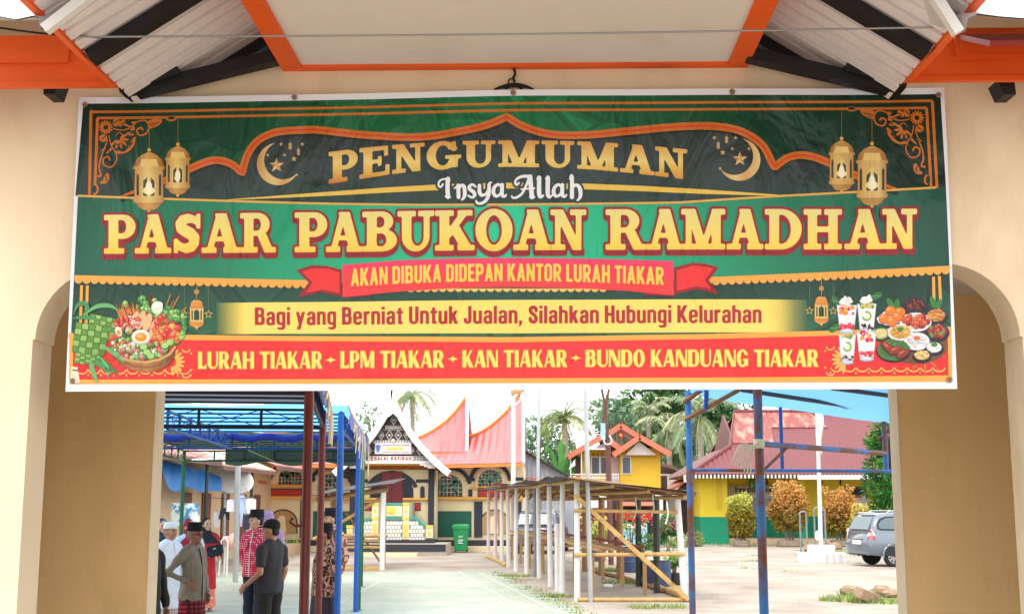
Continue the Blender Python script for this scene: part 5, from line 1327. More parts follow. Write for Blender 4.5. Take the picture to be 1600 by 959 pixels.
# extra short post and grey pipe leaning by the left row
p = gnd(871, 923); G().tube([p, p + V((0, 0, 1.42))], .058, 10).build('short_post', M_WHITE, st)
p = gnd(837, 901); G().tube([p, p + V((-.02, 0, 2.22))], .05, 10).build('grey_post', mat('grey_pipe', S(128, 132, 136), rough=.4, metal=.4), st)
def row_at(rowp, Y):
    ys = [p.y for p in rowp]; xs = [p.x for p in rowp]
    o_ = np.argsort(ys); return float(np.interp(Y, np.array(ys)[o_], np.array(xs)[o_]))
Yn, Yfa = lf[-1].y, lf[0].y
rowR = rf + [V((rf[0].x + (lf[0].x - lf[3].x) * 1.4, Yfa, 0))]
zL = lambda Y: 2.30 + .02 * math.sin(Y * 1.3); zR = lambda Y: 1.98 + .0 * Y
rn = random.Random(5)
n_s = 9; step = (Yfa - Yn + 1.2) / n_s
for i in range(n_s):
    ya = Yn - .55 + step * i; yb = ya + step + .25
    m_ = [M_ROOFD, M_ROOFG, M_ROOFG, M_ROOFD, M_ROOFG, M_ROOFR, M_ROOFG, M_ROOFBL, M_ROOFR][i]
    rows = []; ov = rn.uniform(.30, .5)
    for j in range(9):
        t_ = j / 8; rr = []
        for k in range(7):
            Y = ya + (yb - ya) * k / 6
            x0, x1 = row_at(lf, Y) - ov, row_at(rowR, Y) + .25
            z = zL(Y) + (zR(Y) - zL(Y)) * t_ + .10 + .02 * (i % 2) + .015 * math.sin(9 * t_ + Y * 3) - .05 * math.sin(PI * t_)
            if t_ < .2: z -= (0.2 - t_) * (.25 + .2 * math.sin(i * 2.1))
            rr.append(V((x0 + (x1 - x0) * t_, Y, z)))
        rows.append(rr)
    g = G(); g.loft(rows, closed=False); g.loft([[p + V((0, 0, -.012)) for p in r_] for r_ in rows][::-1], closed=False)
    g.build('roof_sheet', m_, st, smooth=True)
for Y in np.linspace(Yn - .2, Yfa, 11):
    a = V((row_at(lf, Y) - .15, Y, zL(Y) + .03)); b = V((row_at(rowR, Y) + .22, Y, zR(Y) + .03))
    bamboo(a, b, .034).build('rafter', M_BAM_B, st)
for dx in (.0, .33, .66, 1.0):
    pts = [V((row_at(lf, Y) + (row_at(rowR, Y) - row_at(lf, Y)) * dx, Y, zL(Y) + (zR(Y) - zL(Y)) * dx - .02)) for Y in np.linspace(Yn - .4, Yfa, 8)]
    G().tube(pts, .04, 7).build('purlin', M_BAM, st)
# near end frame
a, b = lf[-1], rf[-1]
bamboo(a + V((-.05, -.06, .87)), b + V((-.0, -.06, .89)), .038).build('rail', M_BAM, st)
bamboo(a + V((-.05, -.06, 1.71)), b + V((-.12, -.06, 1.68)), .034).build('rail', M_BAM, st)
bamboo(a + V((.0, -.09, .04)), b + V((.08, -.09, .04)), .04).build('rail', M_BAM, st)
g = G(); g.bar(at(898, 773, Yn - .13), at(1076, 936, Yn - .13), .04, .085); g.build('diagonal_brace', M_BAM, st)
bamboo(gnd(1022, 918) + V((0, 0, .06)), gnd(1068, 936) + V((0, 0, .06)), .055).build('rail', M_BAM, st)
# long slatted counter inside
for k, (xo, zz, m_) in enumerate(((.35, .92, M_BAM), (.62, .93, M_BAM), (.92, .92, M_BAM_B), (1.2, .98, M_REDP))):
    pts = [V((row_at(lf, Y) + xo + .25, Y, zz)) for Y in np.linspace(Yn + 1.0, Yfa - 1, 7)]
    G().tube(pts, .035, 6).build('counter_pole', m_, st)
for Y in np.linspace(Yn + 1.6, Yfa - 2, 7):
    x0 = row_at(lf, Y) + .4; x1 = row_at(rowR, Y) - .1
    G().bar((x0, Y, .80), (x1, Y, .84), .09, .05).build('counter_board', M_PLANK, st)
    for x in (x0 + .15, x1 - .3):
        G().box(x - .04, x + .04, Y - .04, Y + .04, 0, .8).build('counter_leg', M_PLANK, st)
# kerb boards on the ground beside the left and right rows
G().tube([p + V((-.08, 0, .04)) for p in lf[:4]], .05, 6).build('ground_board', M_BAM, st)
G().tube([p + V((.12, 0, .05)) for p in rf[:-1]], .05, 6).build('ground_board', M_BAM_B, st)
for x, y, Y in ((1020, 772, 24.5), (993, 776, 26), (1042, 783, 24), (806, 783, 37), (845, 778, 33)):
    p = at(x, y, Y); g = G(); g.tube([p, p + V((.02, 0, -.25)), p + V((-.03, 0, -.42))], .014, 5); g.build('tie_string', M_RIB, st)

# smaller stall on the left, in front of the hall
s2 = thing('market_stall', 'small lean-to stall with a grey sheet roof on white posts, in front of the hall', 'market stall', tuple(gnd(560, 888)))
pf = gnd(597, 890); Yl = pf.y
ql = V((wx(501, Yl - .3, 830), Yl - .3, 0))
G().tube([pf, pf + V((0, 0, 2.22))], .075, 12).build('post', M_WHITE, s2); G().tube([ql, ql + V((0, 0, 1.98))], .085, 12).build('post', M_WHITE, s2)
for px, Y, r_ in ((520, Yl + 2.2, .10), (527, Yl + 2.4, .09), (600, Yl + 2.6, .06)):
    x = wx(px, Y, 830); bamboo((x, Y, 0), (x, Y, 2.2), r_).build('post', M_BAM_B, s2)
rows = []
for j in range(8):
    t_ = j / 7; xa, xb = wx(490, Yl, 770) , wx(617, Yl, 760)
    rows.append([V((xa + (xb - xa) * t_, Yl - .5 + 3.6 * k / 5, 2.06 + .34 * t_ + .22 * k / 5 + .012 * math.sin(t_ * 30))) for k in range(6)])
g = G(); g.loft(rows, closed=False); g.loft([[p + V((0, 0, -.012)) for p in r_] for r_ in rows][::-1], closed=False); g.build('roof_sheet', mat('old_dark_sheet', S(60, 56, 54), rough=.8, var=.2), s2)
bamboo(V((wx(495, Yl, 780), Yl - .1, 1.94)), V((wx(606, Yl, 775), Yl - .1, 2.24)), .07).build('beam', M_BAM_B, s2)
bamboo(at(490, 842, Yl + .2), at(598, 776, Yl + .2), .045).build('diagonal_brace', M_BAM, s2); bamboo(at(540, 800, Yl + 1), at(596, 880, Yl + 1), .03).build('diagonal_brace', M_BAM_B, s2)
for z, yy in ((.95, 0), (.62, .2), (.9, 1.2)):
    bamboo(V((ql.x, Yl + yy, z)), V((pf.x, Yl + yy, z)), .04).build('rail', M_BAM, s2)
G().bar(V((wx(512, Yl + .8, 845), Yl + .8, .78)), V((wx(596, Yl + .8, 845), Yl + .8, .78)), .8, .05).build('counter_board', M_PLANK, s2)
G().bar(V((ql.x, Yl, .06)), V((pf.x, Yl, .06)), .10, .09).build('ground_board', M_BAM, s2)

# ---------------------------------------------------------------- poles
M_GALV = mat('galvanised_pipe', S(176, 182, 186), rough=0.35, metal=0.5, var=0.1, scale=7)
M_POLEW = mat('white_pole', S(226, 226, 226, .85), rough=0.5, var=0.06)
M_UPOLE = mat('brown_steel_pole', S(98, 62, 58), rough=0.6, var=0.2, scale=8)
p = gnd(923, 940); o = G().tube([p, p + V((-.08, 0, 5.2))], .047, 10).build('metal_pole', M_GALV, loc=tuple(p)); tag(o, 'tall plain grey metal pole standing in front of the long stall', 'pole')
p = gnd(838, 899); o = G().tube([p, p + V((.12, 0, 6.6))], .045, 10).build('metal_pole', M_GALV, loc=tuple(p)); tag(o, 'thin grey pole rising behind the left row of the long stall', 'pole')
p = V((wx(802, 45, 760), 45.0, 0)); wp_ = thing('lamp_pole', 'white pole topped with a short slanted board, in front of the red horned roof', 'pole', tuple(p))
G().tube([p, p + V((0, 0, 6.0))], .085, 10).build('pole', M_POLEW, wp_)
G().bar(at(798, 614, 45), at(819, 608, 45), .3, .14).build('top_board', M_PLANK, wp_)
G().tube(spline([at(801, 635, 44.9), at(812, 626, 44.9), at(816, 612, 44.9)], 5), .04, 6).build('loop_wire', M_WHITE, wp_)
Yu = gnd(955, 882).y; p = gnd(955, 882)
up = thing('utility_pole', 'brown steel utility pole with two bent prongs and coiled cables, before the yellow house', 'utility pole', tuple(p))
G().tube([p, at(950, 700, Yu), at(945, 648, Yu)], .085, 10).build('pole', M_UPOLE, up)
G().tube(spline([at(945, 650, Yu), at(944.5, 630, Yu), at(941, 612, Yu), at(939, 600, Yu)], 5), .04, 7).build('prong', M_UPOLE, up)
G().tube(spline([at(945.5, 650, Yu), at(948, 628, Yu), at(951, 610, Yu), at(952, 600, Yu)], 5), .04, 7).build('prong', M_UPOLE, up)
G().tube(spline([at(946, 672, Yu - .1), at(943, 684, Yu - .15), at(946, 693, Yu - .2), at(953, 693, Yu - .2), at(956, 688, Yu - .2), at(952, 680, Yu - .1)], 6), .022, 6).build('cable_coil', M_POLEW, up)
G().box(*(lambda q: (q.x - .1, q.x + .04, Yu - .16, Yu - .09, q.z - .25, q.z + .25))(at(943.5, 674, Yu))).build('junction_box', mat('pale_box', S(150, 190, 214)), up)
# ================================================================ buildings around the yard
M_HCREAM = mat('pale_cream_wall', S(244, 226, 184, .82), rough=0.8, var=0.04, scale=1.0)
M_NAVYB = mat('navy_band_paint', S(46, 50, 62), rough=0.6, var=0.1)
M_YLINE = mat('amber_ledge_paint', S(240, 176, 72, .85), rough=0.6, var=0.05)
M_GPANEL = mat('dark_green_paint', S(30, 92, 78), rough=0.6, var=0.08)
M_RPANEL = mat('dull_red_paint', S(178, 52, 50), rough=0.6, var=0.06)
M_GLASSD = mat('dark_glass', S(60, 58, 62), rough=0.15, var=0.2, scale=3, spec=.6)
M_GRILLE = mat('window_grille', S(196, 178, 160), rough=0.5)
M_VINE = mat('leaf_ornament', S(76, 140, 116), rough=0.6)
M_DOOR = mat('maroon_door', S(112, 34, 42), rough=0.45, var=0.1)
M_ROOFP = mat('coral_metal_roof', S(220, 114, 112, .78), rough=0.45, var=0.08, scale=.6, wave=('X', 3.2, .05), second=S(198, 94, 96, .76), sfac=(.5, .7), sscale=1.0, stretch=(2.5, .4, .4))
M_ROOFE = mat('orange_roof_edge', S(238, 140, 60, .85), rough=0.5)
M_WTRIM = mat('white_trim', S(240, 240, 240, .88), rough=0.5, var=0.03)
M_TEAL = mat('teal_coping', S(70, 146, 132), rough=0.6)
M_YPANEL = mat('yellow_panel', S(244, 208, 92, .85), rough=0.6)
M_TILE = mat('white_scale_tile', S(240, 238, 226, .85), rough=0.6, var=0.05)
M_TANSH = mat('niche_shade', S(214, 176, 120, .6), rough=.8, var=.05)  # shade of the arched recesses, painted as a darker tan
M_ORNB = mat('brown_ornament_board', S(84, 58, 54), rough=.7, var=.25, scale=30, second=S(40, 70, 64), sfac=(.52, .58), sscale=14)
M_ORNW = mat('white_ornament', S(226, 224, 220, .85), rough=.6)
M_ORNR = mat('red_letters', S(170, 40, 50), rough=.6)
YH = 50.0
def hx(px, Y=YH): return wx(px, Y, 780)
def hz(py, Y=YH): return wz(py, Y, 611)
hall = thing('traditional_hall', 'cream hall with coral horned roofs and a carved white gable, behind the yard', 'hall', (hx(611), YH, 0))
def panel(name, m, px0, px1, py0, py1, out=.03, Y=YH, th=.06, parent=hall):
    return G().box(hx(px0, Y), hx(px1, Y), Y - out, Y - out + th, hz(py1, Y), hz(py0, Y)).build(name, m, parent)
def pstroke(g, pts, wd, Y, out, th=.05):
    """flat band along photo points, on plane Y"""
    P_ = [V((p[0], p[1])) for p in pts]; n = len(P_)
    for i in range(n - 1):
        d = (P_[i + 1] - P_[i]).normalized(); nn = V((-d.y, d.x)) * wd / 2; ex = d * .3
        q = [P_[i] + nn - ex, P_[i + 1] + nn + ex, P_[i + 1] - nn + ex, P_[i] - nn - ex]
        g.prism([V((hx(a.x, Y), Y - out - .0012 * (i % 2), hz(a.y, Y))) for a in q], (0, th, 0))
    return g
def apoly(name, m, pts, Y, out=.03, th=.05, parent=hall):
    g = G(); g.prism([V((hx(x, Y), Y - out, hz(y, Y))) for x, y in pts], (0, th, 0)); return g.build(name, m, parent)
# body
g = G(); g.box(hx(405), hx(818), YH, YH + 9, 0, hz(726)); g.build('wall', M_HCREAM, hall)
g = G(); g.box(hx(400), hx(822), YH - .25, YH, 0, hz(843)); g.build('plinth', M_NAVYB, hall)
g = G(); g.box(hx(398), hx(824), YH - .9, YH - .25, 0, hz(852)); g.build('plinth_step', M_HCREAM, hall)
def arch_window(cx, half, top, base, name='window', grille=True):
    pts = [(cx - half, base)] + arc(cx, top + half * .92, half, half * .92, 180, 360, 14) + [(cx + half, base)]
    fr = [(cx - half - 5, base)] + arc(cx, top + half * .92, half + 5, half * .92 + 5, 180, 360, 14) + [(cx + half + 5, base)]
    w_ = apoly(name, M_HCREAM, fr, YH, .06, .05)
    o = apoly('pane', M_GLASSD, pts, YH, .075, .03, parent=w_)
    if grille:
        g = G()
        for k in range(1, 7):
            x = cx - half + 2 * half * k / 7; yt = top + half * .92 - half * .92 * math.sqrt(max(0, 1 - ((x - cx) / half) ** 2))
            g.box(hx(x) - .014, hx(x) + .014, YH - .10, YH - .085, hz(base), hz(yt))
        for k in range(1, 5):
            y = base - (base - top) * k / 5; hw = half if y > top + half * .92 else half * math.sqrt(max(0, 1 - ((top + half * .92 - y) / (half * .92)) ** 2))
            g.box(hx(cx - hw), hx(cx + hw), YH - .112, YH - .102, hz(y) - .014, hz(y) + .014)
        g.build('grille', M_GRILLE, w_)
        g = G(); rn = random.Random(int(cx))
        for k in range(16):
            x = cx + rn.uniform(-.75, .75) * half; y = base - (base - top) * rn.uniform(.12, .8)
            c = V((hx(x), YH - .125, hz(y))); a = rn.uniform(0, PI)
            g.prism([c + V((.13 * math.cos(a), 0, .13 * math.sin(a))), c + V((.06 * math.cos(a + 1.57), 0, .06 * math.sin(a + 1.57))), c - V((.13 * math.cos(a), 0, .13 * math.sin(a))), c - V((.06 * math.cos(a + 1.57), 0, .06 * math.sin(a + 1.57)))], (0, .012, 0))
        g.build('leaf_ornament', M_VINE, w_)
    g = G(); bd = arc(cx, top + half * .92, half + 12, half * .92 + 11, 190, 350, 14)
    pstroke(g, bd, 6, YH, .05); g.build('arch_band', M_NAVYB, hall)
for cx, half, top_, base in ((453, 18, 731, 756), (766, 18.5, 734, 759), (516, 20, 740, 774), (702, 20.5, 741.5, 775)):
    arch_window(cx, half, top_, base)
g = G()
for a, b in ((405, 424), (794, 818)): g = G(); pstroke(g, [(a, 746 if a < 600 else 748), (b, 746 if a < 600 else 748)], 5, YH, .045); g.build('wall_band', M_NAVYB, hall)
for a, b in ((478, 492), (728, 742)): g = G(); pstroke(g, [(a, 749), (b, 749)], 5, YH, .045); g.build('wall_band', M_NAVYB, hall)
for a, b, y in ((404, 484, 758.5), (738, 818, 761), (404, 484, 776.5), (660, 818, 778), (404 + 80, 560, 778)):
    panel('ledge', M_YLINE, a, b, y - 1.8, y + 1.8, .16, th=.2)
for a, b, y0, y1 in ((423, 470, 764, 774), (748, 800, 766, 775)):
    panel('red_panel_border', M_NAVYB, a - 1.5, b + 1.5, y0 - 1.5, y1 + 1.5, .03); panel('red_panel', M_RPANEL, a, b, y0, y1, .05)
for a, b, y0, y1 in ((672, 737, 798, 838), (490, 556, 798, 838)):
    panel('green_panel', M_GPANEL, a, b, y0, y1, .03)
for a, b, y0, y1 in ((411, 420.5, 781, 840), (741, 754, 783, 838), (470, 482, 781, 840), (806, 815, 783, 838), (732, 738, 764, 775), (480, 486, 762, 774)):
    panel('pilaster', M_NAVYB, a, b, y0, y1, .05)
for cx in (443, 773):
    pts = [(cx - 21, 833)] + arc(cx, 816, 21, 19, 180, 360, 12) + [(cx + 21, 833)]
    apoly('niche_border', M_NAVYB, [(cx - 23, 833)] + arc(cx, 816, 23, 21, 180, 360, 12) + [(cx + 23, 833)], YH, .03)
    apoly('niche', M_TANSH, pts, YH, .045); apoly('niche_arch', M_HCREAM, [(cx - 9, 833)] + arc(cx - 1, 818, 9, 13, 180, 300, 9) + [(cx + 6, 833)], YH, .06)  # flat panels: recess shade painted in tan, lighter arch laid over it
# porch block
YP = 47.6
def px_(x): return hx(x, YP)
g = G(); g.box(px_(548), px_(677), YP, YH - .26, hz(843, YP), hz(733, YP)); g.build('porch_wall', M_HCREAM, hall)
for a, b in ((547, 556), (669.5, 678)):
    panel('porch_column', M_NAVYB, a, b, 733, 836, .12, YP, .3)
g = G(); pstroke(g, arc(612, 772, 40, 34, 200, 340, 18), 6, YP, .05); pstroke(g, [(556, 751), (574, 751)], 5, YP, .048); pstroke(g, [(650, 751), (670, 751)], 5, YP, .048); g.build('arch_band', M_NAVYB, hall)
w_ = apoly('door_surround', M_NAVYB, [(578, 777)] + arc(612, 770, 34, 32, 186, 354, 16) + [(646, 777)], YP, .04)
panel('door', M_DOOR, 596.5, 629, 736.5, 784, .08, YP, .05); G_ = G()
G_.box(px_(612.5) - .01, px_(612.5) + .01, YP - .095, YP - .082, hz(784, YP), hz(737, YP)); G_.build('door_gap', M_NAVYB, hall)
g = G()
for cx in (588, 638):
    for k in range(3): 
        for j in (-1, 1): g.ell((px_(cx + j * 3.2), YP - .06, hz(756 + 8 * k, YP)), (.05, .02, .07))
g.build('fanlight_ornament', M_NAVYB, hall)
for cx in (564, 660):
    apoly('slot_border', M_NAVYB, [(cx - 3.4, 777)] + arc(cx, 763, 3.4, 4, 180, 360, 8) + [(cx + 3.4, 777)], YP, .045)
panel('ledge', M_YLINE, 630, 669, 777.5, 780.5, .16, YP, .2); panel('ledge', M_YLINE, 557, 595, 777.5, 780.5, .16, YP, .2)
for a, b in ((566, 580), (641.5, 656.5)):
    panel('red_panel_border', M_NAVYB, a - 1, b + 1, 785, 797, .03, YP); panel('red_panel', M_RPANEL, a, b, 786, 796, .05, YP)
# stair parapet with scale tiles
YS = YP - 1.1
def sx(x): return hx(x, YS)
def szz(y): return hz(y, YS)
par = [(544, 842), (544, 822), (556, 820), (566, 812), (578, 808), (582, 807), (582, 785), (644, 785), (644, 808), (654, 808), (662, 815), (668, 822), (677, 821), (677, 842)]
g = G(); g.prism([V((sx(x), YS, szz(y))) for x, y in par], (0, 1.0, 0)); g.build('stair_parapet', mat('parapet_joint', S(150, 148, 132), rough=.8), hall)
TG_ = [G(), G(), G()]
inside = lambda x, y: (584 < x < 588 + 0 or 599 < x < 629 or (640 < x < 664 and y > 812 + max(0, (x - 648) * .55)) or (557 < x < 584 and y > 812 + max(0, (575 - x) * .4))) and 811 < y < 842
for r_ in range(5):
    for c in range(26):
        x = 552 + c * 5.0 + (2.5 if r_ % 2 else 0); y = 814 + r_ * 6.2
        if inside(x, y + 2.5):
            pts = [(x - 2.1, y + 1), (x - 1.2, y), (x + 1.2, y), (x + 2.1, y + 1), (x + 2.1, y + 4.8), (x + 1.2, y + 5.8), (x - 1.2, y + 5.8), (x - 2.1, y + 4.8)]
            TG_[0 if x < 590 else 1 if x < 632 else 2].prism([V((sx(a), YS - .03, szz(b))) for a, b in pts], (0, .04, 0))
for g in TG_: g.build('scale_tiles', M_TILE, hall)
for a, b, y0, y1, m_ in ((601, 629, 785, 789.5, M_TEAL), (600, 629, 807, 811, M_TEAL), (601, 629, 790, 806, M_HCREAM), (630, 640, 785, 842, M_HCREAM), (582, 592, 785, 842, M_HCREAM), (666, 677, 820, 840, M_HCREAM), (543, 552, 820, 840, M_HCREAM)):
    panel('parapet_face', m_, a, b, y0, y1, .05, YS, .06)
for cx in (586.5, 634.5):
    panel('yellow_strip', M_YPANEL, cx - 2.6, cx + 2.6, 817, 838, .07, YS, .03); panel('yellow_cap', M_YPANEL, cx - 5, cx + 5, 785, 789, .07, YS, .03); panel('yellow_cap', M_YPANEL, cx - 5, cx + 5, 807, 811, .07, YS, .03)
    apoly('yellow_diamond', M_YPANEL, [(cx - 2, 797), (cx, 793), (cx + 2, 797), (cx, 801)], YS, .07, .03)
for cx in (671.5, 547.5):
    panel('yellow_cap', M_YPANEL, cx - 5, cx + 5, 820, 824, .07, YS, .03); apoly('yellow_diamond', M_YPANEL, [(cx - 2.4, 832), (cx, 827), (cx + 2.4, 832), (cx, 837)], YS, .07, .03)
g = G(); g.ell((sx(611), YS - .055, szz(797)), (.20, .02, .15), nu=18); g.build('sun_ornament', M_YPANEL, hall)
g = G(); pstroke(g, [(640, 809), (650, 809), (656, 813), (660, 818), (666, 822)], 4, YS, .05); pstroke(g, [(582, 809), (573, 811), (566, 815), (560, 819)], 4, YS, .05); g.build('sloping_coping', M_TEAL, hall)
g = G(); g.box(hx(538, YS - .3), hx(678, YS - .3), YS - .45, YP, 0, hz(843, YS - .3)); g.build('stair_base', M_NAVYB, hall)
g = G(); g.box(hx(520, YS - 1), hx(699, YS - 1), YS - 1.3, YP, 0, hz(849, YS - 1)); g.build('landing', mat('landing_concrete', S(190, 176, 160, .8), rough=.85), hall)
panel('landing_face', M_NAVYB, 520, 697, 850, 861, .02, YS - 1.3, .02)
G().box(hx(570, 45), hx(654, 45), 44.6, 45.0, 0, .12).build('kerb_step', M_HCREAM, hall)
# carved gable
YG = YP - .9
def gx(x): return hx(x, YG)
def gz(y): return hz(y, YG)
tri = [(548, 722), (560, 708), (572, 697), (586, 683), (597, 668), (605, 655), (613, 647), (621, 655), (629, 668), (640, 683), (653, 697), (665, 708), (679, 722)]
g = G(); g.prism([V((gx(x), YG, gz(y))) for x, y in tri], (0, .2, 0)); g.build('gable_board', M_ORNB, hall)
g = G()
for x, y, r_ in ((613.5, 656, 6.5), (594, 679.5, 6), (607, 679.5, 7), (621, 679.5, 7), (634, 679.5, 6), (574, 703.5, 6.5), (561, 706, 4), (587, 703.5, 5), (642, 703.5, 5), (655.5, 703.5, 6.5), (668, 707, 4)):
    for a, b in (((0, -r_ * 1.1), (r_ * .75, 0)), ((r_ * .75, 0), (0, r_ * 1.1)), ((0, r_ * 1.1), (-r_ * .75, 0)), ((-r_ * .75, 0), (0, -r_ * 1.1))):
        pstroke(g, [(x + a[0], y + a[1]), (x + b[0], y + b[1])], 1.1, YG, .03, .04)
    g.ell((gx(x), YG - .03, gz(y)), (.055, .03, .05), nu=8, nv=5)
for y, a, b in ((665, 600, 627), (671, 597, 630), (688, 584, 643), (692, 580, 647), (713, 556, 672), (719, 550, 678)):
    pstroke(g, [(a, y), (b, y)], .9, YG, .026, .04)
for a, b, y, k in ((600, 626, 668, 7), (582, 644, 690, 14), (556, 585, 716, 6), (643, 676, 716, 7)):
    for i in range(k):
        x = a + (b - a) * (i + .5) / k; g.box(gx(x) - .035, gx(x) + .035, YG - .035, YG, gz(y + 1.6), gz(y - 1.6))
g.build('carved_ornament', M_ORNW, hall)
nb = panel('name_board', mat('striped_board', S(236, 234, 236, .9), rough=.5), 585, 642, 691.5, 709, .09, YG, .05)
g = G()
for y, a, b in ((695.5, 597, 638), (706.5, 597, 638)): pstroke(g, [(a, y), (a + 14, y)], .9, YG, .10, .02); pstroke(g, [(a + 16, y), (a + 27, y)], .9, YG, .10, .02); pstroke(g, [(a + 29, y), (b, y)], .9, YG, .10, .02)
g.build('board_lines', M_ORNR, nb)
g = G()
for x in (607.5, 616, 625.5): g.box(gx(x) - .10, gx(x) + .10, YG - .11, YG - .092, gz(702.6), gz(698.2))
g.build('board_marks', M_YPANEL, nb)
g = G(); 
for k in range(3): g.ell((gx(590), YG - .1, gz(697 + 3.6 * k)), (.10 - .02 * k, .015, .05), nu=8, nv=5)
g.build('board_emblem', mat('emblem_blue', S(90, 130, 220)), nb)
G().ell((gx(613.5), YG - .12, gz(688.5)), .075).build('gable_lamp', M_WTRIM, hall, smooth=True)
# lettering over the porch
PR2 = Print(); PR_keep = PR; PR = PR2
sans('BALAI BATIRAH', 584, 642, lambda x: 718.5, lambda x: 5.4, (1, 1, 1), 0, CG, .2, .5, None, .07)
PR = PR_keep
panel('letter_strip', M_ORNW, 582, 644, 712.2, 719.4, .055, YG, .03)
g = G()
for pts, _, _, _ in PR2.polys: g.quad(*[V((gx(x), YG - .06, gz(y))) for x, y in pts][::-1])
g.build('lettering', M_ORNR, hall)
g = G(); g.box(gx(544), gx(682), YG - .1, YG + .3, gz(724), gz(720)); g.build('gable_base', M_WTRIM, hall)
panel('ledge', M_YLINE, 558, 668, 724.4, 727, .0, YG + .3, .1)
for s_ in (-1, 1):
    g = G()
    for k, (dx, w1) in enumerate(((0, 12), (3, 8), (6, 5))):
        g.box(min(gx(613 + s_ * 67), gx(613 + s_ * (67 - 24 + 6 * k))), max(gx(613 + s_ * 67), gx(613 + s_ * (67 - 24 + 6 * k))), YG - .12 - .002 * k, YG + .1, gz(727 + 2.2 * k), gz(724.5 + 2.2 * k))
    g.build('eave_bracket', M_ORNW, hall)
    # barge board: curved white board from the horn to the low eave
    cv = spline([(613, 604), (613 + s_ * 4, 622), (613 + s_ * 10, 638), (613 + s_ * 20, 656), (613 + s_ * 34, 678), (613 + s_ * 52, 700), (613 + s_ * 72, 720), (613 + s_ * 92, 737)], 5)
    top_, bot_ = [], []
    for i, p in enumerate(cv):
        d = (cv[min(i + 1, len(cv) - 1)] - cv[max(0, i - 1)]).normalized(); nn = V((d.y, -d.x)) * (1 if s_ > 0 else -1)
        wd = 2.5 + 6.5 * min(1, i / 8)
        top_.append(p + nn * 1.0); bot_.append(p - nn * wd)
    g = G(); g.prism([V((gx(p.x), YG - .45, gz(p.y))) for p in top_ + bot_[::-1]], (0, .16, 0)); g.build('barge_board', M_WTRIM, hall)
    g = G(); rows = [[V((gx(p.x), Y, gz(p.y))) for p in bot_[6:]] for Y in (YG - .28, YG + .5, YP + 1.2)]
    g.loft(rows, closed=False); g.build('porch_roof', M_ROOFP, hall)
    g = G(); rows = [[V((gx(p.x), Y, gz(p.y + 1.5))) for p in bot_[8:]] for Y in (YG - .26, YG + .5, YP + 1.1)]
    g.loft(rows, closed=False); g.build('porch_roof_lining', M_NAVYB, hall)
apoly('horn_face', M_WTRIM, [(606, 652), (609, 636), (613, 604), (617, 636), (620, 652), (613, 646)], YG - .3, .2, .1)
# horned saddle roofs
def saddle(name, curve, px0, px1, eave_y, Ye, Yr, mirror=611, thick=.05):
    """curve: photo points of the ridge on the right half (on plane Yr); eave_y(px) on plane Ye"""
    n = 26; R_ = []
    half = px1 - mirror
    for i in range(-n, n + 1):
        u = i / n; pxv = mirror + half * abs(u); yv = interp([c[0] for c in curve], [c[1] for c in curve], pxv)
        zr = wz(yv, Yr, 700); X = wx(mirror, Yr, 780) + (wx(pxv, Yr, 780) - wx(mirror, Yr, 780)) * (1 if u >= 0 else -1)
        ze = wz(eave_y(pxv), Ye, 700); Xe = wx(mirror, Ye, 780) + (wx(pxv, Ye, 780) - wx(mirror, Ye, 780)) * (1 if u >= 0 else -1)
        row = []
        for k in range(9):
            t_ = k / 8; row.append(V((Xe + (X - Xe) * t_, Ye + (Yr - Ye) * t_, ze + (zr - ze) * (t_ ** 1.12))))
        for k in range(7, -1, -1):
            t_ = k / 8; row.append(V((Xe + (X - Xe) * t_, 2 * Yr - (Ye + (Yr - Ye) * t_), ze + (zr - ze) * (t_ ** 1.12))))
        R_.append(row)
    g = G(); g.loft(R_, closed=False); g.loft([[p + V((0, 0, -thick)) for p in r_] for r_ in R_][::-1], closed=False)
    o = g.build(name, M_ROOFP, hall)
    g = G(); g.tube([r_[8] + V((0, 0, .04)) for r_ in R_], .09, 6); g.build('ridge_cap', M_ROOFE, hall)
    for e in (0, -1):
        g = G()
        for a, b in zip(R_[e][:-1], R_[e][1:]): g.bar(a, b, .12, .14)
        g.build('roof_end_trim', M_WTRIM, hall)
        k = R_[e][8]; G().tube([k, k + V((0, 0, .35)), k + V((0, 0, .8))], [.10, .07, .03], 8).build('finial', M_WTRIM, hall)
    g = G(); g.bar(R_[0][0] + V((0, 0, -.08)), R_[n][0] + V((0, 0, -.08)), .06, .12); g.bar(R_[n][0] + V((0, 0, -.08)), R_[-1][0] + V((0, 0, -.08)), .06, .12); g.build('eave_trim', M_ROOFE, hall)
    return R_
rv1 = spline([(611, 688), (680, 688), (729, 684), (760, 671), (790, 646), (808, 623), (818, 606)], 6)
rv2 = spline([(611, 694), (655, 684), (690, 664), (712, 643), (729, 620)], 6)
saddle('main_roof', [(p.x, p.y) for p in rv1], 404, 818, lambda x: 727 - (x - 611) * .022, 48.9, 54.5)
saddle('upper_roof', [(p.x, p.y) for p in rv2], 493, 729, lambda x: 706, 51.6, 54.2)
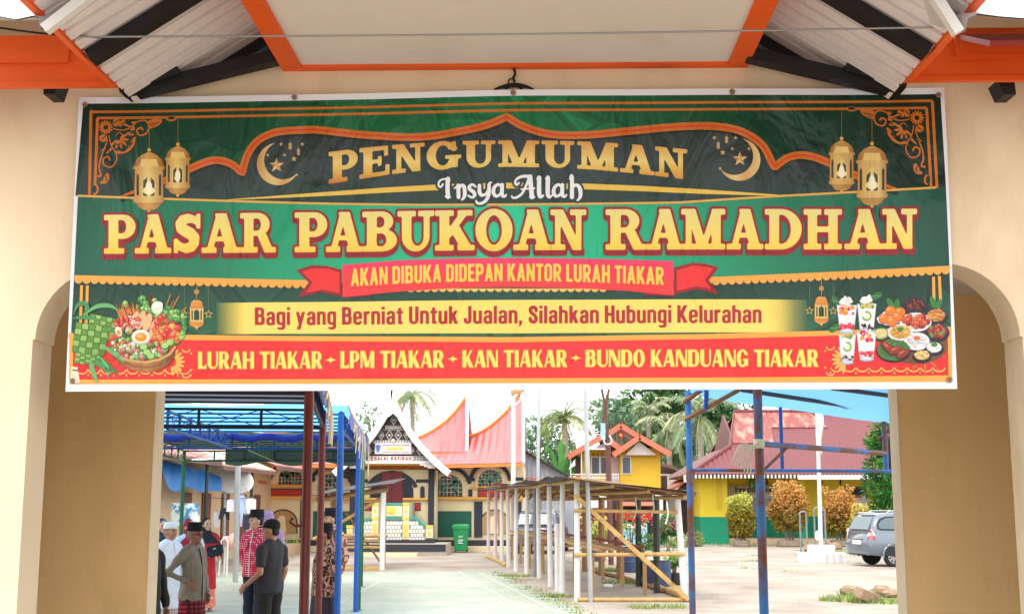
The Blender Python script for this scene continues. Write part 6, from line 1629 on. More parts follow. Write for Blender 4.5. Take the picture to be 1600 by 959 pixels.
# long grey shed beside the hall
M_SHED = mat('grey_zinc_wall', S(168, 176, 188), rough=.5, var=.12, scale=1.5, wave=('X', 5, .03), second=S(140, 146, 156), sfac=(.5, .7), sscale=1)
shed = thing('metal_shed', 'long grey zinc clad shed sloping away beside the hall', 'shed', (wx(850, 57, 780), 57.0, 0))
g = G(); g.prism([at(800, 699, 57), at(818, 706, 57), at(900, 752, 57), V((wx(900, 57), 57, 0)), V((wx(800, 57), 57, 0))], (0, 7, 0)); g.build('wall', M_SHED, shed)
g = G(); g.prism([at(798, 695, 56.7), at(820, 703, 56.7), at(903, 750, 56.7), at(903, 753, 56.7), at(820, 706, 56.7), at(798, 698, 56.7)], (0, 7.6, 0)); g.build('roof', M_ROOFD, shed)
G().bar(at(812, 753, 56.9), at(852, 757, 56.9), .1, .45).build('orange_board', M_ORANGE, shed)
G().box(wx(790, 55), wx(812, 55), 54.5, 56, 0, wz(748, 55)).build('side_wall', M_HCREAM, shed)

# ---------------------------------------------------------------- yellow house
M_YEL = mat('yellow_wall', S(244, 196, 62, .85), rough=.75, var=.04)
M_PINKW = mat('pale_gable', S(236, 222, 220, .85), rough=.75, var=.04)
M_BARGE = mat('salmon_barge_board', S(212, 122, 94, .82), rough=.55, var=.06)
M_WFR = mat('white_frame', S(240, 238, 236, .88), rough=.5)
M_GREYGL = mat('grey_glass', S(92, 98, 112), rough=.15, var=.2, scale=2)
YY = 60.0
yh = thing('yellow_house', 'yellow house with salmon gable boards and a white balcony, beyond the long stall', 'house', (wx(970, YY), YY, 0))
def yb(name, m, x0, x1, y0, y1, Y, th=.1, parent=yh): return G().box(wx(x0, Y), wx(x1, Y), Y, Y + th, wz(y1, Y), wz(y0, Y)).build(name, m, parent)
yb('wall', M_YEL, 969.5, 1033, 700, 763, YY, 7); yb('wall', M_YEL, 903, 969, 702, 757, YY + 1.2, 5.8)
yb('base_wall', M_WTRIM, 966, 1036, 763.5, 850, YY + .05, 6.9); yb('base_wall', M_WTRIM, 894, 966, 758, 850, YY - .1, 7)
yb('balcony_floor', M_WTRIM, 892, 969, 756.6, 759, YY - .3, 1.4)
def gable(name, pk, l, r, Y, dep, wd=.25):
    a, b, c = at(l[0], l[1], Y), at(pk[0], pk[1], Y), at(r[0], r[1], Y)
    g = G(); g.bar(a, b, .12, wd); g.bar(b, c, .12, wd); g.build('barge_board', M_BARGE, yh)
    g = G()
    for p, q in ((a, b), (b, c)): 
        g.prism([p + V((0, .08, .1)), q + V((0, .08, .1)), q + V((0, dep, .1)), p + V((0, dep, .1))], (0, 0, .06))
    g.build('roof', M_REDT, yh)
    lo = min(a.z, c.z); z0 = max(a.z, c.z) + .05
    def onl(p, q, z): return p.lerp(q, (z - p.z) / (q.z - p.z))
    a2, c2 = onl(a, b, z0 + .25), onl(c, b, z0 + .25)
    g = G(); g.prism([a2 + V((.1, .35, -.3)), b + V((0, .35, -.2)), c2 + V((-.1, .35, -.3))], (0, .1, 0)); g.build('gable_infill', M_PINKW, yh)
gable('g', (941.5, 681.5), (887, 714), (968, 700), YY - .3, 6.5)
gable('g', (999.5, 682.5), (958, 711), (1048, 710), YY - .8, 6.5)
gable('g', (970, 664.5), (944, 682), (1001, 684), YY + 2.0, 5)
for pts, m_, Y in (([(970, 673), (977, 679), (970, 685), (963, 679)], M_RPANEL, YY + 2.2), ([(970, 675.5), (973.5, 679), (970, 682.5), (966.5, 679)], M_YPANEL, YY + 2.17), ([(939.5, 689.5), (942.5, 692), (939.5, 695), (936.5, 692)], M_ORNB, YY - .0)):
    g = G(); g.prism([at(x, y, Y) for x, y in pts], (0, .05, 0)); g.build('gable_vent', m_, yh)
def win(x0, x1, y0, y1, Y, n=1):
    w_ = yb('window', M_WFR, x0, x1, y0, y1, Y - .06, .05)
    for k in range(n):
        a = x0 + (x1 - x0) * k / n + 1.6; b = x0 + (x1 - x0) * (k + 1) / n - 1.6
        G().box(wx(a, Y), wx(b, Y), Y - .085, Y - .062, wz(y1 - 1.6, Y), wz(y0 + 1.6, Y)).build('pane', M_GREYGL, w_)
win(924, 952, 713, 741, YY + 1.2, 2); win(972, 987, 713, 740.5, YY)
yb('door', M_PINKW, 954, 969, 714, 757, YY + 1.1, .06)
g = G()
for x in (928, 934, 942, 956, 963): g.box(wx(x - .9, YY + 1.2), wx(x + .9, YY + 1.2), YY + 1.14, YY + 1.19, wz(709.5, YY), wz(706.5, YY))
for x in (973.5, 979.5, 985): g.box(wx(x - .8, YY), wx(x + .8, YY), YY - .05, YY - .002, wz(709, YY), wz(706, YY))
g.build('vent_holes', M_ORNB, yh)
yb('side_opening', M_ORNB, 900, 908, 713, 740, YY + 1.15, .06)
g = G()
for x in (892, 909): g.box(wx(x - .7, YY - .2), wx(x + .7, YY - .2), YY - .2, YY - .1, wz(758, YY), wz(704, YY))
g.build('balcony_post', M_WFR, yh)
g = G(); g.box(wx(892, YY - .25), wx(968, YY - .25), YY - .25, YY - .19, wz(741.5, YY), wz(740, YY)); g.box(wx(892, YY - .25), wx(968, YY - .25), YY - .25, YY - .19, wz(747, YY), wz(745.7, YY))
for i in range(16):
    x = 911 + i * 3.7; g.box(wx(x - .5, YY - .25), wx(x + .5, YY - .25), YY - .24, YY - .2, wz(757, YY), wz(741, YY))
g.build('balcony_rail', M_WFR, yh)
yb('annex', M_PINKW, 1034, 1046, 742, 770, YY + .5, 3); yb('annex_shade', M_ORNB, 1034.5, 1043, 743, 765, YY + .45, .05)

# ---------------------------------------------------------------- small brown roofed house at the right of it
M_BRN = mat('brown_boards', S(112, 84, 76), rough=.8, var=.15, scale=3)
sh = thing('small_house', 'small low house with a brown gable and dark open front, left of the school', 'house', (wx(1070, 62), 62.0, 0))
def sb(name, m, x0, x1, y0, y1, Y, th): return G().box(wx(x0, Y), wx(x1, Y), Y, Y + th, wz(y1, Y), wz(y0, Y)).build(name, m, sh)
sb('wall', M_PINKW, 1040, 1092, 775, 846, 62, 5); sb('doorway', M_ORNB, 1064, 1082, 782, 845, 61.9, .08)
g = G(); g.prism([at(1046, 772, 61.5), at(1078, 752, 61.5), at(1096, 760, 61.5), at(1096, 776, 61.5)], (0, .2, 0)); g.build('gable', M_BRN, sh)
for a, b in (((1034, 776), (1078, 750)), ((1078, 750), (1100, 764))):
    g = G(); p, q = at(a[0], a[1], 61.2), at(b[0], b[1], 61.2); g.prism([p, q, q + V((0, 6, 0)), p + V((0, 6, 0))], (0, 0, .12)); g.build('roof', M_BARGE, sh)
sh2 = thing('small_house', 'pale house with a low grey-brown roof, just behind the small brown-gabled one', 'house', (wx(1055, 70), 70.0, 0))
G().box(wx(1035, 70), wx(1100, 70), 70, 76, 0, wz(740, 70)).build('wall', M_PINKW, sh2)
for a, b in (((1030, 726), (1052, 732)), ((1052, 732), (1090, 752))):
    g = G(); p, q = at(a[0], a[1], 69.5), at(b[0], b[1], 69.5); g.prism([p, q, q + V((0, 7, 0)), p + V((0, 7, 0))], (0, 0, .15)); g.build('roof', M_BRN, sh2)
G().box(wx(1068, 69), wx(1078, 69), 69, 69.6, wz(758, 69), wz(744, 69)).build('white_tank', M_WTRIM, sh2)

# ---------------------------------------------------------------- school building
M_SYEL = mat('school_yellow', S(244, 214, 56, .85), rough=.75, var=.04, second=S(236, 200, 60), sfac=(.55, .7), sscale=.8)
M_SGRN = mat('school_green', S(24, 150, 112, .85), rough=.7, var=.06, second=S(190, 200, 180), sfac=(.68, .74), sscale=3)
M_SROOF = mat('maroon_metal_roof', S(146, 72, 74, .62), rough=.5, var=.08, scale=.5, wave=('X', 4, .05), second=S(126, 62, 66, .6), sfac=(.5, .7), sscale=.5)
M_SROOF2 = mat('worn_roof_sheet', S(164, 88, 78, .75), rough=.6, var=.1, wave=('X', 4, .05), second=S(204, 150, 134, .8), sfac=(.5, .62), sscale=1.6, stretch=(1.6, .6, .6))
M_SLAT = mat('louvre_grey', S(64, 66, 78), rough=.5, wave=('Z', 8, .03))
M_SDOOR = mat('pale_door', S(216, 212, 208, .85), rough=.6)
YSC, YSR = 58.0, 60.5
sc = thing('school_building', 'yellow and green school building with a maroon metal roof', 'school', (wx(1250, YSC), YSC, 0))
def scb(name, m, x0, x1, z0, z1, Y, th, parent=sc): return G().box(wx(x0, Y), wx(x1, Y), Y, Y + th, z0, z1).build(name, m, parent)
zg = wz(807, YSC, 1115); ze = wz(738, YSC, 1115); zgr = wz(806, YSR, 1200)
scb('wall', M_SYEL, 1094, 1137, zg, ze, YSC, 9); scb('wall_base', M_SGRN, 1094, 1137, 0, zg, YSC, 9)
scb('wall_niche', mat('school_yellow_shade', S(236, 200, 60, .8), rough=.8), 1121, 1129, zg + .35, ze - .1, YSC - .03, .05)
X0 = wx(1137, YSC) ; X1 = 24.0
G().box(X0 + .005, X1, YSR, YSR + 6, zgr, ze + .1).build('wall', M_SYEL, sc); G().box(X0 + .005, X1, YSR - .02, YSR + 6, 0.25, zgr).build('wall_base', M_SGRN, sc)
G().box(X0 + .005, X1, YSC + .2, YSR - .03, 0, .25).build('veranda_floor', mat('veranda_concrete', S(206, 180, 150, .8), rough=.85, var=.1), sc)
for px in (1254, 1410):
    scb('column', M_SYEL, px - 4.5, px + 4.5, zg - .15, ze, YSC + .3, .35); scb('column_base', M_SGRN, px - 4.5, px + 4.5, .25, zg - .155, YSC + .3, .35)
# windows, door, sign and small ornaments of the veranda
def sp(name, m, x0, x1, y0, y1, out=.05, parent=sc): return G().box(wx(x0, YSR), wx(x1, YSR), YSR - out, YSR - out + .04, wz(y1, YSR, 1200), wz(y0, YSR, 1200)).build(name, m, parent)
w_ = sp('window', M_SDOOR, 1138, 1236, 770, 806, .05)
for a, b in ((1172, 1190), (1192, 1212), (1214, 1232), (1141, 1168)): G().box(wx(a, YSR), wx(b, YSR), YSR - .08, YSR - .055, wz(803, YSR), wz(778, YSR)).build('pane', mat('dull_glass', S(150, 152, 158), rough=.3, var=.2), w_)
sg = sp('sign_board', mat('sign_board_paint', S(206, 180, 150, .85), rough=.7, var=.08, second=S(170, 140, 110), sfac=(.6, .7), sscale=4), 1137, 1222, 758, 771.5, .12)
PR2 = Print(); PR_keep = PR; PR = PR2
def slabw(word, x0, wd, y0, y1):
    for i, ch in enumerate(word):
        f_ = {'P': GL['P'][1], 'e': CG['e'][1], 'r': CG['r'][1], 'u': CG['u'][1], 's': lambda X, Y: pl(X, Y, [(.40, .60), (.30, .67), (.18, .67), (.10, .58), (.14, .46), (.36, .30), (.42, .18), (.34, .08), (.18, .07), (.08, .16)], .08), 'p': lambda X, Y: cut(U(bx(X, Y, 0, .18, -.25, .74), rb(X, Y, 0, .5, -.02, .76, .2)), rb(X, Y, .18, .32, .13, .61, .06)), 't': CG['t'][1], 'a': CG['a'][1], 'k': CG['k'][1], 'n': CG['n'][1]}[ch]
        w1 = {'P': .84, 'r': .4, 't': .4}.get(ch, .52); x = x0 + i * wd
        PR.field(f_, (-.04, w1 + .04, -.3, 1.04), .06, (1, 1, 1), 0, 0, lambda u, v, x=x, w1=w1: (x + u / w1 * wd * .84, y1 - (y1 - y0) * v))
slabw('Perpustakaan', 1148, 6.6, 760.5, 768)
PR = PR_keep
g = G()
for pts, _, _, _ in PR2.polys: g.quad(*[V((wx(x, YSR), YSR - .125, wz(y, YSR, 1200))) for x, y in pts][::-1])
g.build('sign_lettering', mat('dark_teal_letters', S(20, 70, 84)), sg)
tb = sp('picture_board', M_BRN, 1171, 1195, 749, 762.5, .20); G().box(wx(1172.5, YSR), wx(1193.5, YSR), YSR - .225, YSR - .20, wz(761.5, YSR, 1200), wz(750, YSR, 1200)).build('picture', mat('green_picture', S(96, 150, 84), second=S(226, 214, 180), sfac=(.5, .55), sscale=2.5), tb)
for x, m_ in ((1199.5, M_RPANEL), (1226, M_NAVYB), (1285, M_RPANEL), (1314.5, M_NAVYB)):
    g = G(); g.prism([V((wx(a, YSR), YSR - .05, wz(b, YSR, 1200))) for a, b in ((x - 1.8, 753), (x, 747), (x + 1.8, 753), (x, 759))], (0, .04, 0)); g.build('diamond_ornament', m_, sc)
sp('vent_louvre', M_SLAT, 1320, 1354, 760.5, 773, .06); sp('door', M_SDOOR, 1336, 1358, 774, 846, .05); sp('door_label', M_RPANEL, 1336, 1346, 774, 777, .07)
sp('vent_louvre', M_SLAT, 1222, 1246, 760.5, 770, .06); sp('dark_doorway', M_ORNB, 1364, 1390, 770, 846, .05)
# roof: hip at the left end with an open gable above
ev = [at(1070, 740, 56.8), at(1420, 738, 56.8)]
zev = at(1095, 741, 56.8).z
Xa, Xb = wx(1080, 56.8), 26.0; Yf, Yb, Yr_ = 56.8, 69.0, 62.9
zr_ = wz(645, 62.9, 1150); zm = wz(700, 62.9 - 3.0, 1140)
Xg = wx(1152, 62.9, 700)
k_ = (zm - zev) / (zr_ - zev); Yg0 = Yf + (Yr_ - Yf) * k_; Yg1 = Yb - (Yb - Yr_) * k_
def slab_roof(name, m, pts): 
    g = G(); g.prism(pts, (0, 0, .05)); return g.build(name, m, sc)
Xh = Xg - .9
slab_roof('roof', M_SROOF, [V((Xa, Yf, zev)), V((Xb, Yf, zev)), V((Xb, Yr_, zr_)), V((Xg - .1, Yr_, zr_)), V((Xh, Yg0, zm))])
slab_roof('roof', M_SROOF, [V((Xa, Yb, zev)), V((Xh, Yg1, zm)), V((Xg - .1, Yr_, zr_)), V((Xb, Yr_, zr_)), V((Xb, Yb, zev))])
slab_roof('hip_roof', M_SROOF, [V((Xa, Yf, zev)), V((Xh, Yg0, zm)), V((Xh, Yg1, zm)), V((Xa, Yb, zev))])
g = G(); g.prism([V((Xh + .2, Yg0, zm)), V((Xh + .2, Yg1, zm)), V((Xh + .2, Yr_, zr_ - .1))], (.1, 0, 0)); g.build('gable_face', M_BRN, sc)
nrm = V((0, -(zr_ - zev), (Yr_ - Yf))).normalized() * .08
q0, q1 = .46, .985
P_ = lambda x, t_: V((x, Yf + (Yr_ - Yf) * t_, zev + (zr_ - zev) * t_)) + nrm
g = G(); g.quad(P_(Xh + .1, q0), P_(Xg + 1.2, q0), P_(Xg + 1.4, .72), P_(Xg + 4.2, .72), P_(Xg + 3.6, q1), P_(Xg - .1, q1)); g.build('worn_roof_patch', M_SROOF2, sc)
g = G(); g.tube([V((Xa, Yf, zev + .07)), V((Xh, Yg0, zm + .08)), V((Xg - .1, Yr_, zr_ + .08)), V((Xb, Yr_, zr_ + .08))], .10, 6); g.build('ridge_cap', M_SROOF, sc)
g = G()
for i in range(96):
    x = Xa + .06 + i * .17; g.box(x - .035, x + .035, Yf - .02, Yf + .02, zev - .16, zev - .005)
g.build('eave_fringe', M_WTRIM, sc)
G().box(X0 + 3, Xb, Yf + .03, Yf + .15, zev - .22, zev - .02).build('gutter', M_WTRIM, sc)
G().box(Xa, Xb, Yf + .2, YSC - .0, zev - .12, zev - .06).build('eave_soffit', mat('soffit_green', S(120, 140, 110)), sc)
G().tube([at(1070, 742, 56.9), at(1070, 752, 56.9), at(1078, 752, 56.9)], .06, 6).build('drain_pipe', M_WTRIM, sc)

# ---------------------------------------------------------------- terrace of low houses along the left
M_LW = mat('beige_house_wall', S(222, 194, 154, .8), rough=.8, var=.07, second=S(196, 166, 130), sfac=(.55, .75), sscale=.8)
M_LR = mat('faded_red_roof', S(196, 138, 130, .85), rough=.6, var=.12, wave=('Y', 4, .05), second=S(150, 96, 92), sfac=(.5, .65), sscale=.7)
M_LR2 = mat('pale_rusty_roof', S(222, 190, 172, .85), rough=.6, var=.1, wave=('Y', 4, .05), second=S(206, 130, 110), sfac=(.52, .6), sscale=.8)
M_WOODD = mat('brown_shutter', S(112, 66, 52), rough=.6, var=.15)
XW = wx(404, 46.5, 800)
lh = thing('terrace_house', 'low beige house row with faded red roofs along the left of the yard', 'house row', (XW, 40, 0))
G().box(XW - 6, XW, 26, 48.5, 0, 3.4).build('wall', M_LW, lh)
for ya, yb_, zz, m_ in ((25.5, 36.0, 3.02, M_LR), (36.2, 43.4, 2.92, M_LR2), (43.6, 49.5, 3.12, M_LR)):
    g = G(); g.prism([V((XW + 1.25, ya, zz)), V((XW + 1.25, yb_, zz)), V((XW - 3, yb_, zz + 1.75)), V((XW - 3, ya, zz + 1.75))], (0, 0, .05)); g.build('roof', m_, lh)
    G().box(XW + 1.22, XW + 1.27, ya, yb_, zz - .12, zz + .0).build('eave_board', M_BRN, lh)
g = G(); g.prism([V((XW - 3, 42, 4.4)), V((XW + .4, 47.5, 3.5)), V((XW + .4, 49.5, 3.5)), V((XW - 3, 49.5, 5.0))], (0, 0, .05)); g.build('roof', M_LR, lh)
for Y in (30.5, 33.2, 36.4, 38.6, 41, 43.4, 45.6):
    G().box(XW, XW + .05, Y, Y + .95, .1 if int(Y) % 3 else .9, 2.15).build('shutter', M_WOODD, lh)
for Y in (35.0, 40.5):
    G().tube([(XW + 1.1, Y, 0), (XW + 1.1, Y, 1.1)], .075, 8).build('white_post', M_WTRIM, lh); G().tube([(XW + 1.1, Y, 1.1), (XW + 1.1, Y, 2.95)], .05, 8).build('wooden_post', M_BAM_D, lh)
G().box(XW, XW + 1.4, 44, 48.5, 0, .35).build('porch_floor', M_LW, lh)
G().bar(at(402, 749, 47), at(410, 748, 47), 1.5, .35).build('orange_beam', M_BARGE, lh)
G().tube([at(404, 735, 47), at(404, 800, 47)], .07, 8).build('drain_pipe', M_WOODD, lh)
# bright blue awning and its grey post
aw = thing('blue_awning', 'crumpled bright blue awning sheet hung from the low house row', 'awning', (wx(300, 34), 34.0, 0))
rows = []
for i in range(21):
    s_ = i / 20; p = at(252 + 93 * s_, 722 + 24 * s_ - 4 * math.sin(s_ * 3), 32 + 6 * s_); q = at(262 + 83 * s_, 762 + 6 * s_ + 7 * math.sin(s_ * 12) * (1 - s_) - 10 * max(0, .25 - s_), 31.6 + 6 * s_)
    bk_ = p + V((-1.6, .6, .35))
    rows.append([bk_, p + V((0, 0, .02)), p.lerp(q, .4) + V((.08 * math.sin(i * 1.3), -.1, 0)), q])
g = G(); g.loft(rows, closed=False); g.build('sheet', M_T_AWN, aw, smooth=True)
G().tube([at(372, 716, 30), V((wx(372, 30), 30, 0))], .07, 8).build('post', M_GALV, aw)
G().tube([at(372, 716, 30), at(300, 719, 30)], .04, 8).build('rail', M_GALV, aw)
# ---------------------------------------------------------------- kiosk and parked van behind the long stall
kk = thing('food_kiosk', 'small kiosk with a red printed awning and a pale blue counter, behind the long stall', 'kiosk', (wx(990, 54), 54.0, 0))
M_KRED = mat('red_print', S(206, 34, 44), rough=.5, second=S(240, 220, 220), sfac=(.58, .61), sscale=1.2, var=.05)
G().box(wx(958, 54), wx(1024, 54), 54, 56.5, 0, 2.5).build('body', mat('kiosk_dark', S(50, 40, 42)), kk)
G().box(wx(961, 53.6), wx(1018, 53.6), 53.5, 53.56, wz(812, 53.6), wz(796, 53.6)).build('awning_front', M_KRED, kk)
g = G(); g.prism([at(968, 790, 53), at(1020, 790, 53), at(1020, 783, 54.5), at(968, 783, 54.5)], (0, 0, .05)); g.build('awning_top', M_BARGE, kk)
G().box(wx(972, 53.5), wx(1010, 53.5), 53.3, 53.9, .05, wz(817, 53.5)).build('counter', mat('pale_blue_paint', S(136, 190, 214)), kk)
g = G()
for i in range(6): g.ell((wx(979 + 5 * i, 53.3), 53.28, wz(822, 53.3)), (.09, .02, .10), nu=10, nv=6)
g.build('plate_pictures', M_WTRIM, kk)
G().box(wx(974, 53.3), wx(1008, 53.3), 53.285, 53.297, wz(826, 53.3), wz(818, 53.3)).build('picture_panel', M_YPANEL, kk)
G().box(wx(905, 55), wx(955, 55), 55, 55.1, 0.2, wz(793, 55)).build('maroon_screen', mat('maroon_cloth', S(104, 30, 44)), kk)
# ================================================================ trees, shrubs and grass
M_LEAF = mat('leaves', (0, 0, 0), rough=0.55, var=0.15, scale=3, attr=True, spec=.3)
def leafify(m):
    t = m.node_tree; n, l = t.nodes, t.links; b = n['Principled BSDF']; out = n['Material Output']
    src = b.inputs['Base Color'].links[0].from_socket
    tb = n.new('ShaderNodeBsdfTranslucent'); l.new(src, tb.inputs['Color'])
    mx = n.new('ShaderNodeMixShader'); mx.inputs[0].default_value = .3
    l.new(b.outputs[0], mx.inputs[1]); l.new(tb.outputs[0], mx.inputs[2]); l.new(mx.outputs[0], out.inputs['Surface'])
leafify(M_LEAF)
M_BARK = mat('bark', S(120, 108, 96), rough=.9, var=.2, scale=6, bump=.4, bscale=20)
M_PBARK = mat('palm_bark', S(150, 142, 132), rough=.9, var=.2, scale=3, bump=.4, bscale=8, stretch=(1, 1, 6))
def leaf(g, c, d, up, L, W):
    """one leaf: a bent diamond of two quads along d"""
    d = d.normalized(); s_ = d.cross(up)
    if s_.length < 1e-3: s_ = V((1, 0, 0))
    s_ = s_.normalized() * W / 2; k = len(g.v); m_ = c + d * L * .5 + up * L * .06; e = c + d * L - up * L * .08
    g.v += [tuple(c), tuple(m_ + s_), tuple(e), tuple(m_ - s_)]
    g.face((k, k + 1, k + 2, k + 3))
def rvec(rn):
    while True:
        v = V((rn.uniform(-1, 1), rn.uniform(-1, 1), rn.uniform(-1, 1)))
        if .05 < v.length < 1: return v.normalized()
def crown(clumps, n, size, cols, seed, shell=.55, zc=None, asp=.5):
    rn = random.Random(seed); g = G(); tot = sum(r ** 2 for _, r in clumps)
    for c, r in clumps:
        kc = max(8, int(n * r * r / tot)); base = rn.choice(cols)
        for i in range(kc):
            v = rvec(rn); q = shell + (1 - shell) * rn.random() ** .6
            p = V(c) + V((v.x * r, v.y * r, v.z * r * .85)) * q
            b = zc(p, rn) if zc else base if rn.random() < .7 else rn.choice(cols)
            f = rn.uniform(.7, 1.3); g.col = tuple(x * f for x in b)
            d = (v + rvec(rn) * .8); up = (v * .6 + V((0, 0, .6)) + rvec(rn) * .5).normalized()
            leaf(g, p, d, up, size * rn.uniform(.7, 1.4), size * asp * rn.uniform(.8, 1.3))
    return g
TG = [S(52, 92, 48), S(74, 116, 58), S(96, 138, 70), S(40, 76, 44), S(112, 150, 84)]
TGP = [S(96, 130, 96), S(116, 148, 108), S(84, 116, 92), S(132, 160, 120)]  # distant trees: washed-out air painted into paler leaf greens
def tree(label, px, py, Y, rad, trunk_px, n, cols, seed, size=.5, group='trees beyond the yard'):
    c = at(px, py, Y); b = V((wx(trunk_px, Y), Y, 0)); rn = random.Random(seed)
    t = thing('tree', label, 'tree', tuple(b), group)
    top = c + V((0, 0, rad * .2))
    g = G(); pts = spline([b, b.lerp(top, .35) + V((rn.uniform(-.4, .4), 0, 0)), b.lerp(top, .7) + V((rn.uniform(-.3, .3), 0, 0)), top], 5)
    g.tube(pts, [.34 - .26 * i / (len(pts) - 1) for i in range(len(pts))], 8)
    cl = []
    for i in range(13):
        v = rvec(rn); q = c + V((v.x * rad * .8, v.y * rad * .7, v.z * rad * .62)); cl.append((q, rad * rn.uniform(.26, .46)))
        s_ = b.lerp(top, rn.uniform(.55, .95)); g.tube(spline([s_, s_.lerp(q, .5) + V((0, 0, .15)), q], 4), [.10 - .07 * k / 8 for k in range(9)], 5)
    g.build('trunk', M_BARK, t)
    crown(cl, n, size, cols, seed).build('crown', M_LEAF, t, colattr=True)
def palm(label, px, py, Y, L, trunk_px, n, seed, cols, group='coconut palms beyond the yard'):
    c = at(px, py, Y); b = V((wx(trunk_px, Y), Y, 0)); rn = random.Random(seed)
    t = thing('palm_tree', label, 'palm tree', tuple(b), group)
    pts = spline([b, b.lerp(c, .4) + V(((c.x - b.x) * -.15, 0, 0)), b.lerp(c, .75), c], 6)
    g = G(); g.tube(pts, [.24 - .10 * i / (len(pts) - 1) for i in range(len(pts))], 8); g.build('trunk', M_PBARK, t)
    g = G()
    for i in range(n):
        a = 2 * PI * i / n + rn.uniform(-.25, .25); el_ = R(rn.choice([62, 40, 22, 5, -18, -40]) + rn.uniform(-8, 8)); ll = L * rn.uniform(.8, 1.1)
        h = V((math.cos(a), math.sin(a) * .9, 0)); p = c.copy(); d = h * math.cos(el_) + V((0, 0, math.sin(el_))); pts = [p.copy()]; k = 12
        for j in range(k):
            p = p + d * ll / k; pts.append(p.copy()); d = (d + V((0, 0, -.17 - .05 * j / k))).normalized()
        base = rn.choice(cols); g.col = tuple(x * .9 for x in base)
        g.tube(pts, [.05 - .042 * j / k for j in range(k + 1)], 4, caps=False)
        for j in range(1, k + 1):
            for q_ in (0, .5):
                if j == k and q_: continue
                o = pts[j].lerp(pts[min(j + 1, k)], q_); dd = (pts[min(j + 1, k)] - pts[j - 1]).normalized(); s_ = dd.cross(V((0, 0, 1)))
                if s_.length < .1: s_ = V((h.y, -h.x, 0))
                s_.normalize(); w_ = math.sin(PI * min(.97, .12 + .88 * (j + q_) / (k + 1))) * L * .26 + .1
                for sg_ in (-1, 1):
                    f = rn.uniform(.75, 1.25); g.col = tuple(x * f for x in base)
                    leaf(g, o, s_ * sg_ + dd * .65 + V((0, 0, -.45 + rn.uniform(-.3, .15))), V((0, 0, 1)), w_ * rn.uniform(.85, 1.1), .06)
    for i in range(6):
        a = i * 1.05; g.col = S(120, 130, 70); g.ell(c + V((.22 * math.cos(a), .22 * math.sin(a), -.25)), .13, nu=6, nv=5)
    g.build('crown', M_LEAF, t, colattr=True)
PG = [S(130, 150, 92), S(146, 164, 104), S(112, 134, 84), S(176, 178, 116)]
PGP = [S(156, 172, 130), S(168, 182, 142), S(140, 160, 124), S(188, 192, 148)]  # far palms: fading with distance put into the frond colours
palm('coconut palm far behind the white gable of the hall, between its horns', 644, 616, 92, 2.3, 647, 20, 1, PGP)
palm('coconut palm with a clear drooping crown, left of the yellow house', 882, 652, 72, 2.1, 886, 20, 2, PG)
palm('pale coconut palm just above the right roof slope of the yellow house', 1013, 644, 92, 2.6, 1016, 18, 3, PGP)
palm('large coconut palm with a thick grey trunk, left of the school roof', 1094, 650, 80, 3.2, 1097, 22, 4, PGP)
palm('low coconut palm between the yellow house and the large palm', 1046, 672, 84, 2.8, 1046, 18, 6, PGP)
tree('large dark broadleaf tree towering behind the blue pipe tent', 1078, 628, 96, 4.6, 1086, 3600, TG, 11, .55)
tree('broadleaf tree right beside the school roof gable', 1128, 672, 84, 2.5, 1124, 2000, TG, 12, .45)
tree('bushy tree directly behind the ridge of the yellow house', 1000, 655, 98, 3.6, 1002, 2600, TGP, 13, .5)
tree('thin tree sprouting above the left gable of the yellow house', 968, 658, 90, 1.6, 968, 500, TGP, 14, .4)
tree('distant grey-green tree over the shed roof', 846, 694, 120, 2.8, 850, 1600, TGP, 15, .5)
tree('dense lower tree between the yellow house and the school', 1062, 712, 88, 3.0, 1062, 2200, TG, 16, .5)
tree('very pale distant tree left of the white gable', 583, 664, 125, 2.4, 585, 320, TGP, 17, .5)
# banana plant
bp = gnd(874, 812); bn = thing('banana_plant', 'banana plant with broad torn leaves left of the yellow house', 'banana plant', (wx(876, 62), 62, 0))
G().tube([V((wx(876, 62), 62, 0)), at(874, 752, 62)], [.2, .1], 8).build('stem', M_BARK, bn)
g = G(); rn = random.Random(4); c = at(874, 754, 62)
for i, (dx, dz) in enumerate(((-1.0, 1.3), (-.5, 1.7), (.2, 1.9), (.8, 1.5), (1.1, .7), (-1.2, .4), (.3, .9))):
    P3 = spline([c, c + V((dx * .5, -.1, dz * .6)), c + V((dx, -.2, dz)), c + V((dx * 1.4, -.2, dz * .85))], 5); f = rn.uniform(.8, 1.25); g.col = tuple(x * f for x in S(92, 150, 76)); rows = []
    for j, p in enumerate(P3):
        w_ = .28 * math.sin(PI * min(.98, max(.04, j / (len(P3) - 1)))); rows.append([p + V((-w_ * .6, w_ * .3, w_ * .7)), p + V((0, .05, 0)), p + V((w_ * .6, w_ * .3, -w_ * .4))])
    g.loft(rows, closed=False)
g.build('leaf', M_LEAF, bn, colattr=True)
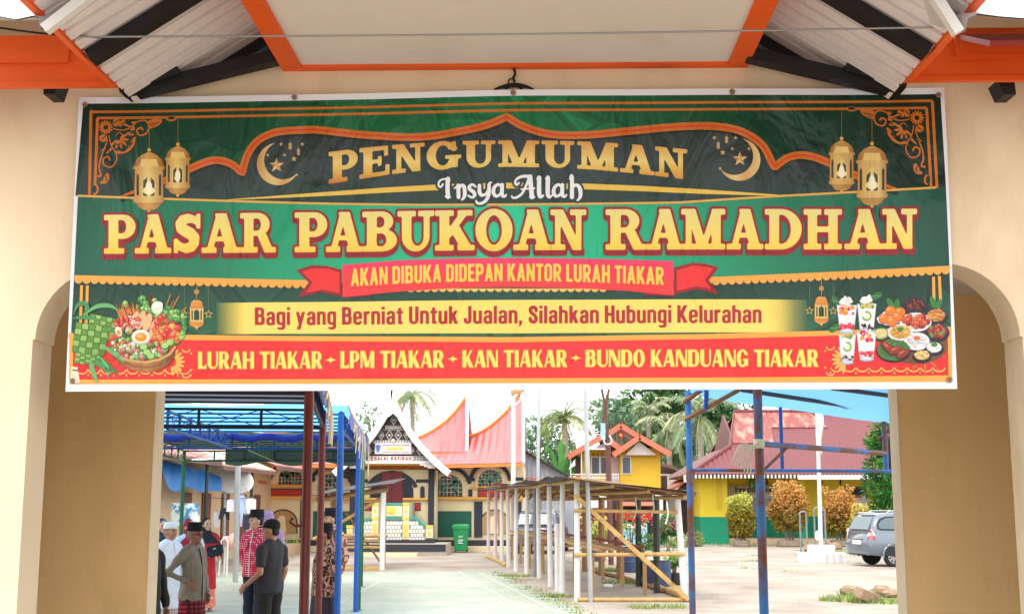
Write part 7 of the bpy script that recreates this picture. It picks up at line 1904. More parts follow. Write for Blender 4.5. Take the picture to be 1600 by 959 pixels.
# clipped orange and yellow-green shrubs in front of the school
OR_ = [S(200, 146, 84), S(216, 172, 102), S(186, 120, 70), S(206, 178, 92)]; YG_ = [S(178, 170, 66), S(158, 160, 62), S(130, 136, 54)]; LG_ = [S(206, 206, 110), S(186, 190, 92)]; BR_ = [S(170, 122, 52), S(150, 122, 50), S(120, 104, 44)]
M_KERB = mat('rough_planter', S(150, 136, 118, .8), rough=.9, var=.2, scale=4, bump=.5, bscale=9)
def shrub(label, px, top, bot, wd, Y, kind, seed, stem=True, foot=848):
    c0, c1 = at(px, top, Y), at(px, bot, Y); r = wd / 2 / F_PX * Y; b = V((c0.x, Y, 0)); rn = random.Random(seed)
    t = thing('clipped_shrub', label, 'shrub', tuple(b), 'clipped shrubs before the school')
    H = c0.z - c1.z; zm = c1.z + H * .55; cl = []
    for i in range(46):
        u = rn.random() ** 1.15; a = rn.uniform(0, 2 * PI); zz = c1.z + H * (.10 + .78 * u); rr = r * (math.sin(PI * min(.93, max(.12, .16 + .70 * u)))) * .78 * (.82 if .58 < u < .74 else 1)
        cl.append((b + V((rr * math.cos(a), rr * math.sin(a), zz)), r * rn.uniform(.26, .36)))
    for i in range(11): cl.append((b + V((rn.uniform(-.8, .8) * r, rn.uniform(-.4, .4) * r, c1.z + H * rn.uniform(.84, 1.04))), r * rn.uniform(.12, .22)))
    cl.append((b + V((0, 0, c1.z + H * .45)), r * .75))
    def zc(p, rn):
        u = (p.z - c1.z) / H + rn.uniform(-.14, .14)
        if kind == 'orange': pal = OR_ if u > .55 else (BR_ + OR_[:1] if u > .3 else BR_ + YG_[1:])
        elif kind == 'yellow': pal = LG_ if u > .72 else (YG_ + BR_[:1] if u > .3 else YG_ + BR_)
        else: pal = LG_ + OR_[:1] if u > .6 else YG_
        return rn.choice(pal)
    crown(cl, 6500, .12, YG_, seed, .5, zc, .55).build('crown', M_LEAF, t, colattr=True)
    if stem:
        for k in (-1, 0, 1): G().tube(spline([b + V((.07 * k, .05 * k, 0)), b + V((.16 * k, .1 * k, c1.z * .6)), b + V((.3 * k * r, .2 * k, c1.z + .35 * H))], 4), [.06 - .03 * i / 8 for i in range(9)], 6).build('stem', M_BARK, t)
        g = G(); g.lathe(b, [(r * .62, 0), (r * .66, .05), (r * .64, .26), (r * .5, .28), (r * .1, .26)], 14); g.build('planter', M_KERB, t)
YB2_ = 55.0
shrub('yellow-green clipped shrub, leftmost before the school, beside the corner column', 1156, 772, 842, 41, YB2_, 'yellow', 21)
shrub('orange clipped shrub before the sign board window', 1231, 757, 830, 61, YB2_, 'orange', 22)
shrub('orange clipped shrub between the flagpole and the door', 1311, 765, 838, 55, YB2_, 'orange', 23)
shrub('low yellow-orange shrub behind the parked grey car', 1362, 792, 840, 70, 52.0, 'mixed', 24)
# cypress
cy = thing('cypress', 'tall dark green cypress with curling tips beside the right pillar', 'cypress', (wx(1396, 46), 46, 0))
rn = random.Random(8); cl = []
for i in range(90):
    u = rn.random(); z = .7 + 4.0 * u; rr = 1.0 * (1 - .55 * abs(u - .4)) * (1 - u * .25); a = rn.uniform(0, 2 * PI); k = rn.random() ** .4
    cl.append((V((wx(1394, 46), 46, 0)) + V((rr * math.cos(a) * k, rr * math.sin(a) * k, z)), rn.uniform(.24, .36)))
crown(cl, 9000, .19, [S(46, 106, 40), S(60, 128, 48), S(38, 90, 36), S(84, 146, 60)], 8, .3, None, .3).build('crown', M_LEAF, cy, colattr=True)
G().tube([V((wx(1402, 46), 46, 0)), V((wx(1402, 46), 46, 4.4))], [.14, .03], 7).build('trunk', M_BARK, cy)
# loose plants beside the stall and before the houses
def plant(name, label, cat, p, h, r, n, size, cols, seed, flowers=None, pot=None, group=None):
    t = thing(name, label, cat, tuple(p), group); rn = random.Random(seed); p = V(p); z0 = 0
    if pot:
        pr, ph, pm = pot; g = G(); g.lathe(p, [(pr * .86, 0), (pr * .92, .02), (pr, ph * .5), (pr * .97, ph * .52), (pr, ph), (pr * .93, ph), (pr * .9, ph - .05), (.01, ph - .05)], 18); g.build('pot', pm, t); z0 = ph
    g = G()
    for i in range(7):
        a = rn.uniform(0, 6.28); k = rn.uniform(.3, .95) * r; g.tube(spline([p + V((.03 * math.cos(a), .03 * math.sin(a), max(0, z0 - .06))), p + V((.4 * k * math.cos(a), .4 * k * math.sin(a), z0 + h * .5)), p + V((k * math.cos(a), k * math.sin(a), z0 + h * rn.uniform(.7, 1)))], 4), [.014 - .009 * j / 8 for j in range(9)], 5)
    g.build('stem', M_BARK, t)
    cl = [(p + V((rn.uniform(-.75, .75) * r, rn.uniform(-.6, .6) * r, z0 + h * rn.uniform(.3, .95))), r * rn.uniform(.2, .36)) for _ in range(11)]
    crown(cl, n, size, cols, seed, .3).build('foliage', M_LEAF, t, colattr=True)
    if flowers:
        fl = [(p + V((rn.uniform(-.9, .9) * r, rn.uniform(-.6, .4) * r, z0 + h * rn.uniform(.72, 1.08))), r * rn.uniform(.14, .24)) for _ in range(7)]
        crown(fl, n // 6, size * .7, flowers, seed + 50, .2, None, .9).build('flowers', M_LEAF, t, colattr=True)
M_DRUM = mat('dark_blue_drum', S(58, 72, 104), rough=.45, var=.15, scale=4, second=S(90, 96, 112), sfac=(.58, .7), sscale=5)
M_POTB = mat('black_pot', S(44, 44, 46), rough=.6, var=.15)
PK = [S(236, 116, 156), S(244, 150, 180), S(222, 84, 130)]; PLG = [S(110, 146, 76), S(134, 166, 92), S(84, 122, 62)]
plant('potted_plant', 'leggy rose plant with coral blooms in a blue drum, middle of the stall', 'potted plant', gnd(986, 893), 1.0, .42, 240, .10, PLG, 31, [S(236, 110, 96), S(226, 80, 84)], (.36, .58, M_DRUM), 'drum planters by the stall')
plant('potted_plant', 'pink bougainvillea in a blue drum near the front end of the stall', 'potted plant', gnd(1026, 915), 1.0, .45, 260, .10, PLG, 32, PK, (.34, .56, M_DRUM), 'drum planters by the stall')
plant('potted_plant', 'dense yellow-green plant in a drum behind the stall counter', 'potted plant', gnd(931, 876), .9, .55, 500, .13, [S(196, 200, 110), S(170, 180, 90)], 33, [S(230, 196, 90)], (.34, .5, M_DRUM), 'drum planters by the stall')
plant('potted_plant', 'small leafy plant in a black pot beside the white front stall post', 'potted plant', gnd(1054, 913), .5, .24, 150, .14, [S(112, 160, 66), S(140, 184, 84)], 34, None, (.2, .26, M_POTB))
plant('potted_plant', 'second small dark pot with sparse leaves beside the pink bougainvillea', 'potted plant', gnd(1041, 912), .3, .2, 60, .12, PLG, 35, None, (.15, .22, M_POTB))
plant('green_bush', 'rounded feathery green bush in front of the kiosk', 'bush', V((wx(1043, 50), 50, 0)), 1.25, .62, 1500, .13, [S(70, 116, 66), S(88, 134, 76), S(56, 98, 56)], 36)
plant('weed_clump', 'weedy clump with pale stalks at the foot of the school corner', 'weeds', V((wx(1082, 55), 55, 0)), .5, .7, 500, .14, [S(150, 156, 96), S(120, 136, 76)], 37)
plant('weed_clump', 'low bright weeds near the small brown-gabled house', 'weeds', V((wx(1062, 54), 54, 0)), .45, .6, 400, .13, [S(126, 156, 84), S(160, 170, 100)], 38, [S(236, 236, 210)])
plant('weed_clump', 'weeds growing along the plinth at the left end of the hall', 'weeds', V((wx(458, 48.4), 48.4, 0)), .35, .5, 300, .12, [S(130, 176, 70), S(160, 196, 90)], 39)
plant('green_bush', 'small green bush at the far left, behind the woman at the pillar', 'bush', V((wx(262, 26), 26, 0)), 0.6, .3, 300, .12, [S(90, 130, 60), S(120, 156, 76)], 40)
# grass tufts on the ground
g = G(); rn = random.Random(9)
def tuft(px, py, r, n, h):
    c = gnd(px, py)
    for i in range(n):
        a, q = rn.uniform(0, 6.28), math.sqrt(rn.random()) * r; p = c + V((q * math.cos(a) * 1.6, q * math.sin(a), 0)); f = rn.uniform(.7, 1.3); g.col = tuple(x * f for x in rn.choice([S(120, 150, 64), S(146, 170, 80), S(96, 128, 56), S(170, 176, 110)]))
        d = V((rn.uniform(-.6, .6), rn.uniform(-.6, .6), 1)).normalized(); w_ = V((rn.uniform(-1, 1), rn.uniform(-1, 1), 0)).normalized() * .012; hh = h * rn.uniform(.5, 1.2)
        g.quad(p - w_, p + w_, p + d * hh + V((d.x * hh * .4, d.y * hh * .4, -.1 * hh)))
for px, py, r, n, h in ((1329, 938, .38, 420, .16), (1352, 931, .34, 260, .18), (1388, 941, .45, 420, .13), (1360, 940, .3, 160, .12), (985, 911, .42, 300, .14), (1025, 949, .35, 220, .10), (875, 932, .25, 160, .12), (806, 900, .3, 160, .1), (955, 892, .4, 260, .2), (1290, 860, .8, 160, .10), (1316, 862, .7, 120, .12), (1150, 853, .8, 90, .12), (1220, 852, .8, 90, .12), (1120, 850, 1.2, 260, .2), (450, 872, .5, 40, .08)):
    tuft(px, py, r, n, h)
for k in range(16):                                   # sparse weeds along the court edge and the yard
    tuft(rn.uniform(1100, 1390), rn.uniform(852, 900), rn.uniform(.1, .3), 26, .07)
    tuft(775 + k * 9 + rn.uniform(-3, 3), 894 + k * 4.1 + rn.uniform(0, 3), .16, 30, .07)
o = g.build('grass_tufts', M_LEAF, colattr=True); o['kind'] = 'stuff'; o['label'] = 'short grass tufts scattered over the sandy yard'; o['category'] = 'grass'

# ================================================================ yard furniture
M_BING = mat('green_bin_plastic', S(34, 142, 84), rough=.45, var=.06)
YB_ = 48.3; p = V((wx(720, YB_, 850), YB_, 0)); bi = thing('wheelie_bin', 'green wheeled rubbish bin standing before the hall', 'bin', tuple(p))
g = G(); w0, w1, zt_ = .40, .50, .93
g.loft([[p + V((a * w_, b * w_ * 1.1, z)) for a, b in ((-1, -1), (-.86, -1.06), (.86, -1.06), (1, -1), (1, 1), (-1, 1))] for w_, z in ((.21, .06), (.225, .12), (.28, .86), (.30, .88), (.30, .94))]); g.build('body', M_BING, bi)
g = G(); g.loft([[p + V((a * w_, b * w_ * 1.1, z)) for a, b in ((-1, -1), (1, -1), (1, 1), (-1, 1))] for w_, z in ((.315, .942), (.315, 1.0), (.28, 1.05), (.12, 1.07))]); g.build('lid', M_BING, bi)
for s_ in (-1, 1): g = G(); g.tube([p + V((s_ * .19, .27, .1)), p + V((s_ * .245, .27, .1))], .1, 14); g.build('wheel', M_BLACK, bi)
g = G(); e = p + V((.01, -.305, .66))
for i in range(6): g.quad(e + V((.02 * math.cos(i * 1.05), 0, .02 * math.sin(i * 1.05))), e + V((.10 * math.cos(i * 1.05 - .3), -.004, .10 * math.sin(i * 1.05 - .3))), e + V((.10 * math.cos(i * 1.05 + .3), -.004, .10 * math.sin(i * 1.05 + .3))))
for i in range(3): g.box(e.x - .10, e.x + .10 - .04 * (i % 2), e.y - .002, e.y + .002, e.z - .20 - .06 * i, e.z - .17 - .06 * i)
g.build('printed_mark', M_WTRIM, bi)
# flagpole on a tiled pedestal with a white flag hanging limp
Yq = 41.0; q = V((wx(1283, Yq, 860), Yq, 0)); fpn = thing('flagpole', 'flagpole with a limp white flag on a white tiled pedestal', 'flagpole', tuple(q))
M_WT = mat('white_tile', S(238, 238, 240, .88), rough=.35, var=.03); joints(M_WT, .9)
def hexa(cx, cy, r, z0, z1, sx_=1.0):
    g = G(); return g.prism([V((cx + r * sx_ * math.cos(R(22.5 + 60 * i)), cy + r * math.sin(R(22.5 + 60 * i)), z0)) for i in range(6)], (0, 0, z1 - z0))
hexa(q.x, q.y, .95, 0, .27, .9).build('pedestal', M_WT, fpn); hexa(q.x, q.y, .48, .27, .52).build('pedestal_step', M_WT, fpn)
G().tube([q + V((0, 0, .5)), at(1277, 655, Yq)], [.07, .055], 10).build('pole', M_POLEW, fpn)
f0 = at(1277, 640, Yq); rows = []
for i in range(13):
    s_ = i / 12; z = f0.z - 1.35 * s_
    rows.append([V((f0.x + dx * (.20 + .05 * math.sin(s_ * 5)) + .03 * math.sin(s_ * 7), f0.y - .1 + .07 * math.sin(dx * 9 + s_ * 4), z - (.12 if k % 2 else 0) * s_)) for k, dx in enumerate((-.45, -.25, -.05, .2, .4, .6))])
g = G(); g.loft(rows, closed=False); g.build('flag', tarp_mat('white_flag_cloth', S(240, 240, 240, .9), .3), fpn, smooth=True)
G().lathe(at(1279, 836, Yq - .1) + V((0, 0, -.15)), [(.07, 0), (.11, .05), (.1, .25), (.05, .3)], 10).build('cleat_box', M_WTRIM, fpn)
# grey pipe frames in front of the shrubs
M_PIPE = mat('grey_pipe_paint', S(132, 140, 140), rough=.5, metal=.3)
for k, (x0, x1, yt, lab) in enumerate(((1249, 1259, 799, 'grey pipe hoop left of the flagpole, before the orange shrub'), (1271.5, 1288, 793, 'taller grey pipe hoop close around the flagpole'))):
    Yh = 48.0; a, b = V((wx(x0, Yh), Yh, 0)), V((wx(x1, Yh), Yh, 0)); z = wz(yt, Yh, x0)
    o = G().tube([a, a + V((0, 0, z - .06)), a + V((.06, 0, z)), b + V((-.06, 0, z)), b + V((0, 0, z - .06)), b], .035, 8).build('pipe_hoop', M_PIPE, loc=tuple(a)); tag(o, lab, 'hoop', 'pipe hoops before the school')
# rubble: a loose block with stones on a grass patch
M_BLK = mat('weathered_block', S(176, 150, 122, .8), rough=.9, var=.2, scale=5, bump=.5, bscale=14, second=S(120, 100, 84), sfac=(.5, .65), sscale=6)
p = gnd(1355, 941); o = G().obox(p + V((0, 0, .13)), (.44, .26, .2), (R(14), R(18), R(28))).build('concrete_block', M_BLK, loc=tuple(p)); bevel(o, .012); tag(o, 'tilted weathered concrete block lying on the grass patch', 'block')
rn = random.Random(3)
def rock(p, r, lab):
    g = G(); g.ell(p + V((0, 0, r * .4)), (r, r * .8, r * .55), None, 10, 7); g.v = [(a + rn.uniform(-.14, .14) * r, b + rn.uniform(-.14, .14) * r, max(0.002, c + rn.uniform(-.12, .12) * r)) for a, b, c in g.v]
    o = g.build('rubble_stone', M_BLK, loc=tuple(p)); tag(o, lab, 'stone', 'rubble on the yard')
for x, y, r, lab in ((1328, 930, .20, 'flat brown stone at the left of the grass patch'), (1378, 931, .22, 'rough brown stone behind the tilted block'), (1394, 933, .20, 'rough stone against the right pillar edge'), (1242, 846, .22, 'pale yellowish stone beside the orange shrub planter'), (1268, 861, .3, 'broken rubble left of the flagpole pedestal'), (1305, 858, .28, 'broken rubble right of the flagpole'), (1290, 855, .3, 'rubble heap behind the pedestal')): rock(gnd(x, y), r, lab)
g = G(); rn = random.Random(77)
for k in range(1500):
    c = gnd(rn.uniform(560, 1400), 852 + 107 * rn.random() ** .7)
    if c.y > 34 or c.x > xr(max(10.8, min(YF, c.y))) + .1:
        r_ = rn.uniform(.005, .014); k0 = len(g.v); g.col = rn.choice([S(150, 130, 108), S(180, 160, 138), S(120, 102, 84), S(128, 110, 62), S(96, 84, 60)])
        g.v += [(c.x - r_, c.y, .002), (c.x, c.y - r_, .002), (c.x + r_, c.y + .3 * r_, .002), (c.x + .1 * r_, c.y + r_, .002), (c.x, c.y, r_ * .5)]
        for f in ((0, 1, 4), (1, 2, 4), (2, 3, 4), (3, 0, 4)): g.face([k0 + i for i in f])
o = g.build('gravel', M_LEAF, colattr=True); o['kind'] = 'stuff'; o['label'] = 'loose gravel and dry leaf bits over the sandy yard'; o['category'] = 'gravel'
p = gnd(950, 917); o = G().ell(p + V((0, 0, .03)), (.12, .09, .05), None, 10, 6).build('paper_litter', M_WTRIM, loc=tuple(p), smooth=True); tag(o, 'crumpled white paper on the stall floor', 'litter')
# satellite dish
Yd = 39.0; c = at(352, 752, Yd); dsh = thing('satellite_dish', 'large white mesh satellite dish tilted skyward by the house row', 'satellite dish', (c.x, Yd, 0))
M_DISH = mat('white_dish_mesh', S(226, 224, 220, .8), rough=.5, var=.05)
ax = V((.42, -.5, .76)).normalized(); u_ = ax.cross(V((0, 0, 1))).normalized(); v_ = ax.cross(u_); rows = []
for j in range(7):
    rr = .84 * j / 6; rows.append([c + ax * (rr * rr * .32) + (u_ * math.cos(2 * PI * i / 24) + v_ * math.sin(2 * PI * i / 24)) * max(rr, .02) for i in range(24)])
g = G(); g.loft(rows, caps=False); g.loft([[p - ax * .02 for p in r_] for r_ in rows][::-1], caps=False); g.build('reflector', M_DISH, dsh, smooth=True)
g = G()
for i in range(3): g.tube([rows[6][i * 8], c + ax * .75], .012, 5)
g.ell(c + ax * .75, .06); g.build('feed_arm', M_GALV, dsh)
G().tube([V((c.x, Yd + .1, 0)), c - ax * .03], .05, 8).build('mast', M_GALV, dsh)
g = G()
for i in range(12): g.tube([rows[j][i * 2] - ax * .025 for j in range(7)], .008, 4)
g.build('rib', M_GALV, dsh)
# washing on a line
M_CL = lambda nm, c: mat(nm, c, rough=.85, var=.12, scale=6, bump=.3, bscale=8)
Yw = 33.0
def garment(name, label, cat, pts, m, Y=Yw):
    P3 = [at(x, y, Y) for x, y in pts]; g = G(); g.prism(P3, (0, .03, 0)); o = g.build(name, m, loc=tuple(P3[0])); bm = bmesh.new(); bm.from_mesh(o.data); bmesh.ops.subdivide_edges(bm, edges=bm.edges, cuts=3, use_grid_fill=True)
    for v in bm.verts: v.co.y += .03 * math.sin(v.co.x * 14 + v.co.z * 5)
    bm.to_mesh(o.data); bm.free(); tag(o, label, cat, 'washing hung by the house row')
garment('hung_shirt', 'white shirt with a faint print on the washing line', 'shirt', [(355, 781), (359, 779), (365, 779), (369, 781), (368, 799), (354, 799)], M_CL('white_cotton', S(226, 228, 238, .85)))
garment('hung_shirt', 'pale blue long shirt on the washing line', 'shirt', [(372, 776), (378, 772), (383, 776), (385, 790), (383, 804), (380, 800), (378, 822), (375, 822), (376, 803), (370, 803)], M_CL('pale_blue_cotton', S(176, 196, 232, .85)))
garment('hung_shirt', 'large plain white cloth next to the pale blue shirt', 'cloth', [(384, 778), (392, 777), (400, 780), (399, 802), (386, 801)], M_CL('white_cotton_cloth', S(236, 236, 240, .85)))
garment('hung_trousers', 'black trousers hanging left of the white printed shirt', 'trousers', [(345, 793), (358, 793), (358, 812), (353, 811), (351, 801), (347, 811), (342, 810)], M_CL('black_cotton', S(34, 34, 42)))
garment('hung_towel', 'narrow red towel on the washing line', 'towel', [(367, 784), (371, 784), (370, 826), (365, 826)], M_CL('red_cotton', S(206, 40, 84)))
garment('hung_shirt', 'grey striped shirt hanging lowest, beside the wooden post', 'shirt', [(334, 800), (341, 800), (343, 818), (341, 824), (334, 822)], M_CL('grey_stripe_cotton', S(170, 172, 178)))
garment('hung_trousers', 'dark navy jeans hanging right of the pale blue shirt', 'jeans', [(381, 804), (390, 803), (390, 826), (382, 828)], M_CL('navy_cotton', S(40, 46, 66)))
garment('hung_banner', 'pale market poster with green and blue patches hung at the house row', 'poster', [(268, 785), (310, 786), (312, 822), (268, 820)], mat('patchy_poster', S(226, 236, 236, .85), second=S(60, 140, 190), sfac=(.5, .55), sscale=2.2, var=.1), 31.0)
a, b = at(322, 776, Yw - .02), at(408, 776, Yw - .02)
o = G().tube([a.lerp(b, i / 10) + V((0, 0, -.05 * math.sin(PI * i / 10))) for i in range(11)], .008, 5).build('washing_line', M_CORD, loc=tuple(a)); tag(o, 'thin washing line carrying clothes by the house row', 'washing line')
Yk = 32.5; rk = thing('clothes_rack', 'white tubular clothes rack with crumpled pink cloth, below the washing line', 'clothes rack', (wx(358, Yk), Yk, 0))
for x0, x1 in ((346, 358),):
    for dy in (0, .5):
        a, b = V((wx(x0, Yk), Yk + dy, 0)), V((wx(x1 + 8 * dy, Yk), Yk + dy, 0)); z = .98
        G().tube([a, a + V((.03, 0, z - .1)), a + V((.12, 0, z)), b + V((-.1, 0, z)), b + V((0, 0, z - .1)), b], .022, 7).build('rack_frame', M_WTRIM, rk)
G().tube([V((wx(350, Yk), Yk + .02, .98)), V((wx(366, Yk), Yk + .5, .98))], .018, 6).build('rail', M_WTRIM, rk)
g = G(); g.ell(V((wx(360, Yk), Yk + .25, .86)), (.20, .22, .2), None, 12, 8); g.v = [(a + .03 * math.sin(30 * c), b, c + .04 * math.sin(25 * a)) for a, b, c in g.v]
o = g.build('hung_cloth', M_CL('pink_cloth', S(214, 160, 150)), loc=(wx(360, Yk), Yk + .25, .7), smooth=True); tag(o, 'crumpled pale pink cloth thrown over the white rack', 'cloth')

# ---------------------------------------------------------------- cars
M_TYRE = mat('tyre_rubber', S(36, 36, 38), rough=.8, var=.1)
M_RIM = mat('alloy_rim', S(196, 196, 200), rough=.3, metal=.7, var=.05)
M_CGL = mat('car_glass', S(92, 108, 112), rough=.08, var=.05, spec=.5)
M_CTRIM = mat('black_trim', S(30, 32, 36), rough=.5)
M_TAIL = mat('tail_lamp_red', S(200, 36, 44), rough=.15, coat=.6)
M_TAILW = mat('tail_lamp_clear', S(236, 214, 214), rough=.12, coat=.6)
M_PLATE = mat('number_plate', S(236, 236, 236), rough=.5)
def make_car(label, paint, loc, rz):
    t = thing('parked_car', label, 'car')
    prof = [(0.02, .40, .62), (0.0, .62, .80), (.06, .86, .815), (.14, 1.02, .82), (.5, 1.0, .835), (1.2, .99, .845), (2.4, .98, .845), (3.0, .97, .83), (3.7, .88, .80), (4.1, .72, .72), (4.2, .50, .60)]
    rows = []
    for x, zt, hw in prof:
        zb = .30 if .3 < x < 3.9 else .34
        ring = []
        for s_ in (1, -1):
            seq = [(hw * .90, zb), (hw * .985, zb + .12), (hw, (zb + zt) / 2), (hw * .985, zt - .08), (hw * .93, zt)]
            ring += [(x, -s_ * y, z) for y, z in (seq if s_ == 1 else seq[::-1])]
        rows.append([V(p) for p in ring])
    g = G(); g.loft(rows); o = g.build('body', paint, t); smooth_by_angle(o, 50)
    cab = [(.10, .98, .985, .76), (.20, .98, 1.30, .74), (.34, .98, 1.50, .71), (.7, .985, 1.565, .70), (1.6, .98, 1.59, .70), (2.3, .98, 1.56, .70), (2.75, .97, 1.36, .71), (3.15, .965, 1.0, .74)]
    rows = []
    for x, z0, z1, hw in cab:
        h = z1 - z0; seq = [(.80, z0 - .02), (.80 - (.80 - hw) * .5, z0 + h * .5), (hw - .03, z0 + h * .86), (hw - .16, z1)]
        rows.append([V((x, -y, z)) for y, z in seq] + [V((x, y, z)) for y, z in seq[::-1]])
    g = G(); g.loft(rows); o = g.build('cabin', paint, t); smooth_by_angle(o, 50)
    for s_ in (-1, 1):
        def sw(name, pts, m, out):
            g = G(); P3 = []
            for x, z in pts:
                f = max(0, min(1, (z - .98) / .55)); y = (.805 - .115 * f) + out; P3.append(V((x, s_ * y, z)))
            g.prism(P3, (0, -s_ * .03, 0)); return g.build(name, m, t)
        w_ = sw('window_trim', [(.30, 1.10), (.40, 1.06), (1.18, 1.04), (1.18, 1.46), (.62, 1.46), (.42, 1.40), (.30, 1.24)], M_CTRIM, .004)
        sw('side_window', [(.35, 1.13), (.44, 1.10), (1.10, 1.09), (1.10, 1.42), (.64, 1.42), (.46, 1.36), (.36, 1.24)], M_CGL, .010)
        sw('side_window', [(1.26, 1.08), (2.05, 1.07), (2.05, 1.46), (1.26, 1.47)], M_CGL, .008); sw('side_window', [(2.13, 1.07), (2.86, 1.06), (2.5, 1.40), (2.13, 1.45)], M_CGL, .008)
        g = G(); g.prism([V((.02, s_ * .70, .80)), V((.20, s_ * .846, .80)), V((.22, s_ * .835, .90)), V((.12, s_ * .82, 1.10)), V((.10, s_ * .74, 1.08)), V((.03, s_ * .68, .92))], (-.012, s_ * .012, 0)); tl = g.build('tail_lamp', M_TAILW, t)
        g = G(); g.prism([V((.018, s_ * .70, .80)), V((.20, s_ * .852, .80)), V((.21, s_ * .846, .90)), V((.03, s_ * .70, .89))], (-.016, s_ * .016, 0)); g.build('red_lens', M_TAIL, tl)
        g = G(); g.prism([V((.055, s_ * .74, 1.00)), V((.13, s_ * .80, 1.00)), V((.10, s_ * .775, 1.08))], (-.03, s_ * .02, 0)); g.build('red_lens', M_TAIL, tl)
        g = G(); g.prism([V((4.12, s_ * .45, .62)), V((3.86, s_ * .74, .66)), V((3.80, s_ * .74, .80)), V((4.02, s_ * .45, .76))], (.03, s_ * .02, 0)); g.build('headlight', M_TAILW, t)
        for x in (.80, 3.40):
            c = V((x, s_ * .72, .30)); g = G(); n = 28
            g.loft([[c + V((r * math.cos(2 * PI * i / n), s_ * dy, r * math.sin(2 * PI * i / n))) for i in range(n)] for r, dy in ((.20, -.09), (.28, -.09), (.30, -.06), (.30, .06), (.285, .088), (.21, .09), (.20, .07))]); wh = g.build('wheel', M_TYRE, t, smooth=False)
            g = G(); g.loft([[c + V((r * math.cos(2 * PI * i / n), s_ * dy, r * math.sin(2 * PI * i / n))) for i in range(n)] for r, dy in ((.205, .072), (.205, .092), (.19, .094), (.185, .06))], caps=False)
            for k in range(10):
                a = 2 * PI * k / 10
                for da in (-.10, .10): g.bar(c + V((.03 * math.cos(a), s_ * .085, .03 * math.sin(a))), c + V((.195 * math.cos(a + da), s_ * .08, .195 * math.sin(a + da))), .014, .018)
            g.build('rim', M_RIM, wh)
            g = G(); g.tube([c + V((0, s_ * .07, 0)), c + V((0, s_ * .098, 0))], .035, 12); g.build('hub_cap', M_TAIL, wh)
            g = G(); g.tube([c + V((0, s_ * .03, 0)), c + V((0, s_ * .055, 0))], .19, 20); g.build('wheel_back', M_CTRIM, wh)
            g = G(); g.loft([[V((x + r * math.cos(R(a)), s_ * yy, .30 + r * math.sin(R(a)))) for a in range(-8, 189, 14)] for r, yy in ((.335, .83), (.355, .852), (.385, .852), (.40, .84))], closed=False); g.build('wheel_arch', paint, t)
            g = G(); g.prism([V((x + .335 * math.cos(R(a)), s_ * .846, .30 + .335 * math.sin(R(a)))) for a in range(-5, 186, 12)], (0, -s_ * .012, 0)); g.build('wheel_well', M_CTRIM, t)
    g = G(); g.prism([V((.085, y, z)) for y, z in ((-.62, 1.08), (.62, 1.08), (.60, 1.20), (-.60, 1.20))], (.05, 0, 0)); g.v = [(a + (c - 1.08) * .30 - .02, b, c) for a, b, c in g.v]
    g2 = G(); g2.prism([V((.10 + (z - 1.06) * .52, y, z)) for y, z in ((-.64, 1.07), (.64, 1.07), (.58, 1.44), (-.58, 1.44))], (-.045, 0, .012)); g2.build('rear_window', M_CGL, t)
    G().box(-.015, .03, -.26, .26, .64, .76).build('number_plate', M_PLATE, t); G().box(-.02, .03, -.30, .30, .79, .83).build('trim_strip', M_RIM, t)
    g = G(); g.loft([[V((x, y, z)) for y in np.linspace(-.80, .80, 9) for x in (-.045 + .10 * abs(y) ** 3,)] for z in (.36, .40, .58, .62)], closed=False); g.build('bumper', paint, t)
    G().bar((.30, 0, 1.545), (.38, 0, 1.57), 1.1, .02).build('roof_spoiler', paint, t)
    for s_ in (-1, 1):
        for x in (1.20, 2.08, 2.95):
            z0 = .62 if x == 1.20 else .40
            G().box(x - .005, x + .005, s_ * .848 - .006, s_ * .848 + .004, z0, .96).build('door_gap', M_CTRIM, t)
        for x in (1.38, 2.22): G().box(x, x + .16, s_ * .85 - .018, s_ * .85 + .018, .90, .925).build('door_handle', M_CARG, t)
        G().box(.45, 3.0, s_ * .846 - .012, s_ * .846 + .012, .60, .625).build('side_moulding', paint, t)
    for y in (-.6, .6): G().tube([(.7, y, 1.57), (.8, y, 1.62), (2.1, y, 1.62), (2.2, y, 1.57)], .018, 6).build('roof_rail', M_RIM, t)
    t.location = loc; t.rotation_euler = (0, 0, rz)
    return t
M_CARG = mat('grey_blue_car_paint', S(112, 122, 134), rough=.25, metal=.3, var=.03, coat=.6)
M_CARP = mat('violet_grey_car_paint', S(104, 104, 120), rough=.28, metal=.3, var=.03, coat=.5)
pr_ = gnd(1398, 885); rz_ = R(11)
make_car('grey-blue family car seen from its rear corner, half hidden by the right pillar', M_CARG, (pr_.x - .80 * math.cos(rz_) - .80 * math.sin(rz_), pr_.y - .80 * math.sin(rz_) + .80 * math.cos(rz_) - .05, 0), rz_)
make_car('violet-grey car parked beyond the stall posts, beside the hall', M_CARP, (wx(836, 46.5, 810), 46.5, 0), R(82))
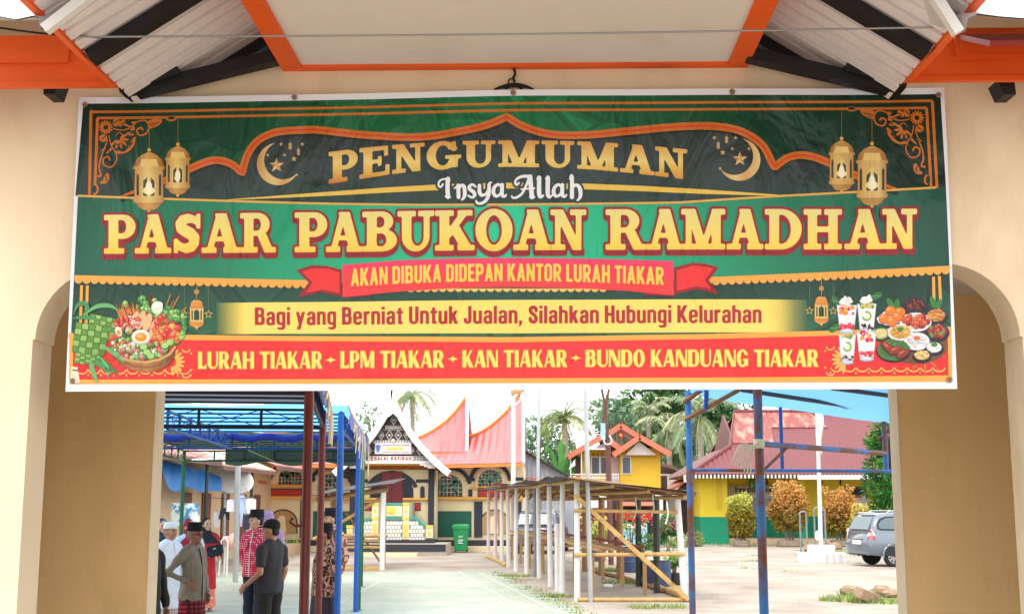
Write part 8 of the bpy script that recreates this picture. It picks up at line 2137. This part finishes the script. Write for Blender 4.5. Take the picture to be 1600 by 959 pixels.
# ================================================================ people
TS = bpy.data.scenes.new('workbench')          # scratch scene: shapes are fused there, then moved over
def remesh(g, voxel, it=2):
    me = bpy.data.meshes.new('tmp'); me.from_pydata(g.v, [], g.f); me.update()
    ob = bpy.data.objects.new('tmp', me); TS.collection.objects.link(ob)
    m = ob.modifiers.new('r', 'REMESH'); m.mode = 'VOXEL'; m.voxel_size = voxel
    if it: s_ = ob.modifiers.new('s', 'SMOOTH'); s_.iterations = it; s_.factor = .5
    vl = TS.view_layers[0]; vl.update(); dg_ = vl.depsgraph
    out = bpy.data.meshes.new_from_object(ob.evaluated_get(dg_))
    bpy.data.objects.remove(ob); bpy.data.meshes.remove(me)
    out.polygons.foreach_set('use_smooth', [True] * len(out.polygons))
    return out
def crease(me, f):
    n = len(me.vertices); co = np.empty(n * 3, dtype=np.float32); no = np.empty(n * 3, dtype=np.float32)
    me.vertices.foreach_get('co', co); me.vertices.foreach_get('normal', no); co = co.reshape(-1, 3); no = no.reshape(-1, 3)
    co += no * f(co[:, 0], co[:, 1], co[:, 2])[:, None]; me.vertices.foreach_set('co', co.ravel()); me.update()
def link(name, me, m, parent):
    o = bpy.data.objects.new(name, me); me.materials.clear(); me.materials.append(m); me.name = name; COL.objects.link(o); o.parent = parent; return o
M_SKIN = [mat('skin_brown', S(176, 124, 98), rough=.5, var=.06, scale=9), mat('skin_tan', S(204, 150, 120), rough=.5, var=.06, scale=9), mat('skin_dark', S(150, 104, 82), rough=.5, var=.06, scale=9)]
M_HAIR = mat('dark_hair', S(30, 26, 26), rough=.6, var=.2); M_HAIRG = mat('grey_hair', S(120, 112, 108), rough=.7, var=.25, scale=30)
M_PECI = mat('black_velvet_cap', S(20, 19, 21), rough=.85, var=.1); M_WCAP = mat('white_knit_cap', S(236, 236, 238, .88), rough=.8, var=.03)
M_EYEW = mat('eye_dark', S(28, 22, 20), rough=.2); M_LIP = mat('lip', S(128, 72, 64), rough=.5)
def cloth_mat(name, col, second=None, scale=40, thr=(.3, .36), kind='cells', var=.08, third=None):
    m = mat(name, col, rough=.85, var=var, scale=5, bump=.35, bscale=9)
    if second:
        t = m.node_tree; n, l = t.nodes, t.links; b = n['Principled BSDF']; tc = n.new('ShaderNodeTexCoord')
        if kind == 'cells':
            v = n.new('ShaderNodeTexVoronoi'); v.inputs['Scale'].default_value = scale; out = v.outputs['Distance']
        elif kind == 'diamond':
            v = n.new('ShaderNodeTexVoronoi'); v.distance = 'MANHATTAN'; v.inputs['Scale'].default_value = scale; v.inputs['Randomness'].default_value = .12; out = v.outputs['Distance']
        elif kind == 'swirl':
            v = n.new('ShaderNodeTexWave'); v.inputs['Scale'].default_value = scale; v.inputs['Distortion'].default_value = 14; v.inputs['Detail'].default_value = 2; v.inputs['Detail Scale'].default_value = 1.6; out = v.outputs['Fac']
        else:
            v = n.new('ShaderNodeTexBrick'); v.inputs['Scale'].default_value = scale; v.offset = 0; v.inputs['Mortar Size'].default_value = .12; v.inputs['Brick Width'].default_value = .5; v.inputs['Row Height'].default_value = .5; out = v.outputs['Fac']
            mp = n.new('ShaderNodeMapping'); mp.inputs['Rotation'].default_value = (R(90), 0, 0); l.new(tc.outputs['Object'], mp.inputs['Vector']); l.new(mp.outputs[0], v.inputs['Vector'])
        if kind != 'check': l.new(tc.outputs['Object'], v.inputs['Vector'])
        mr = n.new('ShaderNodeMapRange'); mr.inputs['From Min'].default_value = thr[0]; mr.inputs['From Max'].default_value = thr[1]; l.new(out, mr.inputs['Value'])
        mx = n.new('ShaderNodeMix'); mx.data_type = 'RGBA'; old = b.inputs['Base Color'].links[0].from_socket
        l.new(mr.outputs[0], mx.inputs[0]); l.new(old, mx.inputs[6]); mx.inputs[7].default_value = (*second, 1); l.new(mx.outputs[2], b.inputs['Base Color'])
    return m
def basis(d, n):
    d = V(d).normalized(); n = (V(n) - d * V(n).dot(d)).normalized(); a = n.cross(d)
    return a, n, d
def hand(g, w, d, n, side, curl=1.0):
    """palm, four fingers and a thumb; d towards the fingertips, n out of the back of the hand"""
    w = V(w); a, n, d = basis(d, n); M_ = Matrix((a, n, d)).transposed()
    g.ell(w + d * .048, (.040, .017, .052), M_, 10, 8); g.ell(w + d * .01, (.027, .02, .03), M_, 8, 6)
    for k, (off, L) in enumerate(((-.030, .064), (-.0105, .076), (.0095, .072), (.029, .056))):
        b = w + d * .088 + a * off; d1 = (d * math.cos(.35 * curl) - n * math.sin(.35 * curl)).normalized(); d2 = (d * math.cos(.95 * curl) - n * math.sin(.95 * curl)).normalized()
        p1 = b + d1 * L * .5; p2 = p1 + d2 * L * .5
        g.tube([b - d * .03, b, p1, p2], [.0095, .0092, .0085, .0066], 7)
    s_ = side; b = w + d * .022 + a * .030 * s_
    p1 = b + (d * .6 + a * .75 * s_ - n * .25).normalized() * .036; p2 = p1 + (d * .9 + a * .25 * s_ - n * .35).normalized() * .030
    g.tube([w + d * .012 + a * .012 * s_, b, p1, p2], [.013, .012, .0105, .0075], 7)
def limb(g, pts, rs, n=12):
    P_ = spline(pts, 3) if len(pts) > 3 else [V(p) for p in pts]
    g.tube(pts, rs, n)
    for p, r in zip(pts, rs): g.ell(p, r * .985, None, 12, 8)
def oval(c, rx, ry, n=28, amp=0.0, k=9, ph=0.0):
    return [V(c) + V((rx * math.cos(2 * PI * i / n) * (1 + amp * math.sin(k * 2 * PI * i / n + ph)), ry * math.sin(2 * PI * i / n) * (1 + amp * math.sin(k * 2 * PI * i / n + ph)), 0)) for i in range(n)]
DOWN = {'e': (.245, .02, 1.10), 'w': (.235, -.06, .855), 'd': (0, -.15, -1), 'n': (1, 0, 0)}
def person(label, px, Y, H, rz, look=0, nod=0, skin=0, R_=None, L_=None, build=1.0, hat=None, hair=None, outfit=(), female=False, glasses=False, group=None):
    t = thing('person', label, 'person', (0, 0, 0), group)
    arms = {}
    for side, spec in ((-1, R_ or DOWN), (1, L_ or DOWN)):
        arms[side] = {k: V((v[0] * side, v[1], v[2])) for k, v in spec.items()}
    piv = V((0, .005, 1.45)); HM = Euler((R(nod), 0, R(look))).to_matrix()
    hp = lambda p: piv + HM @ (V(p) - piv)
    # body: one continuous surface
    g = G()
    for c, r_ in (((0, -.004, 1.592), (.073, .091, .105)), ((0, -.030, 1.528), (.054, .060, .060)), ((0, -.098, 1.566), (.016, .022, .014)), ((0, -.092, 1.585), (.010, .016, .026)), ((0, -.078, 1.608), (.052, .018, .013)), ((0, -.086, 1.530), (.026, .014, .013)), ((0, -.080, 1.494), (.024, .018, .016)),
                  ((.048, -.062, 1.560), (.024, .022, .022)), ((-.048, -.062, 1.560), (.024, .022, .022)), ((.077, .004, 1.570), (.011, .022, .032)), ((-.077, .004, 1.570), (.011, .022, .032))):
        g.ell(hp(c), r_, HM, 14, 10)
    g.tube([(0, .018, 1.37), hp((0, .008, 1.49)), hp((0, -.002, 1.54))], [.060, .053, .052], 14)
    k = build
    for c, r_ in (((0, 0, 1.26), (.158 * k, .100 * k, .17)), ((0, -.015 * k, 1.08), (.140 * k, .108 * k, .16)), ((0, 0, .93), (.152 * k, .112, .12))): g.ell(c, r_, None, 18, 12)
    g.tube([(-.155, .008, 1.365), (-.06, .012, 1.405), (.06, .012, 1.405), (.155, .008, 1.365)], [.058, .062, .062, .058], 12)
    for s_ in (-1, 1):
        limb(g, [(s_ * .082, 0, .90), (s_ * .092, -.012, .49), (s_ * .098, .012, .09)], [.086, .055, .040]); g.ell((s_ * .104, -.062, .042), (.045, .128, .040))
        A = arms[s_]; sh = V((s_ * .178, .01, 1.355)); limb(g, [sh, A['e'], A['w']], [.050, .040, .027]); hand(g, A['w'] + A['d'].normalized() * .012, A['d'], A['n'], -s_ if A.get('flip') else s_ * -1)
    link('body', remesh(g, .0075, 2), M_SKIN[skin], t)
    # face details
    g = G()
    for s_ in (-1, 1):
        g.ell(hp((s_ * .030, -.0865, 1.590)), (.0125, .007, .0062), HM, 8, 6); g.tube([hp((s_ * .014, -.094, 1.611)), hp((s_ * .034, -.094, 1.616)), hp((s_ * .052, -.082, 1.609))], .0042, 5)
    g.build('eyes_and_brows', M_EYEW, t)
    g = G(); g.ell(hp((0, -.0985, 1.531)), (.021, .006, .0055), HM, 10, 6); g.build('mouth', M_LIP, t)
    if glasses:
        g = G()
        for s_ in (-1, 1): g.tube([hp((s_ * .034 + .021 * math.cos(a), -.104, 1.588 + .016 * math.sin(a))) for a in np.linspace(0, 2 * PI, 13)], .0022, 5); g.tube([hp((s_ * .055, -.10, 1.592)), hp((s_ * .080, .0, 1.590))], .0022, 5)
        g.tube([hp((-.013, -.104, 1.59)), hp((.013, -.104, 1.59))], .0022, 5); g.build('glasses', M_CTRIM, t)
    if hair:
        g = G(); g.ell(hp((0, .020, 1.612)), (.0785, .084, .098), HM, 16, 12); g.ell(hp((0, .045, 1.560)), (.068, .055, .055), HM, 14, 10); link('hair', remesh(g, .009, 1), hair, t)
    if hat == 'peci':
        g = G(); rows = []
        for z, e in ((1.632, 1.0), (1.645, 1.01), (1.70, .985), (1.738, .955), (1.744, .92)): rows.append([hp(p + V((0, .004, .10 * (p.y))) if False else p) for p in oval((0, .004, z), .083 * e, .103 * e)])
        rows.append([hp(p) for p in oval((0, .004, 1.738), .03, .05)]); g.loft(rows); o = g.build('peci_cap', M_PECI, t); smooth_by_angle(o, 40)
    elif hat == 'white':
        g = G(); rows = []
        for z, e in ((1.630, 1.0), (1.642, 1.02), (1.685, 1.0), (1.712, .93), (1.724, .78), (1.728, .5), (1.728, .1)): rows.append([hp(p) for p in oval((0, .004, z), .083 * e, .102 * e)])
        g.loft(rows); g.build('round_cap', M_WCAP, t, smooth=True)
    elif hat == 'cap':
        g = G(); g.ell(hp((0, .008, 1.628)), (.086, .103, .092), HM, 18, 12); g.ell(hp((0, .05, 1.60)), (.078, .062, .06), HM, 14, 10)
        g.loft([[hp((x, -.06 - yy * math.sqrt(max(0, 1 - (x / .075) ** 2)), 1.640 - .02 * (x / .07) ** 2 + dz)) for x in np.linspace(-.072, .072, 9) for _ in (0,)] for yy, dz in ((.0, 0), (.10, -.014))], closed=False)
        link('baseball_cap', remesh(G_cap(hp, HM), .008, 1), M_PECI, t)
    # clothes
    for spec in outfit:
        kind, m = spec[0], spec[1]; o_ = spec[2] if len(spec) > 2 else {}
        g = G()
        if kind == 'shirt':
            hem, slv, fl = o_.get('hem', .80), o_.get('sleeve', 1.0), o_.get('flare', 1.0)
            rows = [oval((0, .0, hem), .178 * k * fl, .138 * k * fl, amp=.02, k=7), oval((0, 0, .93), .176 * k, .136 * k, amp=.012, k=6), oval((0, -.012, 1.08), .166 * k, .134 * k, amp=.01, k=5), oval((0, 0, 1.24), .180 * k, .126 * k), oval((0, .006, 1.34), .185, .105), oval((0, .012, 1.40), .120, .082), oval((0, .014, 1.435), .068, .066)]
            g.loft(rows); g.tube([(-.165, .01, 1.362), (-.06, .013, 1.412), (.06, .013, 1.412), (.165, .01, 1.362)], [.068, .072, .072, .068], 12)
            for s_ in (-1, 1):
                A = arms[s_]; sh = V((s_ * .178, .01, 1.357)); e, w_ = A['e'], A['w']
                if slv >= 1: limb(g, [sh, e, w_.lerp(e, .06)], [.068, .055, .044])
                else: limb(g, [sh, sh.lerp(e, slv)], [.070, .064])
            me = remesh(g, .0105, 2)
            rn = random.Random(int(px)); f1, f2 = rn.uniform(0, 6), rn.uniform(0, 6)
            crease(me, lambda x, y, z: .0045 * np.sin(z * 34 + x * 16 + f1) * np.where(np.abs(x) > .12, 1, .4) + .004 * np.sin(x * 40 + z * 9 + f2))
            so = link(o_.get('name', 'shirt'), me, m, t)
            if o_.get('placket'):
                g = G(); g.tube([(0, -.082, 1.42), (0, -.122, 1.30), (0, -.142 * k, 1.08), (0, -.142 * k * fl, hem + .01)], .007, 5); g.build('placket', o_['placket'], so)
            if o_.get('collar'):
                g = G(); g.loft([oval((0, .010, 1.425), .068, .066), oval((0, .004, 1.462), .066, .063), oval((0, .004, 1.462), .060, .057), oval((0, .010, 1.425), .060, .058)], caps=False); g.build('collar', o_['collar'], so)
            if o_.get('pocket'): G().obox((-.085 * k, -.121, 1.26), (.09, .012, .09), (R(-10), 0, R(-28))).build('pocket', o_['pocket'], so)
        elif kind == 'trousers':
            g.ell((0, 0, .93), (.168 * k, .126 * k, .13))
            for s_ in (-1, 1): limb(g, [(s_ * .083, 0, .90), (s_ * .093, -.008, .50), (s_ * .099, .006, .075)], [.100, .075, .064])
            me = remesh(g, .0105, 2)
            crease(me, lambda x, y, z: .005 * np.sin(z * 30 + x * 22))
            link('trousers', me, m, t)
        elif kind == 'skirt':
            top_, bot = o_.get('top', 1.0), o_.get('bot', .12); fl = o_.get('flare', 1.15); rows = []
            for i in range(9):
                u = i / 8; z = top_ + (bot - top_) * u; rows.append(oval((0, 0, z), (.168 + .02 * u) * k * (1 + (fl - 1) * u), (.128 + .03 * u) * k * (1 + (fl - 1) * u), 48, .012 + .035 * u, 7, .8))
            g.loft(rows, caps=False); g.loft([[p * .985 + V((0, 0, p.z * .015)) for p in r_] for r_ in rows][::-1], caps=False); so = g.build(o_.get('name', 'sarong'), m, t, smooth=True)
        elif kind == 'band':
            g.loft([oval((0, 0, o_['z0']), .176 * k, .136 * k), oval((0, 0, o_['z1']), .182 * k, .142 * k)], caps=False); g.build(o_.get('name', 'waist_band'), m, t, smooth=True)
        elif kind == 'robe':
            bot = o_.get('bot', .45); rows = []
            for z, rx, ry, am in ((1.435, .070, .068, 0), (1.40, .122, .084, 0), (1.34, .187, .107, 0), (1.22, .184, .130, 0), (1.05, .178, .142, .01), (.85, .192, .156, .02), (.65, .208, .172, .03), (bot, .222, .186, .04)): rows.append(oval((0, .004, z), rx * k, ry * k, 40, am, 6, .5))
            g.loft(rows[::-1]); g.tube([(-.165, .01, 1.362), (-.06, .013, 1.412), (.06, .013, 1.412), (.165, .01, 1.362)], [.070, .074, .074, .070], 12)
            for s_ in (-1, 1):
                A = arms[s_]; sh = V((s_ * .178, .01, 1.357)); limb(g, [sh, A['e'], A['w'].lerp(A['e'], .05)], [.072, .062, .056])
            me = remesh(g, .011, 2)
            crease(me, lambda x, y, z: .004 * np.sin(x * 34 + z * 6) + .003 * np.sin(z * 28 + x * 12))
            so = link(o_.get('name', 'robe'), me, m, t)
            if o_.get('placket'): g = G(); g.tube([(0, -.088, 1.42), (0, -.128, 1.28), (0, -.138, 1.10)], .007, 5); g.build('placket', o_['placket'], so)
        elif kind == 'hijab':
            g.ell(hp((0, .026, 1.602)), (.092, .092, .122), HM, 18, 12); g.ell(hp((0, .012, 1.50)), (.084, .080, .08), HM, 16, 10)
            dr = o_.get('drop', 1.20); g.loft([oval((0, .008, dr), .225, .165, amp=.03, k=8), oval((0, .010, 1.32), .205, .135, amp=.015, k=8), oval((0, .012, 1.40), .145, .105), oval((0, .012, 1.47), .082, .078), oval((0, .012, 1.53), .06, .06)])
            me = remesh(g, .010, 2)
            crease(me, lambda x, y, z: .004 * np.sin(x * 40 + z * 24))
            link('hijab', me, m, t)
    s_ = H / 1.70
    t.scale = (s_, s_, s_); t.location = (wx(px, Y, 850), Y, 0); t.rotation_euler = (0, 0, R(rz))
    return t
def G_cap(hp, HM):
    g = G(); g.ell(hp((0, .008, 1.640)), (.086, .104, .078), HM, 18, 12); g.ell(hp((0, .035, 1.615)), (.080, .075, .05), HM, 14, 10)
    n = 13; top_, bot = [], []
    xs = [.080 * math.cos(PI * i / (n - 1)) for i in range(n)]
    ring0 = [hp((x, -.055 - .125 * math.sin(PI * i / (n - 1)), 1.622 - .018 * math.sin(PI * i / (n - 1)))) for i, x in enumerate(xs)]
    up = HM @ V((0, 0, .014)); g.prism(ring0, up)
    return g
C_WHITE = cloth_mat('white_robe_cloth', S(232, 234, 242, .86)); C_CHECK = cloth_mat('brown_check_sarong', S(112, 74, 66), S(206, 190, 180), 14, (.3, .6), 'check')
C_OLIVE = cloth_mat('olive_grey_batik', S(132, 124, 112), S(62, 58, 54), 26, (.30, .24), 'diamond'); C_DARKS = cloth_mat('black_cloth', S(38, 36, 40)); C_REDS = cloth_mat('red_sarong', S(166, 26, 44), S(60, 20, 30), 9, (.3, .6), 'check')
C_REDB = cloth_mat('red_white_batik', S(196, 34, 62), S(240, 206, 208), 34, (.42, .36), 'diamond'); C_NAVY = cloth_mat('navy_trousers', S(26, 30, 46)); C_BLK = cloth_mat('charcoal_tee', S(50, 50, 56)); C_BLKT = cloth_mat('dark_trousers', S(36, 34, 38))
C_BATIK = cloth_mat('brown_swirl_batik', S(66, 44, 42), S(206, 156, 132), 6.5, (.56, .66), 'swirl'); C_DKS = cloth_mat('dark_violet_sarong', S(52, 46, 60)); C_MAUVE = cloth_mat('mauve_cloth', S(176, 132, 160)); C_REDD = cloth_mat('red_dress', S(186, 38, 40)); C_REDH = cloth_mat('crimson_hijab', S(160, 26, 40))
C_WHT2 = cloth_mat('white_shawl', S(224, 222, 224, .85)); C_BLKH = cloth_mat('black_hijab', S(28, 28, 34)); C_PEACH = cloth_mat('peach_skirt', S(226, 120, 96), S(240, 190, 160), 16, (.3, .25)); C_BATK2 = cloth_mat('rust_batik', S(120, 70, 60), S(206, 160, 140), 4, (.55, .65), 'swirl'); C_BLUEH = cloth_mat('slate_hijab', S(56, 56, 66))
HIP = {'e': (.33, .14, 1.12), 'w': (.205, -.06, 1.00), 'd': (-.35, -.75, -.45), 'n': (.8, -.5, .2)}
BACK = {'e': (.25, .10, 1.08), 'w': (.10, .185, .90), 'd': (-.9, .1, -.35), 'n': (.1, .9, .1)}
FWD = {'e': (.25, .05, 1.09), 'w': (.215, -.20, .93), 'd': (-.1, -.75, -.6), 'n': (.9, -.1, .2)}
person('man in a long white robe and white round cap over a checked sarong', 265, 17.0, 1.575, 62, 8, 0, 0, hat='white', hair=M_HAIRG, R_={'e': (.25, .09, 1.10), 'w': (.20, .10, .86), 'd': (-.3, .1, -1), 'n': (.9, .3, 0)},
       outfit=(('robe', C_WHITE, {'bot': .50, 'placket': C_WHT2}), ('skirt', C_CHECK, {'top': .95, 'bot': .1})))
person('man in grey patterned shirt and black cap with a hand on his hip', 303, 15.1, 1.585, 70, 4, 2, 2, hat='peci', hair=M_HAIRG, R_=HIP, build=1.05, glasses=True,
       outfit=(('shirt', C_OLIVE, {'hem': .76, 'flare': 1.06, 'collar': C_OLIVE, 'placket': C_DARKS}), ('skirt', C_REDS, {'top': .98, 'bot': .1}), ('band', C_DARKS, {'z0': .80, 'z1': .62, 'name': 'sarong_border'})))
person('woman in crimson hijab and white shawl standing behind the white-robed man', 295, 19.2, 1.60, 35, 15, 0, 1, female=True, outfit=(('robe', C_WHT2, {'bot': .3, 'name': 'long_tunic'}), ('hijab', C_REDH, {'drop': 1.28}), ('skirt', C_WHT2, {'top': .95, 'bot': .1, 'name': 'skirt'})))
wr = person('woman in a long red dress and black hijab with a handbag', 322, 22.0, 1.585, 28, 12, 0, 1, female=True, L_={'e': (.25, 0, 1.12), 'w': (.22, -.18, 1.0), 'd': (-.2, -.8, -.2), 'n': (.8, 0, .5)}, outfit=(('robe', C_REDD, {'bot': .42, 'name': 'dress'}), ('hijab', C_BLKH, {'drop': 1.25}), ('skirt', C_PEACH, {'top': .9, 'bot': .08, 'name': 'skirt'})))
person('woman in a slate hijab half hidden by the left pillar', 253, 19.5, 1.60, 25, 10, 0, 1, female=True, outfit=(('robe', C_BLUEH, {'bot': .3, 'name': 'dress'}), ('hijab', C_BLUEH, {'drop': 1.22}), ('skirt', C_DARKS, {'top': .95, 'bot': .1, 'name': 'skirt'})))
person('man in a black jacket at the picture edge, mostly behind the left pillar', 229, 12.5, 1.66, 60, 0, 0, 2, hat='peci', hair=M_HAIR, outfit=(('shirt', C_DARKS, {'hem': .72, 'name': 'jacket'}), ('trousers', C_BLKT)))
person('smiling man in red and white batik shirt, black cap and navy trousers', 400, 17.9, 1.72, -22, -36, 0, 1, hat='peci', hair=M_HAIR, build=1.08, R_={'e': (.255, .05, 1.10), 'w': (.20, .08, .86), 'd': (-.2, .1, -1), 'n': (.9, .3, 0)}, outfit=(('shirt', C_REDB, {'hem': .82, 'collar': C_REDB, 'placket': C_WHT2, 'pocket': C_REDB}), ('trousers', C_NAVY)))
person('man in charcoal tee and black baseball cap, seen from behind his left side', 424, 14.8, 1.655, -118, 26, 2, 0, hat='cap', hair=M_HAIR, L_=FWD, outfit=(('shirt', C_BLK, {'hem': .84, 'sleeve': .62, 'name': 'tee_shirt', 'collar': C_BLK}), ('trousers', C_BLKT)))
person('person in mauve, hidden behind the men in red batik and charcoal tee', 419, 19.4, 1.72, 170, 0, 0, 1, female=True, outfit=(('robe', C_MAUVE, {'bot': .4, 'name': 'tunic'}), ('hijab', C_MAUVE, {}), ('skirt', C_DARKS, {'top': .95, 'bot': .1, 'name': 'skirt'})))
person('man in brown swirl batik and black cap, hands behind his back', 508, 16.3, 1.56, -66, -18, 0, 0, hat='peci', hair=M_HAIR, L_=BACK, R_=BACK, build=1.22, outfit=(('shirt', C_BATIK, {'hem': .74, 'flare': 1.08, 'collar': C_BATIK}), ('skirt', C_DKS, {'top': .95, 'bot': .1})))
person('taller man in black cap and rust batik, standing behind the swirl batik man', 517, 18.2, 1.74, -40, -24, 0, 1, hat='peci', hair=M_HAIR, L_={'e': (.27, .04, 1.10), 'w': (.25, -.03, .86), 'd': (0, -.2, -1), 'n': (1, 0, 0)}, outfit=(('shirt', C_BATK2, {'hem': .76, 'collar': C_BATK2}), ('trousers', C_BLKT)))
# the handbag of the woman in red
bgc = at(336, 860, 21.6); hb = thing('handbag', 'black leather handbag held by the woman in the red dress', 'handbag', tuple(bgc - V((0, 0, .12))))
M_BAG = mat('black_leather', S(30, 32, 38), rough=.4, var=.1)
o = G().obox(bgc, (.27, .12, .19), (0, R(-14), R(20))).build('bag_body', M_BAG, hb); bevel(o, .03, 3)
o = G().obox(bgc + V((.0, -.035, .045)), (.275, .07, .10), (R(6), R(-14), R(20))).build('flap', M_BAG, hb); bevel(o, .02, 2)
G().tube(spline([bgc + V((-.11, 0, .06)), bgc + V((-.07, .0, .17)), bgc + V((.03, .0, .17)), bgc + V((.10, .0, .10))], 6), .011, 6).build('strap', M_BAG, hb); G().obox(bgc + V((.01, -.085, .04)), (.05, .012, .022), (0, R(-14), R(20))).build('clasp', M_RIM, hb)

bpy.data.scenes.remove(TS)
